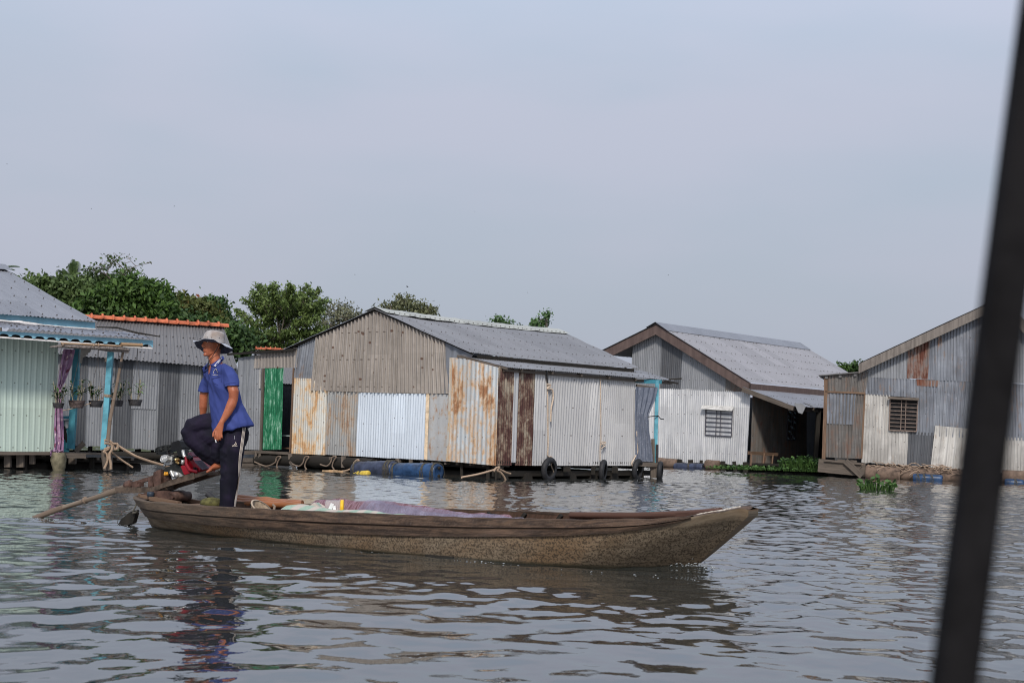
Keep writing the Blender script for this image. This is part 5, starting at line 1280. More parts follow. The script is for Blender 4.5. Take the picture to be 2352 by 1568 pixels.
# bare, sparsely leaved tall tree
def sparse_umbrella(name, label, base, top, seed):
    rs = random.Random(seed); T_ = thing(name, label, 'tree', base, 'trees behind the floating houses'); mb = MB(); tips = []
    def br(p, d, L_, r, dep):
        q = p+d*L_; m_ = (p+q)/2+V((rs.uniform(-1,1), rs.uniform(-1,1), rs.uniform(-1,1)))*L_*.06
        mb.tube([p, m_, q], [r, r*.85, r*.7], 5, 0, False)
        if dep == 0: tips.append(q); return
        for _ in range(rs.choice((2,3)) if dep > 1 else 3):
            a = rs.uniform(0, 6.28); nd = (d*.6+V((math.cos(a), math.sin(a)*.8, rs.uniform(-.02,.5)))*.8).normalized(); nd.z = max(-.05, nd.z*.7); nd.normalize()
            br(q, nd, L_*rs.uniform(.62,.85), r*.62, dep-1)
            if dep < 3: tips.append(q)
    h = top-base; mb.tube([V(base), V(base)+V((.1,0,h.z*.5)), V(base)+V((0,0,h.z*.9))], [.11,.08,.05], 6, 0, False)
    for kk in range(5):
        a = kk*1.3; br(V(base)+V((0,0,h.z*(.84+.02*kk))), V((math.cos(a), math.sin(a)*.5, .55)).normalized(), .62, .035, 3)
    mb.build('trunk', BARK, T_); P = []; rn = np.random.RandomState(seed)
    for t_ in tips:
        if t_.z > base.z+h.z*.6: P.append(np.array(t_)+rn.normal(size=(rn.randint(0,4),3))*np.array([.16,.16,.05]))
    P = np.concatenate(P); leaves_mesh('crown', P, np.tile([0,0,1.], (len(P),1)), .17, LM, T_, rn, rn.rand(len(P))*.7)
bs_ = V(gb(255,63)); sparse_umbrella('sparse_umbrella_tree', 'tall thin tree with nearly bare horizontal boughs, standing above the bright green one', bs_, atY((265, 614), 63), 21)
# palms
LP = leafmat('palm_frond', (.03,.055,.02), (.08,.12,.04))
def palm(label, base, top, n, L_, seed, up=.9):
    rs = random.Random(seed); T_ = thing('palm_tree', label, 'palm tree', base, 'palm trees behind the floating houses'); mb = MB()
    mb.tube([base, (V(base)+top)/2+V((.15,0,0)), top], [.16,.13,.10], 8); mb.build('trunk', BARK, T_)
    for i in range(n):
        a = i*2.4+rs.uniform(-.3,.3); el = up*rs.uniform(.35,1.25); d = V((math.cos(a)*math.cos(el), math.sin(a)*math.cos(el), math.sin(el))); mb = MB(); pts = []
        l = L_*rs.uniform(.8,1.1)
        for j in range(13):
            g = j/12; pts.append(top+d*l*g+V((0,0,-l*.45*g*g*(1.2-el*.6))))
        mb.tube(pts, [.02*(1-.8*j/12) for j in range(13)], 4, 0, False, False)
        sd = d.cross(V((0,0,1))).normalized()
        for j in range(1, 37):
            g = j/37*12; k2 = int(g); p = pts[k2]+(pts[min(12,k2+1)]-pts[k2])*(g-k2); tn = (pts[min(12,k2+1)]-pts[k2]).normalized()
            for s_ in (-1, 1):
                l2 = l*.26*math.sin(math.pi*(.12+.8*j/37)); e = p+sd*s_*l2*.75+tn*l2*.7+V((0,0,-l2*.25)); 
                mb.add([p, p+tn*.035, e, e-tn*.01], [(0,1,2,3)], None, 0, False, rs.random())
        mb.build('frond', LP, T_)
palm('spiky palm crown sticking up left of the bright green tree', V(gb(168,66)), atY((169, 652), 66), 13, 1.15, 4, 1.3)
palm('palm fronds just visible over the top of the mint house roof', V(gb(-12,58)), atY((-8, 622), 58), 13, 1.0, 5, .6)
mb = MB()
# water hyacinth clumps
LH = leafmat('water_plant_leaf', (.022,.050,.014), (.075,.15,.035))
def hyacinth(name, label, cat, c, rx, ry, n, hmax, seed, kind=None):
    rs = random.Random(seed); mb = MB(); c = V(c)
    for i in range(n):
        a = rs.uniform(0, 6.28); q = math.sqrt(rs.random()); p = c+V((math.cos(a)*rx*q, math.sin(a)*ry*q, 0)); h = hmax*(1-.5*q)*rs.uniform(.4,1.1)
        d = V((math.cos(a)*.4, math.sin(a)*.4, 1)).normalized(); t_ = p+d*h; mb.tube([p, (p+t_)/2, t_], [.012,.016,.008], 5, 0, False)
        an = rs.uniform(0, 6.28); f = V((math.cos(an), math.sin(an), rs.uniform(.2,1.2))).normalized(); s_ = f.cross(V((0,0,1))).normalized(); r = rs.uniform(.035,.065)*(1 if hmax > .2 else .8)
        ring = [t_+f*r*(1+math.cos(b))+s_*r*.9*math.sin(b)+V((0,0,.15*r*math.cos(2*b))) for b in [k*math.pi/4 for k in range(8)]]
        mb.add(ring, [tuple(range(8))], None, 0, False, rs.random())
    o = mb.build(name, LH, None, c); tag(o, label, cat, kind=kind); return o
hyacinth('water_hyacinth', 'clump of water hyacinth with round leaves floating in front of the zinc house', 'water plant', atZ(cr('G', 495, 1490)), .38, .30, 70, .30, 3)
hyacinth('water_plants', 'mat of low green water plants at the dark verandah by the zinc house', 'water plants', atY(cr('F', 1230, 1410), 44.5)*1+V((0,0,-.02)), 2.4, .6, 420, .12, 4, 'stuff')
hyacinth('water_bush', 'taller leafy green plants at the water beside the zinc house planks', 'plant', atY(cr('F', 1410, 1400), 44.6), .80, .4, 260, .40, 5, 'stuff')
hyacinth('grass_tuft', 'tiny yellow-green tuft growing on the mossy log behind the engine', 'plant', W2.P(*W2.sz(cr('C', 1295, 580)), 1.2), .15, .06, 12, .16, 6)
# birds
BM = plain('bird_dark', (.03,.03,.035), .8)
def bird(x, y, Y, s, roll, label):
    c = atY((x, y), Y); T_ = thing('bird', label, 'bird', c, 'small birds in the sky'); mb = MB()
    mb.ell(c, (s*.42, s*.12, s*.12), 8, 6); R = Matrix.Rotation(roll, 3, 'Y')
    mb.add([c+R@V((-s*.5,0,0)), c+R@V((-s*.8,.05,s*.06)), c+R@V((-s*.8,-.05,-s*.04))], [(0,1,2)])
    mb.build('body', BM, T_)
    for q in (-1, 1):
        mb = MB(); vs = [V((s*.2,0,0)), V((-s*.15,0,0)), V((-s*.15, q*s*.5, s*.42)), V((s*.2, q*s*.5, s*.45)), V((-s*.35, q*s*1.0, s*.5))]
        mb.add([c+R@v for v in vs], [(0,1,2,3),(3,2,4)]); mb.build('wing', BM, T_)
for b in ((936,659,60,.10,-.7,'swallow-like bird above the olive tree, largest of the birds'),(815,631,70,.05,.2,'tiny bird above the sparse greyish tree'),(210,480,70,.05,.1,'tiny bird in the open sky far above the palm'),(401,474,70,.05,-.3,'tiny bird in the open sky above the reddish tree'),
          (1090,486,70,.04,.1,'tiny bird high above the two green treetops'),(16,377,70,.05,.3,'tiny bird near the left edge, highest of the birds'),(1535,632,75,.05,.2,'tiny bird just left of the brown gable peak'),(1212,672,70,.05,.2,'tiny bird close above the long grey ridge')):
    bird(*b)

# ================================================================== foreground post of the photographer's boat
p0 = atY((2176, 1680), .86); p1 = atY((2411, -120), .90)
PT = thing('awning_post', 'dark out-of-focus metal post slanting down the right edge of the view', 'post', p0)
d = (p1-p0).normalized(); wd = 92/F0*.88
mb = MB(); a_ = d.cross(V((0,1,0))).normalized(); b_2 = a_.cross(d); ring = []
hw = wd/2; ch = hw*.3
outl = [(hw,-hw+ch),(hw,hw-ch),(hw-ch,hw),(-hw+ch,hw),(-hw,hw-ch),(-hw,-hw+ch),(-hw+ch,-hw),(hw-ch,-hw)]
vs = [p+a_*x+b_2*y for p in (p0-d*.1, p1+d*.15) for x, y in outl]
mb.add(vs, [(i, (i+1) % 8, (i+1) % 8+8, i+8) for i in range(8)]+[tuple(range(8)), tuple(range(15, 7, -1))], None, 0)
mb.build('bar', plain('black_painted_steel', (.008,.0075,.008), .85, .0, .5, 14, .1, .05), PT)
# ================================================================== wooden boat
BC = BA + by*.04
def tab(x, T):
    if x <= T[0][0]: return T[0][1]
    for (a, p), (b, q) in zip(T[:-1], T[1:]):
        if x <= b:
            k = (x-a)/(b-a); k = k*k*(3-2*k)*.35+k*.65; return p+(q-p)*k
    return T[-1][1]
HB_ = [(-.2,.03),(-.1,.17),(.2,.33),(.6,.40),(1.1,.48),(1.8,.56),(2.3,.60),(3.2,.655),(4.0,.66),(4.7,.62),(5.2,.53),(5.6,.40),(5.85,.29),(5.97,.19),(6.03,.13),(6.06,.09)]
ZG_ = [(-.2,.285),(0,.262),(.3,.255),(1.1,.260),(1.8,.272),(2.3,.282),(3.2,.302),(4.05,.322),(4.85,.350),(5.35,.378),(5.65,.405),(5.88,.455),(6.0,.490),(6.07,.475)]
WB_ = [(0,.02),(.25,.14),(.72,.26),(1.2,.38),(1.69,.47),(2.3,.57),(2.79,.62),(3.3,.66),(3.69,.67),(4.1,.66),(4.45,.62),(4.8,.53),(5.06,.40),(5.25,.24),(5.42,.11),(5.56,.015)]
SK_ = [(-.2,.40),(.6,.36),(1.5,.38),(2.6,.42),(3.6,.50),(4.6,.62),(5.2,.72),(5.5,.84),(5.70,.97),(6.07,1.0)]   # lower edge of the plank strake, fraction of height
BT = thing('wooden_sampan', 'long narrow weathered wooden boat with a mottled hull, carrying the boatman across the river', 'boat', BC)
def bp(s, n, z): return BC + bx*s + by*n + V((0,0,z))
NS = 150
def st(t):
    sg = -.2+6.25*t; sw = 5.56*t
    return sg, sw, tab(sg, HB_), tab(sg, ZG_), tab(sw, WB_)
def hull_pt(t, f, side, out=0.0):
    """f: 1 gunwale, 0 waterline, negative below"""
    sg, sw, hb, zg, wb = st(t)
    if f >= 0:
        e = f**.75
        endk = f if t < .5 else min(1.0, f**.95*1.10)
        s = sw+(sg-sw)*endk; n = wb+(hb-wb)*e + .025*math.sin(math.pi*f)*min(1, t*8, (1-t)*8); z = zg*f
    else:
        s = sw; n = wb*(1+f*.5); z = .16*f
    n = max(.0, n+out*min(1, hb/.2))
    jz = .004*noise.noise(V((s*1.6, f*3, side)))
    return bp(s, side*n+jz, z)
FS = [-1, -.5, 0, .06, .12, .2, .28, .36, .44, .52, .6, .7, .8, .9, 1.0]
mb = MB()
for side in (-1, 1):
    vs = []; uv = []
    for i in range(NS+1):
        t = i/NS
        for f in FS: vs.append(hull_pt(t, f, side)); uv.append((t*6.3, f*.35))
    nF = len(FS); fs = [(i*nF+j, (i+1)*nF+j, (i+1)*nF+j+1, i*nF+j+1) for i in range(NS) for j in range(nF-1)]
    mb.add(vs, fs, uv, 0, True)
# bow and stern blocks
for t, lim in ((0, 0), (1, 0)):
    a = [hull_pt(t, f, -1) for f in FS]; b = [hull_pt(t, f, 1) for f in FS]; n0 = len(a)
    mb.add(a+b, [(j, j+1, j+1+n0, j+n0) for j in range(n0-1)], [(f*.3, j*.3) for j, f in enumerate(FS)]*2, 0, True)
t = NT('mottled_hull'); uvc = t.coord('UV', (1,1,1))
vor = t.n('ShaderNodeTexVoronoi', i_Scale=26.0, feature='F1'); t.L(t.coord('UV', (1,1.15,1)), vor.inputs['Vector'])
mot = t.noise(t.coord('Object'), 62, 4, .62, .6); big_ = t.noise(uvc, 1.1, 3, .5); gr = t.noise(t.coord('UV', (2.2,14,1)), 2.5, 7, .7)
sepu = t.n('ShaderNodeSeparateXYZ'); t.L(uvc, sepu.inputs[0])
base_ = t.mix(t.ramp(gr, .3, .7), (.090,.066,.042), (.19,.15,.105))
base_ = t.mix(t.math('MULTIPLY', t.ramp(big_, .42, .62), .6), base_, (.15,.085,.038))
# mottle grows from nothing at the stern to strong amidships
fade = t.math('MULTIPLY', t.ramp(sepu.outputs[0], .1, 1.8), t.ramp(sepu.outputs[1], .33, .25))
mm = t.math('MULTIPLY', t.ramp(mot, .50, .55), fade)
col = t.mix(t.math('MULTIPLY', mm, .85), base_, (.038,.027,.017))
drp = t.noise(t.coord('UV', (26,1.0,1)), 1.5, 3, .6); dm = t.math('MULTIPLY', t.ramp(drp, .60, .66), t.ramp(sepu.outputs[0], 2.6, 1.2))
col = t.mix(t.math('MULTIPLY', dm, .5), col, (.12,.05,.015))
wetm = t.ramp(t.math('ADD', sepu.outputs[1], t.math('MULTIPLY', mot, .03)), .045, .015)
col = t.mix(t.math('MULTIPLY', wetm, .8), col, (.035,.032,.018))
t.bump(mot, .6, .006); rgh = t.ramp(wetm, -.2, 1.1, True); M['hull'] = t.done(col, .75)
mb.build('hull', M['hull'], BT)
# plank strake along the top, proud of the hull
M['strake'] = NT('weathered_strake'); t = M['strake']; uvc = t.coord('UV')
gr = t.noise(t.coord('UV', (2.0,30,1)), 1.6, 8, .7, .3); bg_ = t.noise(t.coord('UV', (4,12,1)), 1.5, 8, .7, .5); fn = t.noise(uvc, 60, 5, .7); blk = t.noise(t.coord('UV', (1,3,1), (5,5,5)), 1.0, 4, .5)
col = t.mix(t.ramp(gr, .38, .62), (.026,.016,.011), (.100,.062,.040)); col = t.mix(t.math('MULTIPLY', t.ramp(bg_, .5, .68), .75), col, (.030,.021,.017)); col = t.mix(t.math('MULTIPLY', t.ramp(fn, .5, .75), .28), col, (.22,.165,.13)); col = t.mix(t.math('MULTIPLY', t.ramp(blk, .55, .7), .25), col, (.18,.12,.09))
sepu = t.n('ShaderNodeSeparateXYZ'); t.L(uvc, sepu.inputs[0]); col = t.mix(t.math('MULTIPLY', t.ramp(sepu.outputs[0], 2.4, .3), .5), col, (.15,.12,.09))
wob = t.math('ADD', sepu.outputs[1], t.math('MULTIPLY', t.noise(t.coord('UV', (3,1,1)), 2.0, 5, .6), .05))
ck = t.math('MULTIPLY', t.ramp(t.math('ABSOLUTE', t.math('SUBTRACT', wob, .155), 0), .010, .003), .9); col = t.mix(ck, col, (.008,.006,.005))
col = t.mix(t.math('MULTIPLY', t.ramp(wob, .085, .045), .75), col, (.018,.013,.010))
t.bump(t.math('ADD', t.math('ADD', gr, bg_), t.math('MULTIPLY', fn, .4)), 1.0, .014); M['strake'] = t.done(col, .85)
for side in (-1, 1):
    mb = MB(); vs = []; uv = []
    for i in range(NS+1):
        t = i/NS*.945; sg, sw, hb, zg, wb = st(t); fk = tab(sg, SK_); fk = min(fk, .97)
        w = noise.noise(V((sg*1.7, side*3, 0)))*.012
        pts = [(fk-.0, -.004), (fk, .016), (fk+(1-fk)*.42, .020), (fk+(1-fk)*.46, .010), (fk+(1-fk)*.50, .014), (fk+(1-fk)*.55, .026), (1.0, .022), (1.03+w, .016), (1.03+w, -.035), (.96, -.035)]
        for j, (f, o) in enumerate(pts):
            f2 = min(f, 1.0); p = hull_pt(t, f2, side, o+.006*noise.noise(V((sg*2.2, j*.8, side*5))))
            if f > 1: p = p+V((0,0,(f-1)*.3+.006*noise.noise(V((sg*6, 0, side)))))
            vs.append(p); uv.append((t*6.3, j*.033))
    nF = 10; fs = [(i*nF+j, (i+1)*nF+j, (i+1)*nF+j+1, i*nF+j+1) for i in range(NS) for j in range(nF-1)]
    mb.add(vs, fs, uv, 0, False); mb.build('gunwale_strake', M['strake'], BT)
# inside lining, floor boards, ribs
mb = MB(); vs = []; uv = []
for i in range(NS+1):
    t = max(.015, min(.985, i/NS))
    for f in (1.0, .75, .5, .25):
        vs.append(hull_pt(t, f, 1, -.035)); uv.append((t*6.3, f))
    vs.append(hull_pt(t, .25, -1, -.035)); uv.append((t*6.3, -.4))
    for f in (.5, .75, 1.0): vs.append(hull_pt(t, f, -1, -.035)); uv.append((t*6.3, -f-.3))
fs = [(i*8+j, i*8+j+1, (i+1)*8+j+1, (i+1)*8+j) for i in range(NS) for j in range(7)]
mb.add(vs, fs, uv, 0, True); mb.build('lining', wood('reddish_lining', (.11,.06,.04), (.05,.03,.02)), BT)
mb = MB()
for i in range(1, 17):
    t = i/17.5; a = hull_pt(t, .97, -1, -.05); b = hull_pt(t, .97, 1, -.05); a2 = hull_pt(t, .3, -1, -.06); b2_ = hull_pt(t, .3, 1, -.06)
    mb.beam(a, a2, .035, .03, 0, bx); mb.beam(b, b2_, .035, .03, 0, bx)
mb.build('rib', M['wood_dark'], BT)
mb = MB(); mb.beam(hull_pt(.10, .86, -1, -.03), hull_pt(.10, .86, 1, -.03), .16, .03); mb.build('thwart', M['wood_brown'], BT)
mb = MB(); mb.beam(hull_pt(.88, .80, -1, -.03), hull_pt(.88, .80, 1, -.03), .14, .03); mb.build('thwart', M['wood_brown'], BT)
mb = MB()
ft = [hull_pt(t_, 1.0, 0) for t_ in (.955,.97,.985,1.0)]
vs = []
for i in range(13):
    t_ = .925+.075*i/12; vs += [hull_pt(t_, 1.0, -1)+V((0,0,-.004)), hull_pt(t_, 1.0, 0)+V((0,0,.018)), hull_pt(t_, 1.0, 1)+V((0,0,-.004))]
mb.add(vs, [(3*i+j, 3*i+j+1, 3*i+j+4, 3*i+j+3) for i in range(12) for j in (0,1)], None, 0, True)
vs = []
for i in range(8):
    t_ = .035*i/7; vs += [hull_pt(t_, 1.0, -1)+V((0,0,-.002)), hull_pt(t_, 1.0, 0)+V((0,0,.010)), hull_pt(t_, 1.0, 1)+V((0,0,-.002))]
mb.add(vs, [(3*i+j, 3*i+j+1, 3*i+j+4, 3*i+j+3) for i in range(7) for j in (0,1)], None, 0, True)
mb.build('end_deck', M['strake'], BT)
mb = MB()   # worn white edge at the bow
for i in range(8):
    t_ = .950+.042*i/8; a = hull_pt(t_, 1.0, -1, -.004)+V((0,0,.012)); b = hull_pt(t_+.006, 1.0, -1, -.004)+V((0,0,.013)); mb.beam(a, b, .018+.012*random.random(), .006)
mb.build('worn_edge', plain('worn_white_filler', (.40,.36,.31), .9, 0, .5, 60), BT)
mb = MB(); mb.beam(hull_pt(.855, 1.0, 1, -.06)+V((0,0,-.01)), hull_pt(.955, 1.0, 1, -.11)+V((0,0,.0)), .06, .05, 0)
mb.tube([hull_pt(.70, .98, 1, -.05), hull_pt(.80, .99, 1, -.06), hull_pt(.88, 1.0, 1, -.08)+V((0,0,.01)), hull_pt(.945, 1.0, .6, -.02)+V((0,0,.02))], [.025,.03,.033,.034], 10, 0)
mb.build('rail_pole', wood('dark_red_brown_wood', (.10,.05,.035), (.05,.025,.018)), BT)
mb = MB(); mb.prism([BC+bx*3.60-by*.705+V((0,0,.02)), BC+bx*3.86-by*.70+V((0,0,.02)), BC+bx*3.85-by*.70+V((0,0,-.03)), BC+bx*3.6-by*.705+V((0,0,-.03))], -by*.015); mb.build('patch_plate', M['wood_dark'], BT)
# rudder-like wooden float hanging at the stern on a cord
ST_ = Plane(BC+by*.0, bx); sp = lambda x, y, o=0, k='C': ST_.P(*ST_.sz(cr(k, x, y)), o)
a = sp(1165, 1020); DR = thing('hanging_wood_block', 'dark split block of wood dangling from the stern into the water', 'wood block', a)
mb = MB(); mb.prism([sp(*p, .03) for p in ((1120,1035),(1165,1018),(1178,1050),(1150,1150),(1080,1175),(985,1180),(1030,1110))], -ST_.n*.05); mb.build('block', M['wood_dark'], DR)
mb = MB(); mb.tube([sp(1168,925), sp(1172,980,.02), sp(1165,1030,.05)], .008, 6, 0); mb.tube([sp(1165,1045,.05), sp(1200,1040,.05), sp(1225,1020,.05)], .012, 5, 0)
mb.tube([sp(1130,990), sp(1060,1030,.04), sp(1010,1090,.04), sp(995,1160,.04)], .003, 4, 0); mb.build('cord', M['rope_dark'], DR)

# ================================================================== long-tail motor
ML = Plane(BC+by*.10, bx)
def ep(k, x, y, o=0.0): return ML.P(*ML.sz(cr(k, x, y)), o)
EN = thing('long_tail_motor', 'petrol engine with red cowl on a rusty frame, its long shaft reaching into the water', 'boat motor', ep('C', 1480, 860))
ed = (ep('C', 2020, 610)-ep('C', 1380, 810)).normalized(); en = ML.n.copy(); eu = en.cross(ed).normalized(); eu = eu if eu.z > 0 else -eu
RE = Matrix((ed, -en, eu)).transposed()
def psc(px, k='N'): return px/CR[k][2]*K*14.3/F0
M['steel_rust'] = plain('rusty_painted_steel', (.075,.042,.032), .7, .2, .5, 14, .4); M['steel_worn'] = plain('worn_grey_steel', (.085,.062,.046), .6, .3, .45, 12, .4)
M['eng_black'] = plain('black_engine_plastic', (.005,.005,.0055), .6, 0, .3, 20, .2); M['eng_grey'] = plain('dark_grey_casting', (.017,.018,.017), .55, .2, .3, 14, .3)
M['alu'] = plain('cast_aluminium', (.42,.42,.41), .42, .6, .25, 14, .25); M['red'] = plain('red_enamel', (.20,.005,.012), .28, .0, .15, 6, .1); M['brass'] = plain('brass', (.55,.38,.16), .3, .9, .1)
M['pipe_pale'] = wood('pale_flaking_pipe', (.22,.18,.14), (.09,.06,.04), .6, .7, .3)
mb = MB()   # frame rails
for o in (-.10, .10):
    mb.beam(ep('C', 2040, 603, o), ep('C', 1500, 775, o), .03, .035); mb.beam(ep('C', 1500, 775, o), ep('C', 1380, 812, o), .035, .045); mb.beam(ep('C', 1385, 806, o), ep('C', 1030, 806, o), .03, .055)
for x, y in ((1960,632),(1700,712),(1480,785),(1200,806),(1060,806)): mb.beam(ep('C', x, y, .1), ep('C', x, y, -.1), .05, .03)
mb.prism([ep('N', *p, .12) for p in ((390,1080),(790,940),(1000,870),(1010,1010),(820,1060),(420,1180),(60,1290),(60,1240))], -ML.n*.012)
mb.build('frame', M['steel_worn'], EN)
mb = MB()
for x, y0, y1, wd in ((1215,730,790,50),(1380,670,790,48),(1255,738,770,25)): mb.prism([ep('C', x-wd*.5, y0+8, .09), ep('C', x+wd*.5, y0-8, .09), ep('C', x+wd*.5, y1, .09), ep('C', x-wd*.5, y1, .09)], -ML.n*.06)
mb.prism([ep('N', *p, .11) for p in ((140,880),(230,830),(290,820),(290,1150),(150,1170),(130,1000))], -ML.n*.18)
mb.prism([ep('N', *p, .07) for p in ((290,960),(390,960),(425,1090),(290,1110))], -ML.n*.12)
mb.build('shaft_bracket', M['steel_rust'], EN)
mb = MB(); mb.beam(ep('C', 1035, 775, 0), ep('C', 1430, 648, 0), .035, .035); mb.lathe([(.0,0),(.05,0),(.05,.05),(.0,.05)], ep('C', 1065, 765), ed, 12); mb.lathe([(.0,0),(.045,0),(.045,.05),(0,.05)], ep('C', 1395, 655), ed, 12)
mb.build('tail_tube', M['steel_rust'], EN)
mb = MB(); mb.tube([ep('C', 1090, 757), ep('C', 850, 838)], [.022,.024], 12, 0); mb.tube([ep('C', 1040, 790), ep('C', 630, 920), ep('C', 405, 990)], [.026,.024,.026], 12, 0); mb.build('drive_shaft', M['pipe_pale'], EN)
mb = MB(); mb.tube([ep('C', 410, 985), ep('C', 230, 1050), ep('C', 62, 1112), ep('C', 20, 1127)], [.029,.03,.024,.020], 12, 0); mb.lathe([(0,0),(.034,0),(.034,.03),(0,.03)], ep('C', 615, 922), ed, 12)
mb.beam(ep('C', 632, 905), ep('C', 632, 876), .03, .02, 0, V((0,1,0))); mb.build('shaft_sleeve', M['bamboo_grey'], EN)
for m_ in (M['steel_rust'],):   # pivot and clamp on the stern boards
    mb = MB(); mb.prism([ep('C', *p, .13) for p in ((1310,850),(1400,820),(1560,810),(1600,835),(1648,880),(1640,900),(1500,895),(1340,872))], -ML.n*.26); mb.lathe([(0,0),(.045,0),(.045,.22),(0,.22)], ep('C', 1620, 872, .1), -ML.n, 14); mb.build('pivot_block', m_, EN)
mb = MB(); mb.beam(ep('C', 1345, 872, .16), ep('C', 1740, 945, .16), .05, .035); mb.beam(ep('C', 1345, 872, -.16), ep('C', 1740, 945, -.16), .05, .035); mb.beam(ep('C', 1450, 925), ep('C', 1440, 960), .5, .05, 0, V((0,1,0))); mb.build('mounting_board', M['wood_brown'], EN)
mb = MB(); mb.lathe([(0,0),(.036,0),(.036,.05),(.03,.06),(0,.06)], ep('C', 1430, 890, .15), V((0,0,1)), 16); mb.build('mount_knob', plain('blue_black_rubber', (.02,.03,.045), .5), EN)
# engine body
mb = MB(); mb.prism([ep('N', *p, .10) for p in ((360,780),(480,740),(600,712),(690,760),(760,860),(775,950),(640,870),(540,850),(470,880),(430,940),(365,940),(330,860))], -ML.n*.20)
mb.lathe([(0,0),(psc(55),0),(psc(60),.03),(psc(60),.10),(0,.10)], ep('N', 320, 840, .0)-ed*.05, ed, 14); mb.build('crankcase', M['eng_grey'], EN)
mb = MB(); mb.prism([ep('N', *p, .115) for p in ((470,880),(540,850),(640,868),(700,900),(770,960),(640,1000),(535,1025),(520,960))], -ML.n*.20)
mb.lathe([(0,0),(psc(62),0),(psc(55),.025),(0,.03)], ep('N', 640, 930, .11), ML.n, 18); mb.tube([ep('N', 520, 850, .12), ep('N', 560, 930, .125), ep('N', 580, 965, .12)], .014, 8); mb.build('crankcase_cover', M['alu'], EN)
mb = MB(); mb.lathe([(0,0),(.016,0),(.018,.02),(.012,.04),(0,.04)], ep('N', 478, 905, .13), -ed+en*.6, 10); mb.box(ep('N', 462, 900, .15), (.012,.03,.03), RE); mb.build('oil_cap', plain('orange_cap', (.6,.28,.03), .4), EN)
mb = MB(); c0 = ep('N', 440, 620, .13)   # rocker cover
hexp = [(340,590),(370,540),(450,510),(500,550),(555,600),(560,670),(520,700),(365,745),(340,680)]
mb.prism([ep('N', *p, .10) for p in hexp], -ML.n*.05); hx = [(345,580),(365,535),(440,510),(480,545),(495,615),(455,660),(372,672),(345,640)]; mb.prism([ep('N', *p, .15) for p in hx], -ML.n*.05)
for p in ((362,735),(535,668),(545,600)): mb.lathe([(0,0),(.012,0),(.012,.012),(0,.014)], ep('N', *p, .10), ML.n, 8)
RCo = mb.build('rocker_cover', M['alu'], EN)
mb = MB(); 
for i in range(5): mb.beam(ep('N', 545-i*3, 560+i*28, .02), ep('N', 640-i*3, 530+i*28, .02), .20, .006)
mb.prism([ep('N', *p, .08) for p in ((520,560),(640,520),(690,680),(560,715))], -ML.n*.16); mb.build('cylinder', M['eng_grey'], EN)
mb = MB(); ac = ep('N', 585, 320, .02); mb.prism([ep('N', *p, .09) for p in ((480,275),(520,245),(630,212),(660,235),(695,370),(600,410),(500,415),(480,380))], -ML.n*.16)
mb.prism([ep('N', *p, .10) for p in ((590,405),(690,375),(735,545),(650,560))], -ML.n*.10); mb.tube([ep('N', 585, 195, .02), ep('N', 600, 225, .02)], .012, 6); mb.build('air_filter', M['eng_black'], EN)
mb = MB(); mb.prism([ep('N', *p, .08) for p in ((128,385),(180,350),(320,310),(465,305),(475,395),(360,435),(150,505))], -ML.n*.14); mb.lathe([(0,0),(psc(38),0),(psc(38),.01),(0,.01)], ep('N', 250, 405, .08), ML.n, 14)
for x, y in ((160,380),(168,430),(175,480),(295,350),(305,400),(390,345),(395,385),(440,335)): mb.box(ep('N', x, y, .085), (psc(34), .008, psc(11)), RE, 1)
mb.beam(ep('N', 395, 300, .03), ep('N', 395, 245, .03), .015, .015, 0, V((0,1,0))); mb.build('muffler', [M['eng_grey'], M['eng_black']], EN)
mb = MB(); mb.tube([ep('N', 310, 470, .02), ep('N', 315, 560, .02), ep('N', 350, 640, .0)], .022, 8); mb.build('exhaust_pipe', M['steel_rust'], EN)
mb = MB(); mb.lathe([(0,0),(psc(32),0),(psc(36),.01),(psc(30),.05),(0,.055)], ep('N', 670, 615, .11), ML.n, 14); mb.lathe([(0,0),(.010,0),(.010,.02),(0,.02)], ep('N', 655, 668, .12), ML.n, 8); mb.lathe([(0,0),(.010,0),(.010,.02),(0,.02)], ep('N', 690, 685, .12), ML.n, 8); mb.build('carburettor', M['brass'], EN)
mb = MB(); mb.tube([ep('N', 735, 420, .10), ep('N', 755, 520, .10), ep('N', 775, 560, .10)], .016, 8); mb.lathe([(0,0),(.018,0),(.018,.04),(0,.04)], ep('N', 770, 620, .12), V((0,0,-1)), 10); mb.build('fuel_tap', M['alu'], EN)
mb = MB(); mb.tube([ep('N', 410, 440, .1), ep('N', 430, 500, .11), ep('N', 490, 515, .11), ep('N', 540, 480, .1)], .008, 6); mb.tube([ep('N', 560, 560, .1), ep('N', 620, 600, .12), ep('N', 640, 680, .1)], .008, 6); mb.tube([ep('N', 690, 700, .1), ep('N', 640, 660, .12), ep('N', 600, 560, .1)], .007, 6); mb.build('hose', M['eng_black'], EN)
# red cowl: fan housing
mb = MB(); mb.prism([ep('N', *p, .10) for p in ((700,760),(740,660),(810,560),(830,545),(900,565),(990,660),(1060,750),(1110,810),(1065,880),(940,905),(800,945),(775,900))], -ML.n*.22)
mb.prism([ep('N', *p, .125) for p in ((720,745),(790,735),(860,760),(930,900),(800,935),(775,890))], -ML.n*.04)
mb.tube([ep('N', 810, 560, .10), ep('N', 850, 700, .125), ep('N', 930, 830, .13), ep('N', 1060, 870, .11)], .018, 8)
CW = mb.build('cowl', M['red'], EN)
bev = CW.modifiers.new('b', 'BEVEL'); bev.width = .006; bev.segments = 2; bev.limit_method = 'ANGLE'
mb = MB()
for i in range(10): mb.beam(ep('N', 985+i*17, 655+i*17, .10), ep('N', 1010+i*15, 640+i*16, .02), .01, .014)
mb.build('starter_grille', plain('pale_grille', (.12,.10,.13), .5), EN)
mb = MB(); 
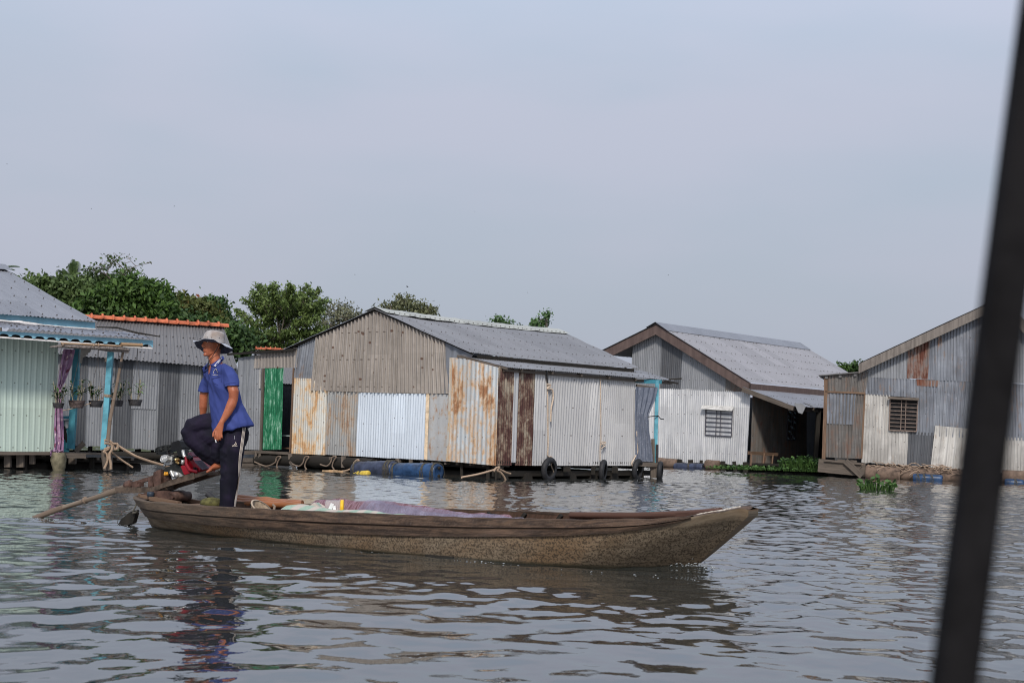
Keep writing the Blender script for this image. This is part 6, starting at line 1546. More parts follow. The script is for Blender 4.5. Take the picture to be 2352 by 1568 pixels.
for i in range(3): mb.box(ep('N', 985+i*28, 790+i*8, .112), (psc(18), .01, psc(45)), RE)
mb.build('cowl_vent', M['eng_black'], EN)
mb = MB(); mb.prism([ep('N', *p, .07) for p in ((790,470),(850,455),(890,540),(840,560),(805,560))], -ML.n*.12); mb.build('fuel_tank', plain('dark_plum_tank', (.06,.02,.035), .4), EN)
mb = MB(); mb.tube([ep('N', 845, 570, .1), ep('N', 900, 555, .12), ep('N', 950, 600, .12)], .02, 8); mb.build('starter_handle', M['eng_black'], EN)
# cast letters on the rocker cover
def text_mesh(txt, size, ext=.001, bevel=0):
    cu = bpy.data.curves.new('txt', 'FONT'); cu.body = txt; cu.size = size; cu.extrude = ext; cu.align_x = 'CENTER'; cu.align_y = 'CENTER'; cu.resolution_u = 3
    o = bpy.data.objects.new('t', cu); COL.objects.link(o); dg = bpy.context.evaluated_depsgraph_get(); me = bpy.data.meshes.new_from_object(o.evaluated_get(dg)); bpy.data.objects.remove(o); return me
def put_mesh(name, me, mat, parent, Mx, org):
    me.transform(Mx); me.transform(Matrix.Translation(-V(org))); me.materials.clear(); me.materials.append(mat); o = bpy.data.objects.new(name, me); COL.objects.link(o); o.parent = parent; ORG[o.name] = V(org); return o
me = text_mesh('OHV', .042, .002); Rm = Matrix((ed, eu, en)).transposed(); Rm = Rm @ Matrix.Rotation(math.radians(4), 3, 'Z'); X4 = Rm.to_4x4(); X4.translation = ep('N', 415, 598, .152)
put_mesh('lettering', me, plain('bright_casting', (.75,.75,.74), .3, .6), RCo, X4, ORG[EN.name])

# ================================================================== cargo
def hp(t, n, z): 
    sg = -.2+6.27*t; return bp(sg, n, z)
def OP(x, y, n_off, k='O'):   # point on a vertical plane inside the boat at offset n
    pl = Plane(BC+by*n_off, bx); return pl.P(*pl.sz(cr(k, x, y)))
for i, (y0, y1, n_, lb) in enumerate(((255,335,.50,'top bamboo pole of the bundle lying along the far gunwale'),(300,350,.46,'middle bamboo pole of the bundle behind the basket'),(345,372,.42,'lowest bamboo pole of the bundle behind the basket'))):
    a = OP(-60, y0-8, n_); b = OP(1100, y1+22, n_); a2 = a-(b-a)*.05
    mb = MB(); pts = [a2+(b-a2)*j/12+V((0,0,.004*math.sin(j*1.3+i))) for j in range(13)]; mb.tube(pts, [.030+.004*(j % 3 == 0) for j in range(13)], 10, 0)
    o = mb.build('bamboo_pole', wood('red_bamboo', (.33,.13,.05), (.16,.06,.025), .5, .4, .2) if 'red_bamboo' not in bpy.data.materials else bpy.data.materials['red_bamboo'], None, a2); tag(o, lb, 'pole', 'bamboo poles in the boat')
c_ = OP(430, 432, .10); T_ = thing('basket', 'shallow tan woven basket lying tilted against the gunwale behind the boatman', 'basket', c_)
mb = MB(); ax = V((.55,-.30,.80)).normalized(); R0 = .108
mb.lathe([(0,-.07),(.05,-.066),(.09,-.04),(R0,0),(R0-.006,.0),(.085,-.035),(.04,-.058),(0,-.06)], c_+V((-.01,0,.0)), ax, 28); mb.build('bowl', plain('tan_weave', (.22,.17,.12), .85, 0, .35, 40, .5), T_)
mb = MB(); mb.lathe([(R0-.008,-.006),(R0+.004,-.006),(R0+.006,.006),(R0-.008,.007)], c_+V((-.01,0,.0)), ax, 28); mb.build('rim', plain('pale_rim', (.32,.26,.20), .8), T_)
mb = MB(); mb.tube([c_+V((.09,.02,.03)), c_+V((.11,.0,.02)), c_+V((.10,-.03,-.05))], .012, 8); mb.build('handle', M['bamboo_grey'], T_)
t = NT('striped_woven_sack'); w1_ = t.n('ShaderNodeTexWave', i_Scale=2.0, i_Distortion=6.0, i_Detail=4.0); t.L(t.coord('UV', (1,1,1)), w1_.inputs['Vector'])
c = t.mix(t.ramp(w1_.outputs[0], .2, .8), (.40,.34,.29), (.22,.31,.24)); fn = t.noise(t.coord('UV', (40,8,1)), 3, 4); c = t.mix(t.math('MULTIPLY', t.ramp(fn, .45, .7), .4), c, (.5,.5,.45)); t.bump(fn, .5, .004); M['sack'] = t.done(c, .75)
def mound(name, mat, label, cat, s0, s1, n0, n1, zf, seed, nx_=60, ny_=16, group=None):
    mb = MB(); vs = []; uv = []
    for i in range(nx_+1):
        f = i/nx_; s = s0+(s1-s0)*f
        for j in range(ny_+1):
            g = j/ny_; n_ = n0+(n1-n0)*g; e = math.sin(math.pi*g)**.5*min(1, f*9, (1-f)*9)
            z = .06+(zf(f)-.06)*e + (.012*noise.noise(V((s*7, n_*9, seed)))+.016*noise.noise(V((s*2.5, n_*4, seed+3))))*e*1.6
            vs.append(bp(s, n_, z)); uv.append((s, n_))
    mb.add(vs, [(i*(ny_+1)+j, (i+1)*(ny_+1)+j, (i+1)*(ny_+1)+j+1, i*(ny_+1)+j+1) for i in range(nx_) for j in range(ny_)], uv, 0, True)
    o = mb.build(name, mat, None, bp((s0+s1)/2, (n0+n1)/2, .1)); tag(o, label, cat, group); return o
mound('woven_sack', M['sack'], 'pale green and cream striped woven sack spread out behind the gunwale', 'sack', 1.50, 3.5, -.40, .25, lambda f: .285+.015*math.sin(f*7), 1)
mb = MB(); q = lambda x, y, n_: OP(x, y, n_)
mb.add([q(1135,465,-.05), q(1310,335,-.05), q(1460,480,-.12), q(1440,395,.10), q(1500,400,.15), q(1490,480,.1), q(1385,335,.12)], [(0,1,2),(1,6,3,2),(6,4,5,3)], None, 0)
o = mb.build('folded_sack_flap', M['sack'], None, q(1310,400,0)); tag(o, 'green folded corner of woven sack standing up beside the jar', 'sack')
a = q(1500, 425, .0); b = atY(cr('O', 1815, 425), a.y+.01); d = (b-a).normalized(); Lj = (b-a).length; rj = .066
T_ = thing('plastic_jar', 'clear plastic jar with yellow lid lying on the sack', 'jar', a)
t = NT('clear_plastic'); t.b.inputs['Transmission Weight'].default_value = .75; t.b.inputs['IOR'].default_value = 1.15; M['clear'] = t.done((.8,.76,.74), .12)
mb = MB(); mb.lathe([(0,0),(rj*.85,0),(rj,.012),(rj,Lj*.78),(rj*.92,Lj*.83)], a, d, 24); mb.build('body', M['clear'], T_)
mb = MB(); mb.lathe([(rj*.9,Lj*.83),(rj*1.06,Lj*.835),(rj*1.06,Lj),(rj*.98,Lj*1.01),(0,Lj*1.01)], a, d, 24); mb.build('lid', plain('yellow_lid', (.68,.40,.02), .4, 0, .05), T_)
mb = MB(); mb.beam(a+d*.035+V((0,-.07,-.05)), a+d*.07+V((0,-.07,.04)), .004, .03); mb.beam(a+d*.095+V((0,-.07,-.05)), a+d*.085+V((0,-.069,.02)), .004, .025); mb.build('label', M['white_paint'] if False else plain('white_label', (.75,.75,.75), .6), T_)
t = NT('violet_net'); al = t.noise(t.coord('UV', (1,1,1)), 280, 2, .5); t.L(t.ramp(al, .50, .58), t.b.inputs['Alpha']); c = t.mix(t.ramp(t.noise(t.coord('UV'), 6, 4), .4, .6), (.19,.185,.26), (.30,.29,.38)); M['net'] = t.done(c, .9)
t = NT('maroon_net'); M['net_dark'] = t.done(t.mix(t.ramp(t.noise(t.coord('UV', (20,3,1)), 4, 5), .4, .6), (.10,.045,.05), (.22,.14,.17)), .9)
random.seed(4)
FN = thing('fishing_net', 'heap of fine violet fishing net over a maroon roll inside the boat', 'net', bp(3, .3, .2))
def netm(name, mat, s0, s1, n0, n1, zf, seed):
    o = mound(name, mat, None, None, s0, s1, n0, n1, zf, seed, 80, 14); o.parent = FN; o.location = o.location-ORG[FN.name]; return o
netm('net_roll', M['net_dark'], 1.35, 4.0, .24, .52, lambda f: .315+.03*math.sin(min(1, f*1.3)*math.pi)-.03*f, 5)
netm('net_heap', M['net'], 2.15, 4.05, .06, .56, lambda f: .352-.085*f+.015*math.sin(f*9)-.05*(f < .06), 6)
netm('net_heap', M['net'], 2.10, 4.1, .04, .50, lambda f: .355-.09*f+.02*math.sin(f*8+1), 7)
# oar handle and dull green can near the boatman's feet
o = MB().tube([OP(1100,1330,-.10,'N'), OP(1240,1440,-.10,'N'), OP(1420,1580,-.12,'N')], [.028,.026,.024], 12, 0).build('oar', M['rubber'], None, OP(1240,1440,-.1,'N')); tag(o, 'black handle of an oar sticking up beside the straight leg', 'oar')
cc_ = OP(1190, 1525, -.18, 'N'); mb = MB(); mb.ell(cc_, (.11,.09,.055), 16, 10); o = mb.build('bundled_cloth', plain('olive_green_cloth', (.07,.065,.02), .8, 0, .5, 20, .7), None, cc_); tag(o, 'olive green bundle of cloth under the oar handle', 'cloth')

# foam and spray
FM = NT('foam'); FM.b.inputs['Transmission Weight'].default_value = .5; M['foam'] = FM.done((.45,.48,.50), .12)
def spray(name, label, c, n, sx_, sy_, sz_, rmax, seed, mat):
    rs = random.Random(seed); mb = MB(); c = V(c)
    for _ in range(n):
        a = rs.gauss(0,1); b = rs.gauss(0,1); p = c+bx*a*sx_+by*b*sy_+V((0,0,abs(rs.gauss(0,1))*sz_*math.exp(-a*a*.3)))
        r = rmax*rs.uniform(.15,1)**2+.002; mb.ell(p, (r*rs.uniform(1,2.2), r, r*rs.uniform(.3,.8)), 6, 4)
    o = mb.build(name, mat, None, c); tag(o, label, 'spray', kind='stuff')
spray('bow_spray', 'small splash of water thrown up where the bow cuts the river', bp(5.60, -.06, .0), 650, .13, .05, .026, .0065, 1, M['foam'])
spray('bow_spray', 'thin trail of droplets ahead and beside the bow', bp(5.62, -.12, .0), 120, .18, .05, .006, .004, 2, M['foam'])
spray('propeller_wash', 'churned water behind the stern around the shaft', bp(-.9, -.10, -.002), 260, .50, .10, .006, .004, 3, M['foam'])
spray('stern_foam', 'line of small bubbles along the hull waterline', bp(3.9, -.80, 0), 70, .9, .05, .002, .0035, 4, M['foam'])
# ================================================================== the boatman
YP = 13.78
FD = V((-.80, -.60, 0)).normalized(); LD_ = V((.60, -.80, 0)).normalized()     # chest direction, his left
PB = atY((524, 1180), YP)
PE = thing('person', 'man in blue polo and striped trousers standing with one foot on the motor frame', 'person', PB)
def J(x, y, dy=0.0, k='B'):
    p = cr(k, x, y) if k else (x, y); return atY(p, YP+dy)
def limb(mb, pts, seg=16, fl=1.0):
    """pts: (centre, radius[, radius across the view]) tapered limb, rounded at both ends"""
    P = [V(p[0]) for p in pts]; out = []; n = len(P)
    prevA = None
    def sec(c, t, r, r2):
        nonlocal prevA
        a = t.cross(V((0,1,0))); 
        if a.length < .1: a = t.cross(V((1,0,0)))
        a.normalize()
        if prevA is not None and a.dot(prevA) < 0: a = -a
        prevA = a; b = a.cross(t).normalized(); out.append((c, a*r, b*r2))
    for i in range(n):
        t = (P[min(i+1,n-1)]-P[max(i-1,0)]).normalized(); r = pts[i][1]; r2 = pts[i][2] if len(pts[i]) > 2 else r
        if i == 0:
            for q in (-.98, -.7, -.35): c = math.sqrt(1-q*q); sec(P[0]+t*q*r*.8, t, r*c, r2*c)
        sec(P[i], t, r, r2)
        if i == n-1:
            for q in (.35, .7, .98): c = math.sqrt(1-q*q); sec(P[i]+t*q*r*.8, t, r*c, r2*c)
    mb.loft(out, seg); return mb
SKIN = NT('tanned_skin'); t = SKIN; nz_ = t.noise(t.coord('Object'), 9, 5, .6); c = t.mix(t.ramp(nz_, .3, .7), (.38,.125,.062), (.25,.075,.037)); t.b.inputs['Subsurface Weight'].default_value = .08; t.b.inputs['Subsurface Radius'].default_value = (.02,.008,.004); t.b.inputs['Subsurface Scale'].default_value = .5; t.bump(t.noise(t.coord('Object'), 60, 3), .15, .003); SKIN = t.done(c, .42)
# ---- head frame
HF = V((-.68, -.73, -.02)).normalized(); HLt = V((0,0,1)).cross(HF).normalized(); HU = HF.cross(HLt).normalized()     # forward, his left, up
if HU.z < 0: HU = -HU
HC = J(488.5, 790, 0, None)      # middle of the skull
def hd(f, l, u): return HC + HF*f + HLt*l + HU*u
# which lateral sign faces the camera
near_s = 1 if HLt.y < 0 else -1
RH = Matrix((HF, HLt, HU)).transposed()
mb = MB()
mb.ell(hd(-.012, 0, .035), (.098, .076, .090), 20, 14, 0, RH)                       # cranium
secs = []
for f, l, u, a, b in ((.012,0,.03,.082,.068),(.014,0,.0,.082,.068),(.014,0,-.03,.080,.064),(.016,0,-.058,.076,.058),(.024,0,-.082,.064,.048),(.036,0,-.102,.046,.036),(.044,0,-.114,.030,.026)):
    secs.append((hd(f, l, u), HF*a, HLt*b))
mb.loft(secs, 20)
limb(mb, [(hd(.088,0,.018),.010),(hd(.098,0,.0),.011),(hd(.110,0,-.018),.013),(hd(.104,0,-.028),.012)])   # nose
for s in (-1, 1):
    mb.ell(hd(.097, s*.012, -.027), (.010,.010,.008), 8, 6, 0, RH)                  # nostril wings
    mb.ell(hd(.054, s*.030, -.022), (.030,.026,.032), 14, 10, 0, RH)                 # cheekbone
    limb(mb, [(hd(.086, s*.010, .034), .009), (hd(.082, s*.034, .038), .009), (hd(.066, s*.054, .030), .008)])   # brow
    limb(mb, [(hd(.046, s*.030, -.088), .015), (hd(.012, s*.048, -.068), .014), (hd(-.006, s*.058, -.030), .010)])  # jaw edge
    # ear
    mb.ell(hd(-.010, s*.078, -.008), (.018,.009,.030), 12, 10, 0, RH); mb.ell(hd(-.016, s*.082, .006), (.017,.006,.016), 10, 8, 0, RH); mb.ell(hd(-.008, s*.078, -.034), (.009,.007,.010), 8, 6, 0, RH)
limb(mb, [(hd(.084,-.020,-.056),.006),(hd(.095,0,-.053),.0085),(hd(.084,.020,-.056),.006)])     # upper lip
limb(mb, [(hd(.084,-.016,-.068),.006),(hd(.093,0,-.068),.009),(hd(.084,.016,-.068),.006)])      # lower lip
mb.ell(hd(.080, 0, -.100), (.018,.022,.016), 12, 8, 0, RH)                                       # chin
# neck, shoulders and trunk core
nk = J(508, 372/1, 0) if False else J(495, 836, 0, None)
limb(mb, [(hd(-.022,0,-.045),.056),(J(492,822,.0,None),.056),(J(498,838,.0,None),.060),(J(503,852,.0,None),.075)])
Ccen = [(J(503,850,0,None), .155, .075), (J(507,868,0,None), .165, .095), (J(513,900,0,None), .155, .10), (J(521,935,0,None), .14, .10), (J(530,962,0,None), .12, .09), (J(536,985,0,None), .08, .07)]
mb.loft([(c, LD_*a, FD*b) for c, a, b in Ccen], 24)
# arms
Lsh = J(523, 852, -.135, None); Lel = J(536, 916, -.19, None); Lwr = J(509.5, 969, -.235, None)
limb(mb, [(J(521,858,-.12,None),.050),(J(530,875,-.16,None),.050,.052),(J(537,900,-.185,None),.047,.05),(Lel,.043),(J(531,930,-.20,None),.045,.044),(J(523,947,-.215,None),.038),(J(514,962,-.23,None),.028,.026),(Lwr,.024,.027)])
Rsh = J(476, 852, .13, None); Rel = J(468, 908, .17, None); Rwr = J(466, 962, .10, None)
limb(mb, [(J(482,864,.10,None),.034),(J(475,882,.15,None),.040),(Rel,.041),(J(467,935,.175,None),.039),(J(466,955,.185,None),.027),(J(465,964,.185,None),.025)])
# left hand: palm hangs from the wrist, back of the hand to the camera
hx = V((1,0,0)); 
pal = [(509.5,969,.024,.022),(506.5,977,.030,.020),(503.5,985,.036,.018),(502,992,.036,.016)]
limb(mb, [(J(x,y,-.24,None), r, r2) for x, y, r, r2 in pal])
fing = [((496.5,990),(494.5,999),(494.0,1007),(495.5,1011),.0100), ((500.5,993),(499.5,1003),(499.5,1009),(501.5,1012),.0098), ((504.8,992),(504.6,1001.5),(505,1007.5),(506.8,1010),.0094), ((508.6,990),(509,998),(509.6,1003.5),(511,1006),.0086)]
for i, f in enumerate(fing):
    r = f[4]; limb(mb, [(J(*f[0],-.245,None), r*1.08), (J(*f[1],-.252+.004*i,None), r), (J(*f[2],-.242,None), r*.93), (J(*f[3],-.228,None), r*.85)], 10)
limb(mb, [(J(503,978,-.225,None),.014), (J(496,985,-.21,None),.0125), (J(490.5,994,-.215,None),.0108), (J(489.5,1002,-.222,None),.0095)], 10)
# right hand resting on the far side of the thigh
limb(mb, [(J(465,964,.185,None),.025,.02),(J(464,969,.20,None),.032,.018),(J(463,972,.20,None),.032,.016)])
for i in range(4): limb(mb, [(J(457+4*i,974,.20,None),.0095),(J(456+4.2*i,979,.205,None),.009),(J(457+4*i,983,.20,None),.008)], 10)
limb(mb, [(J(470,966,.19,None),.013),(J(475,971,.185,None),.011),(J(476,976,.185,None),.009)], 10)
# legs inside the trousers, bare feet
ZF = .17
limb(mb, [(J(540,990,-.06,None),.06),(J(531,1080,-.10,None),.058),(J(529,1110,-.10,None),.055),(J(523,1160,-.10,None),.036),(J(523,1174,-.10,None),.034)])
limb(mb, [(J(523,1176,-.10,None)+V((.03,0,-.01)),.032),(J(516,1178,-.13,None),.034,.036),(J(505,1181,-.17,None),.026,.042),(J(497,1183,-.20,None),.016,.040)])
limb(mb, [(J(525,990,.06,None),.05),(J(445,986,.03,None),.032),(J(458,1022,.05,None),.034),(J(492,1058,.06,None),.038)])
# raised foot, toes pointing left-down along the frame
limb(mb, [(J(505,1063,.06,None),.034),(J(499,1069,.05,None),.036,.034),(J(491,1073,.03,None),.028,.038),(J(483,1078.5,.01,None),.020,.042)])
for i in range(5):
    dy = -.035+.018*i; r = (.0135,.0105,.010,.0095,.009)[i]; e = (0,.5,1.5,3,4.5)[i]
    limb(mb, [(J(484,1078.5,dy,None), r), (J(478.5+e,1081.5-e*.3,dy-.01,None), r*1.0), (J(475.5+e,1083.5-e*.3,dy-.012,None), r*.9)], 10)
body, bbv = remeshed(mb, 'body', [SKIN], .0040, 6, .5, PE)

# ---- eyes, brows, moustache, mouth line, ears' shade: thin meshes set on the face
def onface(bv, f, l, u, off=.002):
    p = hd(f+.3, l, u); hit = bv.ray_cast(p, -HF)
    return (hit[0]+HF*off) if hit[0] else hd(f, l, u)
def face_strip(name, mat, pts, w, off=.002, par=PE):
    mb = MB(); P = [onface(bbv, .1, l, u, off) for l, u in pts]
    mb.tube(P, [w*(.5+.5*math.sin(math.pi*i/(len(P)-1))) for i in range(len(P))], 6, 0, True, 0, .6); return mb.build(name, mat, par)
HAIR = plain('black_hair', (.018,.014,.012), .7, 0, .4, 60)
for s in (-1, 1):
    face_strip('eyebrow', HAIR, [(s*.012,.036),(s*.024,.041),(s*.036,.040),(s*.048,.033)], .0035)
    c_ = onface(bbv, .1, s*.031, .018, -.003)
    mb = MB(); mb.ell(c_, (.008,.012,.0065), 12, 8, 0, RH); e_ = mb.build('eye', plain('eye_white', (.45,.38,.33), .25) if 'eye_white' not in bpy.data.materials else bpy.data.materials['eye_white'], PE)
    mb = MB(); mb.ell(c_+HF*.0055, (.004,.0055,.0055), 10, 8, 0, RH); mb.build('iris', HAIR, e_)
    face_strip('eyelid', SKIN, [(s*.019,.020),(s*.026,.026),(s*.036,.026),(s*.044,.019)], .004, .0015)
    face_strip('lash_line', HAIR, [(s*.020,.018),(s*.028,.022),(s*.036,.022),(s*.043,.017)], .0018, .004)
face_strip('moustache', plain('thin_moustache', (.10,.05,.035), .8), [(-.022,-.050),(-.010,-.043),(0,-.042),(.010,-.043),(.022,-.050)], .0032, .001)
face_strip('mouth', plain('dark_lip_line', (.10,.03,.025), .6), [(-.022,-.063),(-.010,-.061),(0,-.0605),(.010,-.061),(.022,-.063)], .0022, .001)
mb = MB(); secs = []
mb.loft([(hd(-.030,0,.03), HF*.078, HLt*.077), (hd(-.040,0,.0), HF*.068, HLt*.072), (hd(-.048,0,-.025), HF*.052, HLt*.066), (hd(-.050,0,-.045), HF*.040, HLt*.055)], 24)
mb.build('hair', HAIR, PE)
# ---- hat
HT = thing('bucket_hat', 'worn grey bucket hat with wavy wide brim and chin cord on the boatman', 'hat', hd(0,0,.06))
t = NT('grey_canvas'); n1 = t.noise(t.coord('Object', (1,1,1)), 14, 6, .65); n2 = t.noise(t.coord('Object'), 5, 4)
c = t.mix(t.ramp(n1, .4, .65), (.33,.31,.30), (.24,.21,.195)); c = t.mix(t.math('MULTIPLY', t.ramp(n2, .52, .68), .55), c, (.22,.16,.12)); t.bump(n1, .4, .006); HM = t.done(c, .9)
t = NT('pale_grey_brim'); n1 = t.noise(t.coord('Object'), 16, 6, .65); c = t.mix(t.ramp(n1, .4, .65), (.36,.38,.42), (.29,.30,.34)); t.bump(n1, .3, .005); HM2 = t.done(c, .9)
HM3 = plain('navy_brim_underside', (.055,.06,.085), .9, 0, .3, 30)
hc = J(489, 785, 0, None)     # centre of the hat band
cu_ = V((-.07,.03,1)).normalized(); 
def ring(cx, r_x, r_y, z, n=48): return [hc + V((math.cos(a)*r_x+cx, math.sin(a)*r_y, z)) for a in [2*math.pi*i/n for i in range(n)]]
n = 48; mb = MB(); rs_ = []
for cx, rx, ry, z in ((.006,.106,.112,-.004),(.006,.103,.110,.014),(.010,.098,.104,.042),(.014,.089,.095,.074),(.018,.072,.078,.094),(.018,.045,.050,.104),(.018,.02,.02,.107)):
    q = ring(cx, rx, ry, z); q = [p+V((0,0,.05*-(p.x-hc.x)*(1 if True else 0))) + V((0,0,.006*noise.noise(p*9))) + (p-hc)*.03*noise.noise(p*11) for p in q]; rs_ += q
nr_ = 7; fs = [(i*n+k, i*n+(k+1) % n, (i+1)*n+(k+1) % n, (i+1)*n+k) for i in range(nr_-1) for k in range(n)]+[tuple((nr_-1)*n+k for k in range(n))]
mb.add(rs_, fs, None, 0, True)
for aa in (-2.0, -1.6, -.9): mb.ell(hc+V((math.cos(aa)*.101+.010, math.sin(aa)*.107, .035)), (.004,.004,.004), 6, 4, 1)
mb.build('crown', [HM, HM3], HT)
def brim_z(a):
    # a: 0 = right in the photo, 90 = away, 180 = left, 270 = towards the camera
    T = [(0,-.052),(30,-.075),(60,-.095),(90,-.100),(120,-.095),(150,-.055),(172,-.006),(190,.006),(210,-.008),(232,.000),(258,.022),(280,.018),(300,-.012),(325,-.044),(345,-.055),(360,-.052)]
    a = math.degrees(a) % 360
    for (p, q), (r, s) in zip(T[:-1], T[1:]):
        if p <= a <= r: k = (a-p)/(r-p); k = k*k*(3-2*k); return q+(s-q)*k
N2 = 96; vs = []; vb = []
for j in range(9):
    g = j/8
    for i in range(N2):
        a = 2*math.pi*i/N2; rx = .101+(.182-.101)*g; ry = .107+(.180-.107)*g; z0 = -.004-.10*0
        base = -.004+(math.cos(a)*.113)*-.05
        z = base+(brim_z(a)-base)*g**1.25
        p = hc+V((math.cos(a)*rx+.002*g, math.sin(a)*ry, z)); vs.append(p); vb.append(p+V((0,0,-.004)))
fs = [(j*N2+i, j*N2+(i+1) % N2, (j+1)*N2+(i+1) % N2, (j+1)*N2+i) for j in range(8) for i in range(N2)]
mb = MB(); mb.add(vs, [tuple(reversed(f)) for f in fs], None, 0, True); mb.add(vb, fs, None, 1, True)
mb.add(vs[-N2:]+vb[-N2:], [(i, (i+1) % N2, (i+1) % N2+N2, i+N2) for i in range(N2)], None, 0, True)
mb.build('brim', [HM2, HM3], HT)
mb = MB(); mb.tube([hc+V((.05,-.105,-.01)), J(503,790,-.09,None), J(497,803,-.085,None), J(488,818,-.07,None), J(481,828,-.06,None), J(477,836,-.065,None), J(476,846,-.08,None)], .0032, 6, 0)
mb.ell(J(480,829,-.065,None), (.007,.007,.009), 8, 6); mb.tube([J(480,829,-.065,None), J(479,838,-.075,None), J(477.5,848,-.085,None)], .003, 5, 0)
mb.build('chin_cord', plain('black_cord', (.012,.012,.015), .8), HT)

# ---- shirt
t = NT('blue_polo_cloth'); nz_ = t.noise(t.coord('Object'), 3.5, 5, .6); fw = t.noise(t.coord('Object'), 180, 2, .5)
c = t.mix(t.ramp(nz_, .35, .7), (.038,.056,.205), (.024,.038,.150)); t.bump(fw, .12, .001); SH = t.done(c, .85, 0, .25)
mb = MB()
S_ = [(J(497,836,0,None), .065,.062), (J(501,842,0,None), .115,.080), (J(504,850,0,None), .160,.098), (J(507,862,0,None), .185,.116), (J(510,880,0,None), .182,.126), (J(514,900,0,None), .172,.130), (J(519,922,0,None), .166,.136), (J(525,945,0,None), .172,.146), (J(531,965,0,None), .182,.155), (J(535,978,0,None), .190,.166), (J(538,989,0,None), .192,.170)]
mb.loft([(c, (LD_+V((0,0,.07*max(0,i-7)))).normalized()*a*1.04, (FD+V((0,0,-.07*max(0,i-7)))).normalized()*b*1.06) for i, (c, a, b) in enumerate(S_)], 32)
# shoulder to sleeve, cut square at the cuff
def sleeve(pts):
    P = [V(p[0]) for p in pts]; out = []
    for i, p in enumerate(P):
        t_ = (P[min(i+1,len(P)-1)]-P[max(i-1,0)]).normalized()
        if i >= len(P)-2: t_ = pts[-1][3]
        a = t_.cross(V((0,1,0))).normalized(); b = a.cross(t_).normalized(); out.append((p, a*pts[i][1], b*pts[i][2]))
    mb.loft(out, 24)
mb.ell(J(513,853,-.09,None), (.085,.09,.062), 18, 12); mb.ell(J(490,853,.08,None), (.07,.08,.055), 18, 12)
dl_ = V((.10,-.10,-1)).normalized(); dr_ = V((-.18,.05,-1)).normalized()
sleeve([(J(516,850,-.08,None),.055,.06,0),(J(523,856,-.13,None),.070,.068,0),(J(529,868,-.155,None),.073,.072,0),(J(532,880,-.17,None),.073,.073,0),(J(534,889,-.178,None),.073,.074,dl_)])
sleeve([(J(492,850,.07,None),.05,.06,0),(J(483,857,.11,None),.064,.068,0),(J(476,872,.14,None),.064,.066,0),(J(471,888,.155,None),.060,.062,0),(J(468.5,901,.163,None),.060,.062,dr_)])
def cut(pln_p, pln_n): pass
def shirt_disp(co):
    p = V(co); d = 0
    q = V((p.x*1.0, p.y*1.0, p.z))
    # diagonal drag folds from the shoulder to the belly and soft vertical ones at the hem
    u = (p.x-PB.x)*.75+(p.z-1.0)*.65
    d += .019*noise.noise(V((u*11, (p.z-p.x)*3, p.y*3+2)))-.012*abs(noise.noise(V((u*15, (p.z-p.x)*4, 7))))
    d += .009*noise.noise(V((p.x*24+p.z*10, p.y*8, p.z*4)))
    if p.z < 1.28: d += .006*noise.noise(V((p.x*17+p.y*17, 0, p.z*2.5)))*min(1, (1.28-p.z)*4)
    return d
shirt, sbv = remeshed(mb, 'polo_shirt', [SH], .0065, 4, .5, PE, None, shirt_disp)
# cut sleeve ends and hem square with bisect
import bmesh
def bisect(o, org_, cut_list):
    bm = bmesh.new(); bm.from_mesh(o.data)
    for pc, nrm, sel in cut_list:
        geom = [g for g in list(bm.verts)+list(bm.edges)+list(bm.faces)]
        vsl = set(v for v in bm.verts if sel(v.co+org_))
        geom = list(vsl)+[e for e in bm.edges if all(v in vsl for v in e.verts)]+[f for f in bm.faces if all(v in vsl for v in f.verts)]
        r = bmesh.ops.bisect_plane(bm, geom=geom, plane_co=V(pc)-org_, plane_no=nrm, clear_outer=True)
        ed_ = [g for g in r['geom_cut'] if isinstance(g, bmesh.types.BMEdge)]
        for v in set(v for e in ed_ for v in e.verts): pass
    bm.to_mesh(o.data); bm.free(); o.data.update()
def on(bv, x, y, k=None, off=.002):
    p = (x, y) if k is None else cr(k, x, y); d_ = ray(p); h = bv.ray_cast(CAM, d_)
    if h[0] is None: return None
    return h[0]+h[1]*off
def decal_strip(bv, name, pts, w, mat, par, k=None, off=.003, th=.0015, dens=10):
    P = []
    for (a, b) in zip(pts[:-1], pts[1:]):
        for i in range(dens): P.append((a[0]+(b[0]-a[0])*i/dens, a[1]+(b[1]-a[1])*i/dens))
    P.append(pts[-1]); Q = []
    for i, p in enumerate(P):
        a = P[max(0,i-1)]; b = P[min(len(P)-1,i+1)]; dx, dy = b[0]-a[0], b[1]-a[1]; l = math.hypot(dx,dy) or 1; nx, ny = -dy/l*w/2, dx/l*w/2
        u, v = on(bv, p[0]+nx, p[1]+ny, k, off), on(bv, p[0]-nx, p[1]-ny, k, off)
        if u and v: Q.append((u, v))
    vs = [z for q in Q for z in q]; mb = MB(); mb.add(vs, [(2*i, 2*i+1, 2*i+3, 2*i+2) for i in range(len(Q)-1)], None, 0, True); o = mb.build(name, mat, par); return o
WHT = plain('white_trim', (.68,.68,.70), .8, 0, .08); SHD = plain('shirt_seam', (.022,.032,.13), .9)
SHP = SHD
SHB = [shirt]
decal_strip(sbv, 'pocket', [(645,540),(775,500)], 14, SH, shirt, 'B', .004) if False else None
pk_ = [(595,1262),(745,1200),(790,1225),(790,1330),(690,1400),(620,1330),(595,1262)]
decal_strip(sbv, 'pocket_seam', [cr('M', *p) for p in ((597,1262),(740,1222),(800,1200))], 1.6, SHD, shirt, None, .004)
decal_strip(sbv, 'pocket_seam', [cr('M', *p) for p in ((600,1275),(640,1350),(740,1400))], .8, SHD, shirt, None, .004)
decal_strip(sbv, 'sleeve_hem', [cr('M', *p) for p in ((862,1392),(900,1384),(1000,1358),(1140,1345))], .7, SHD, shirt, None, .004)
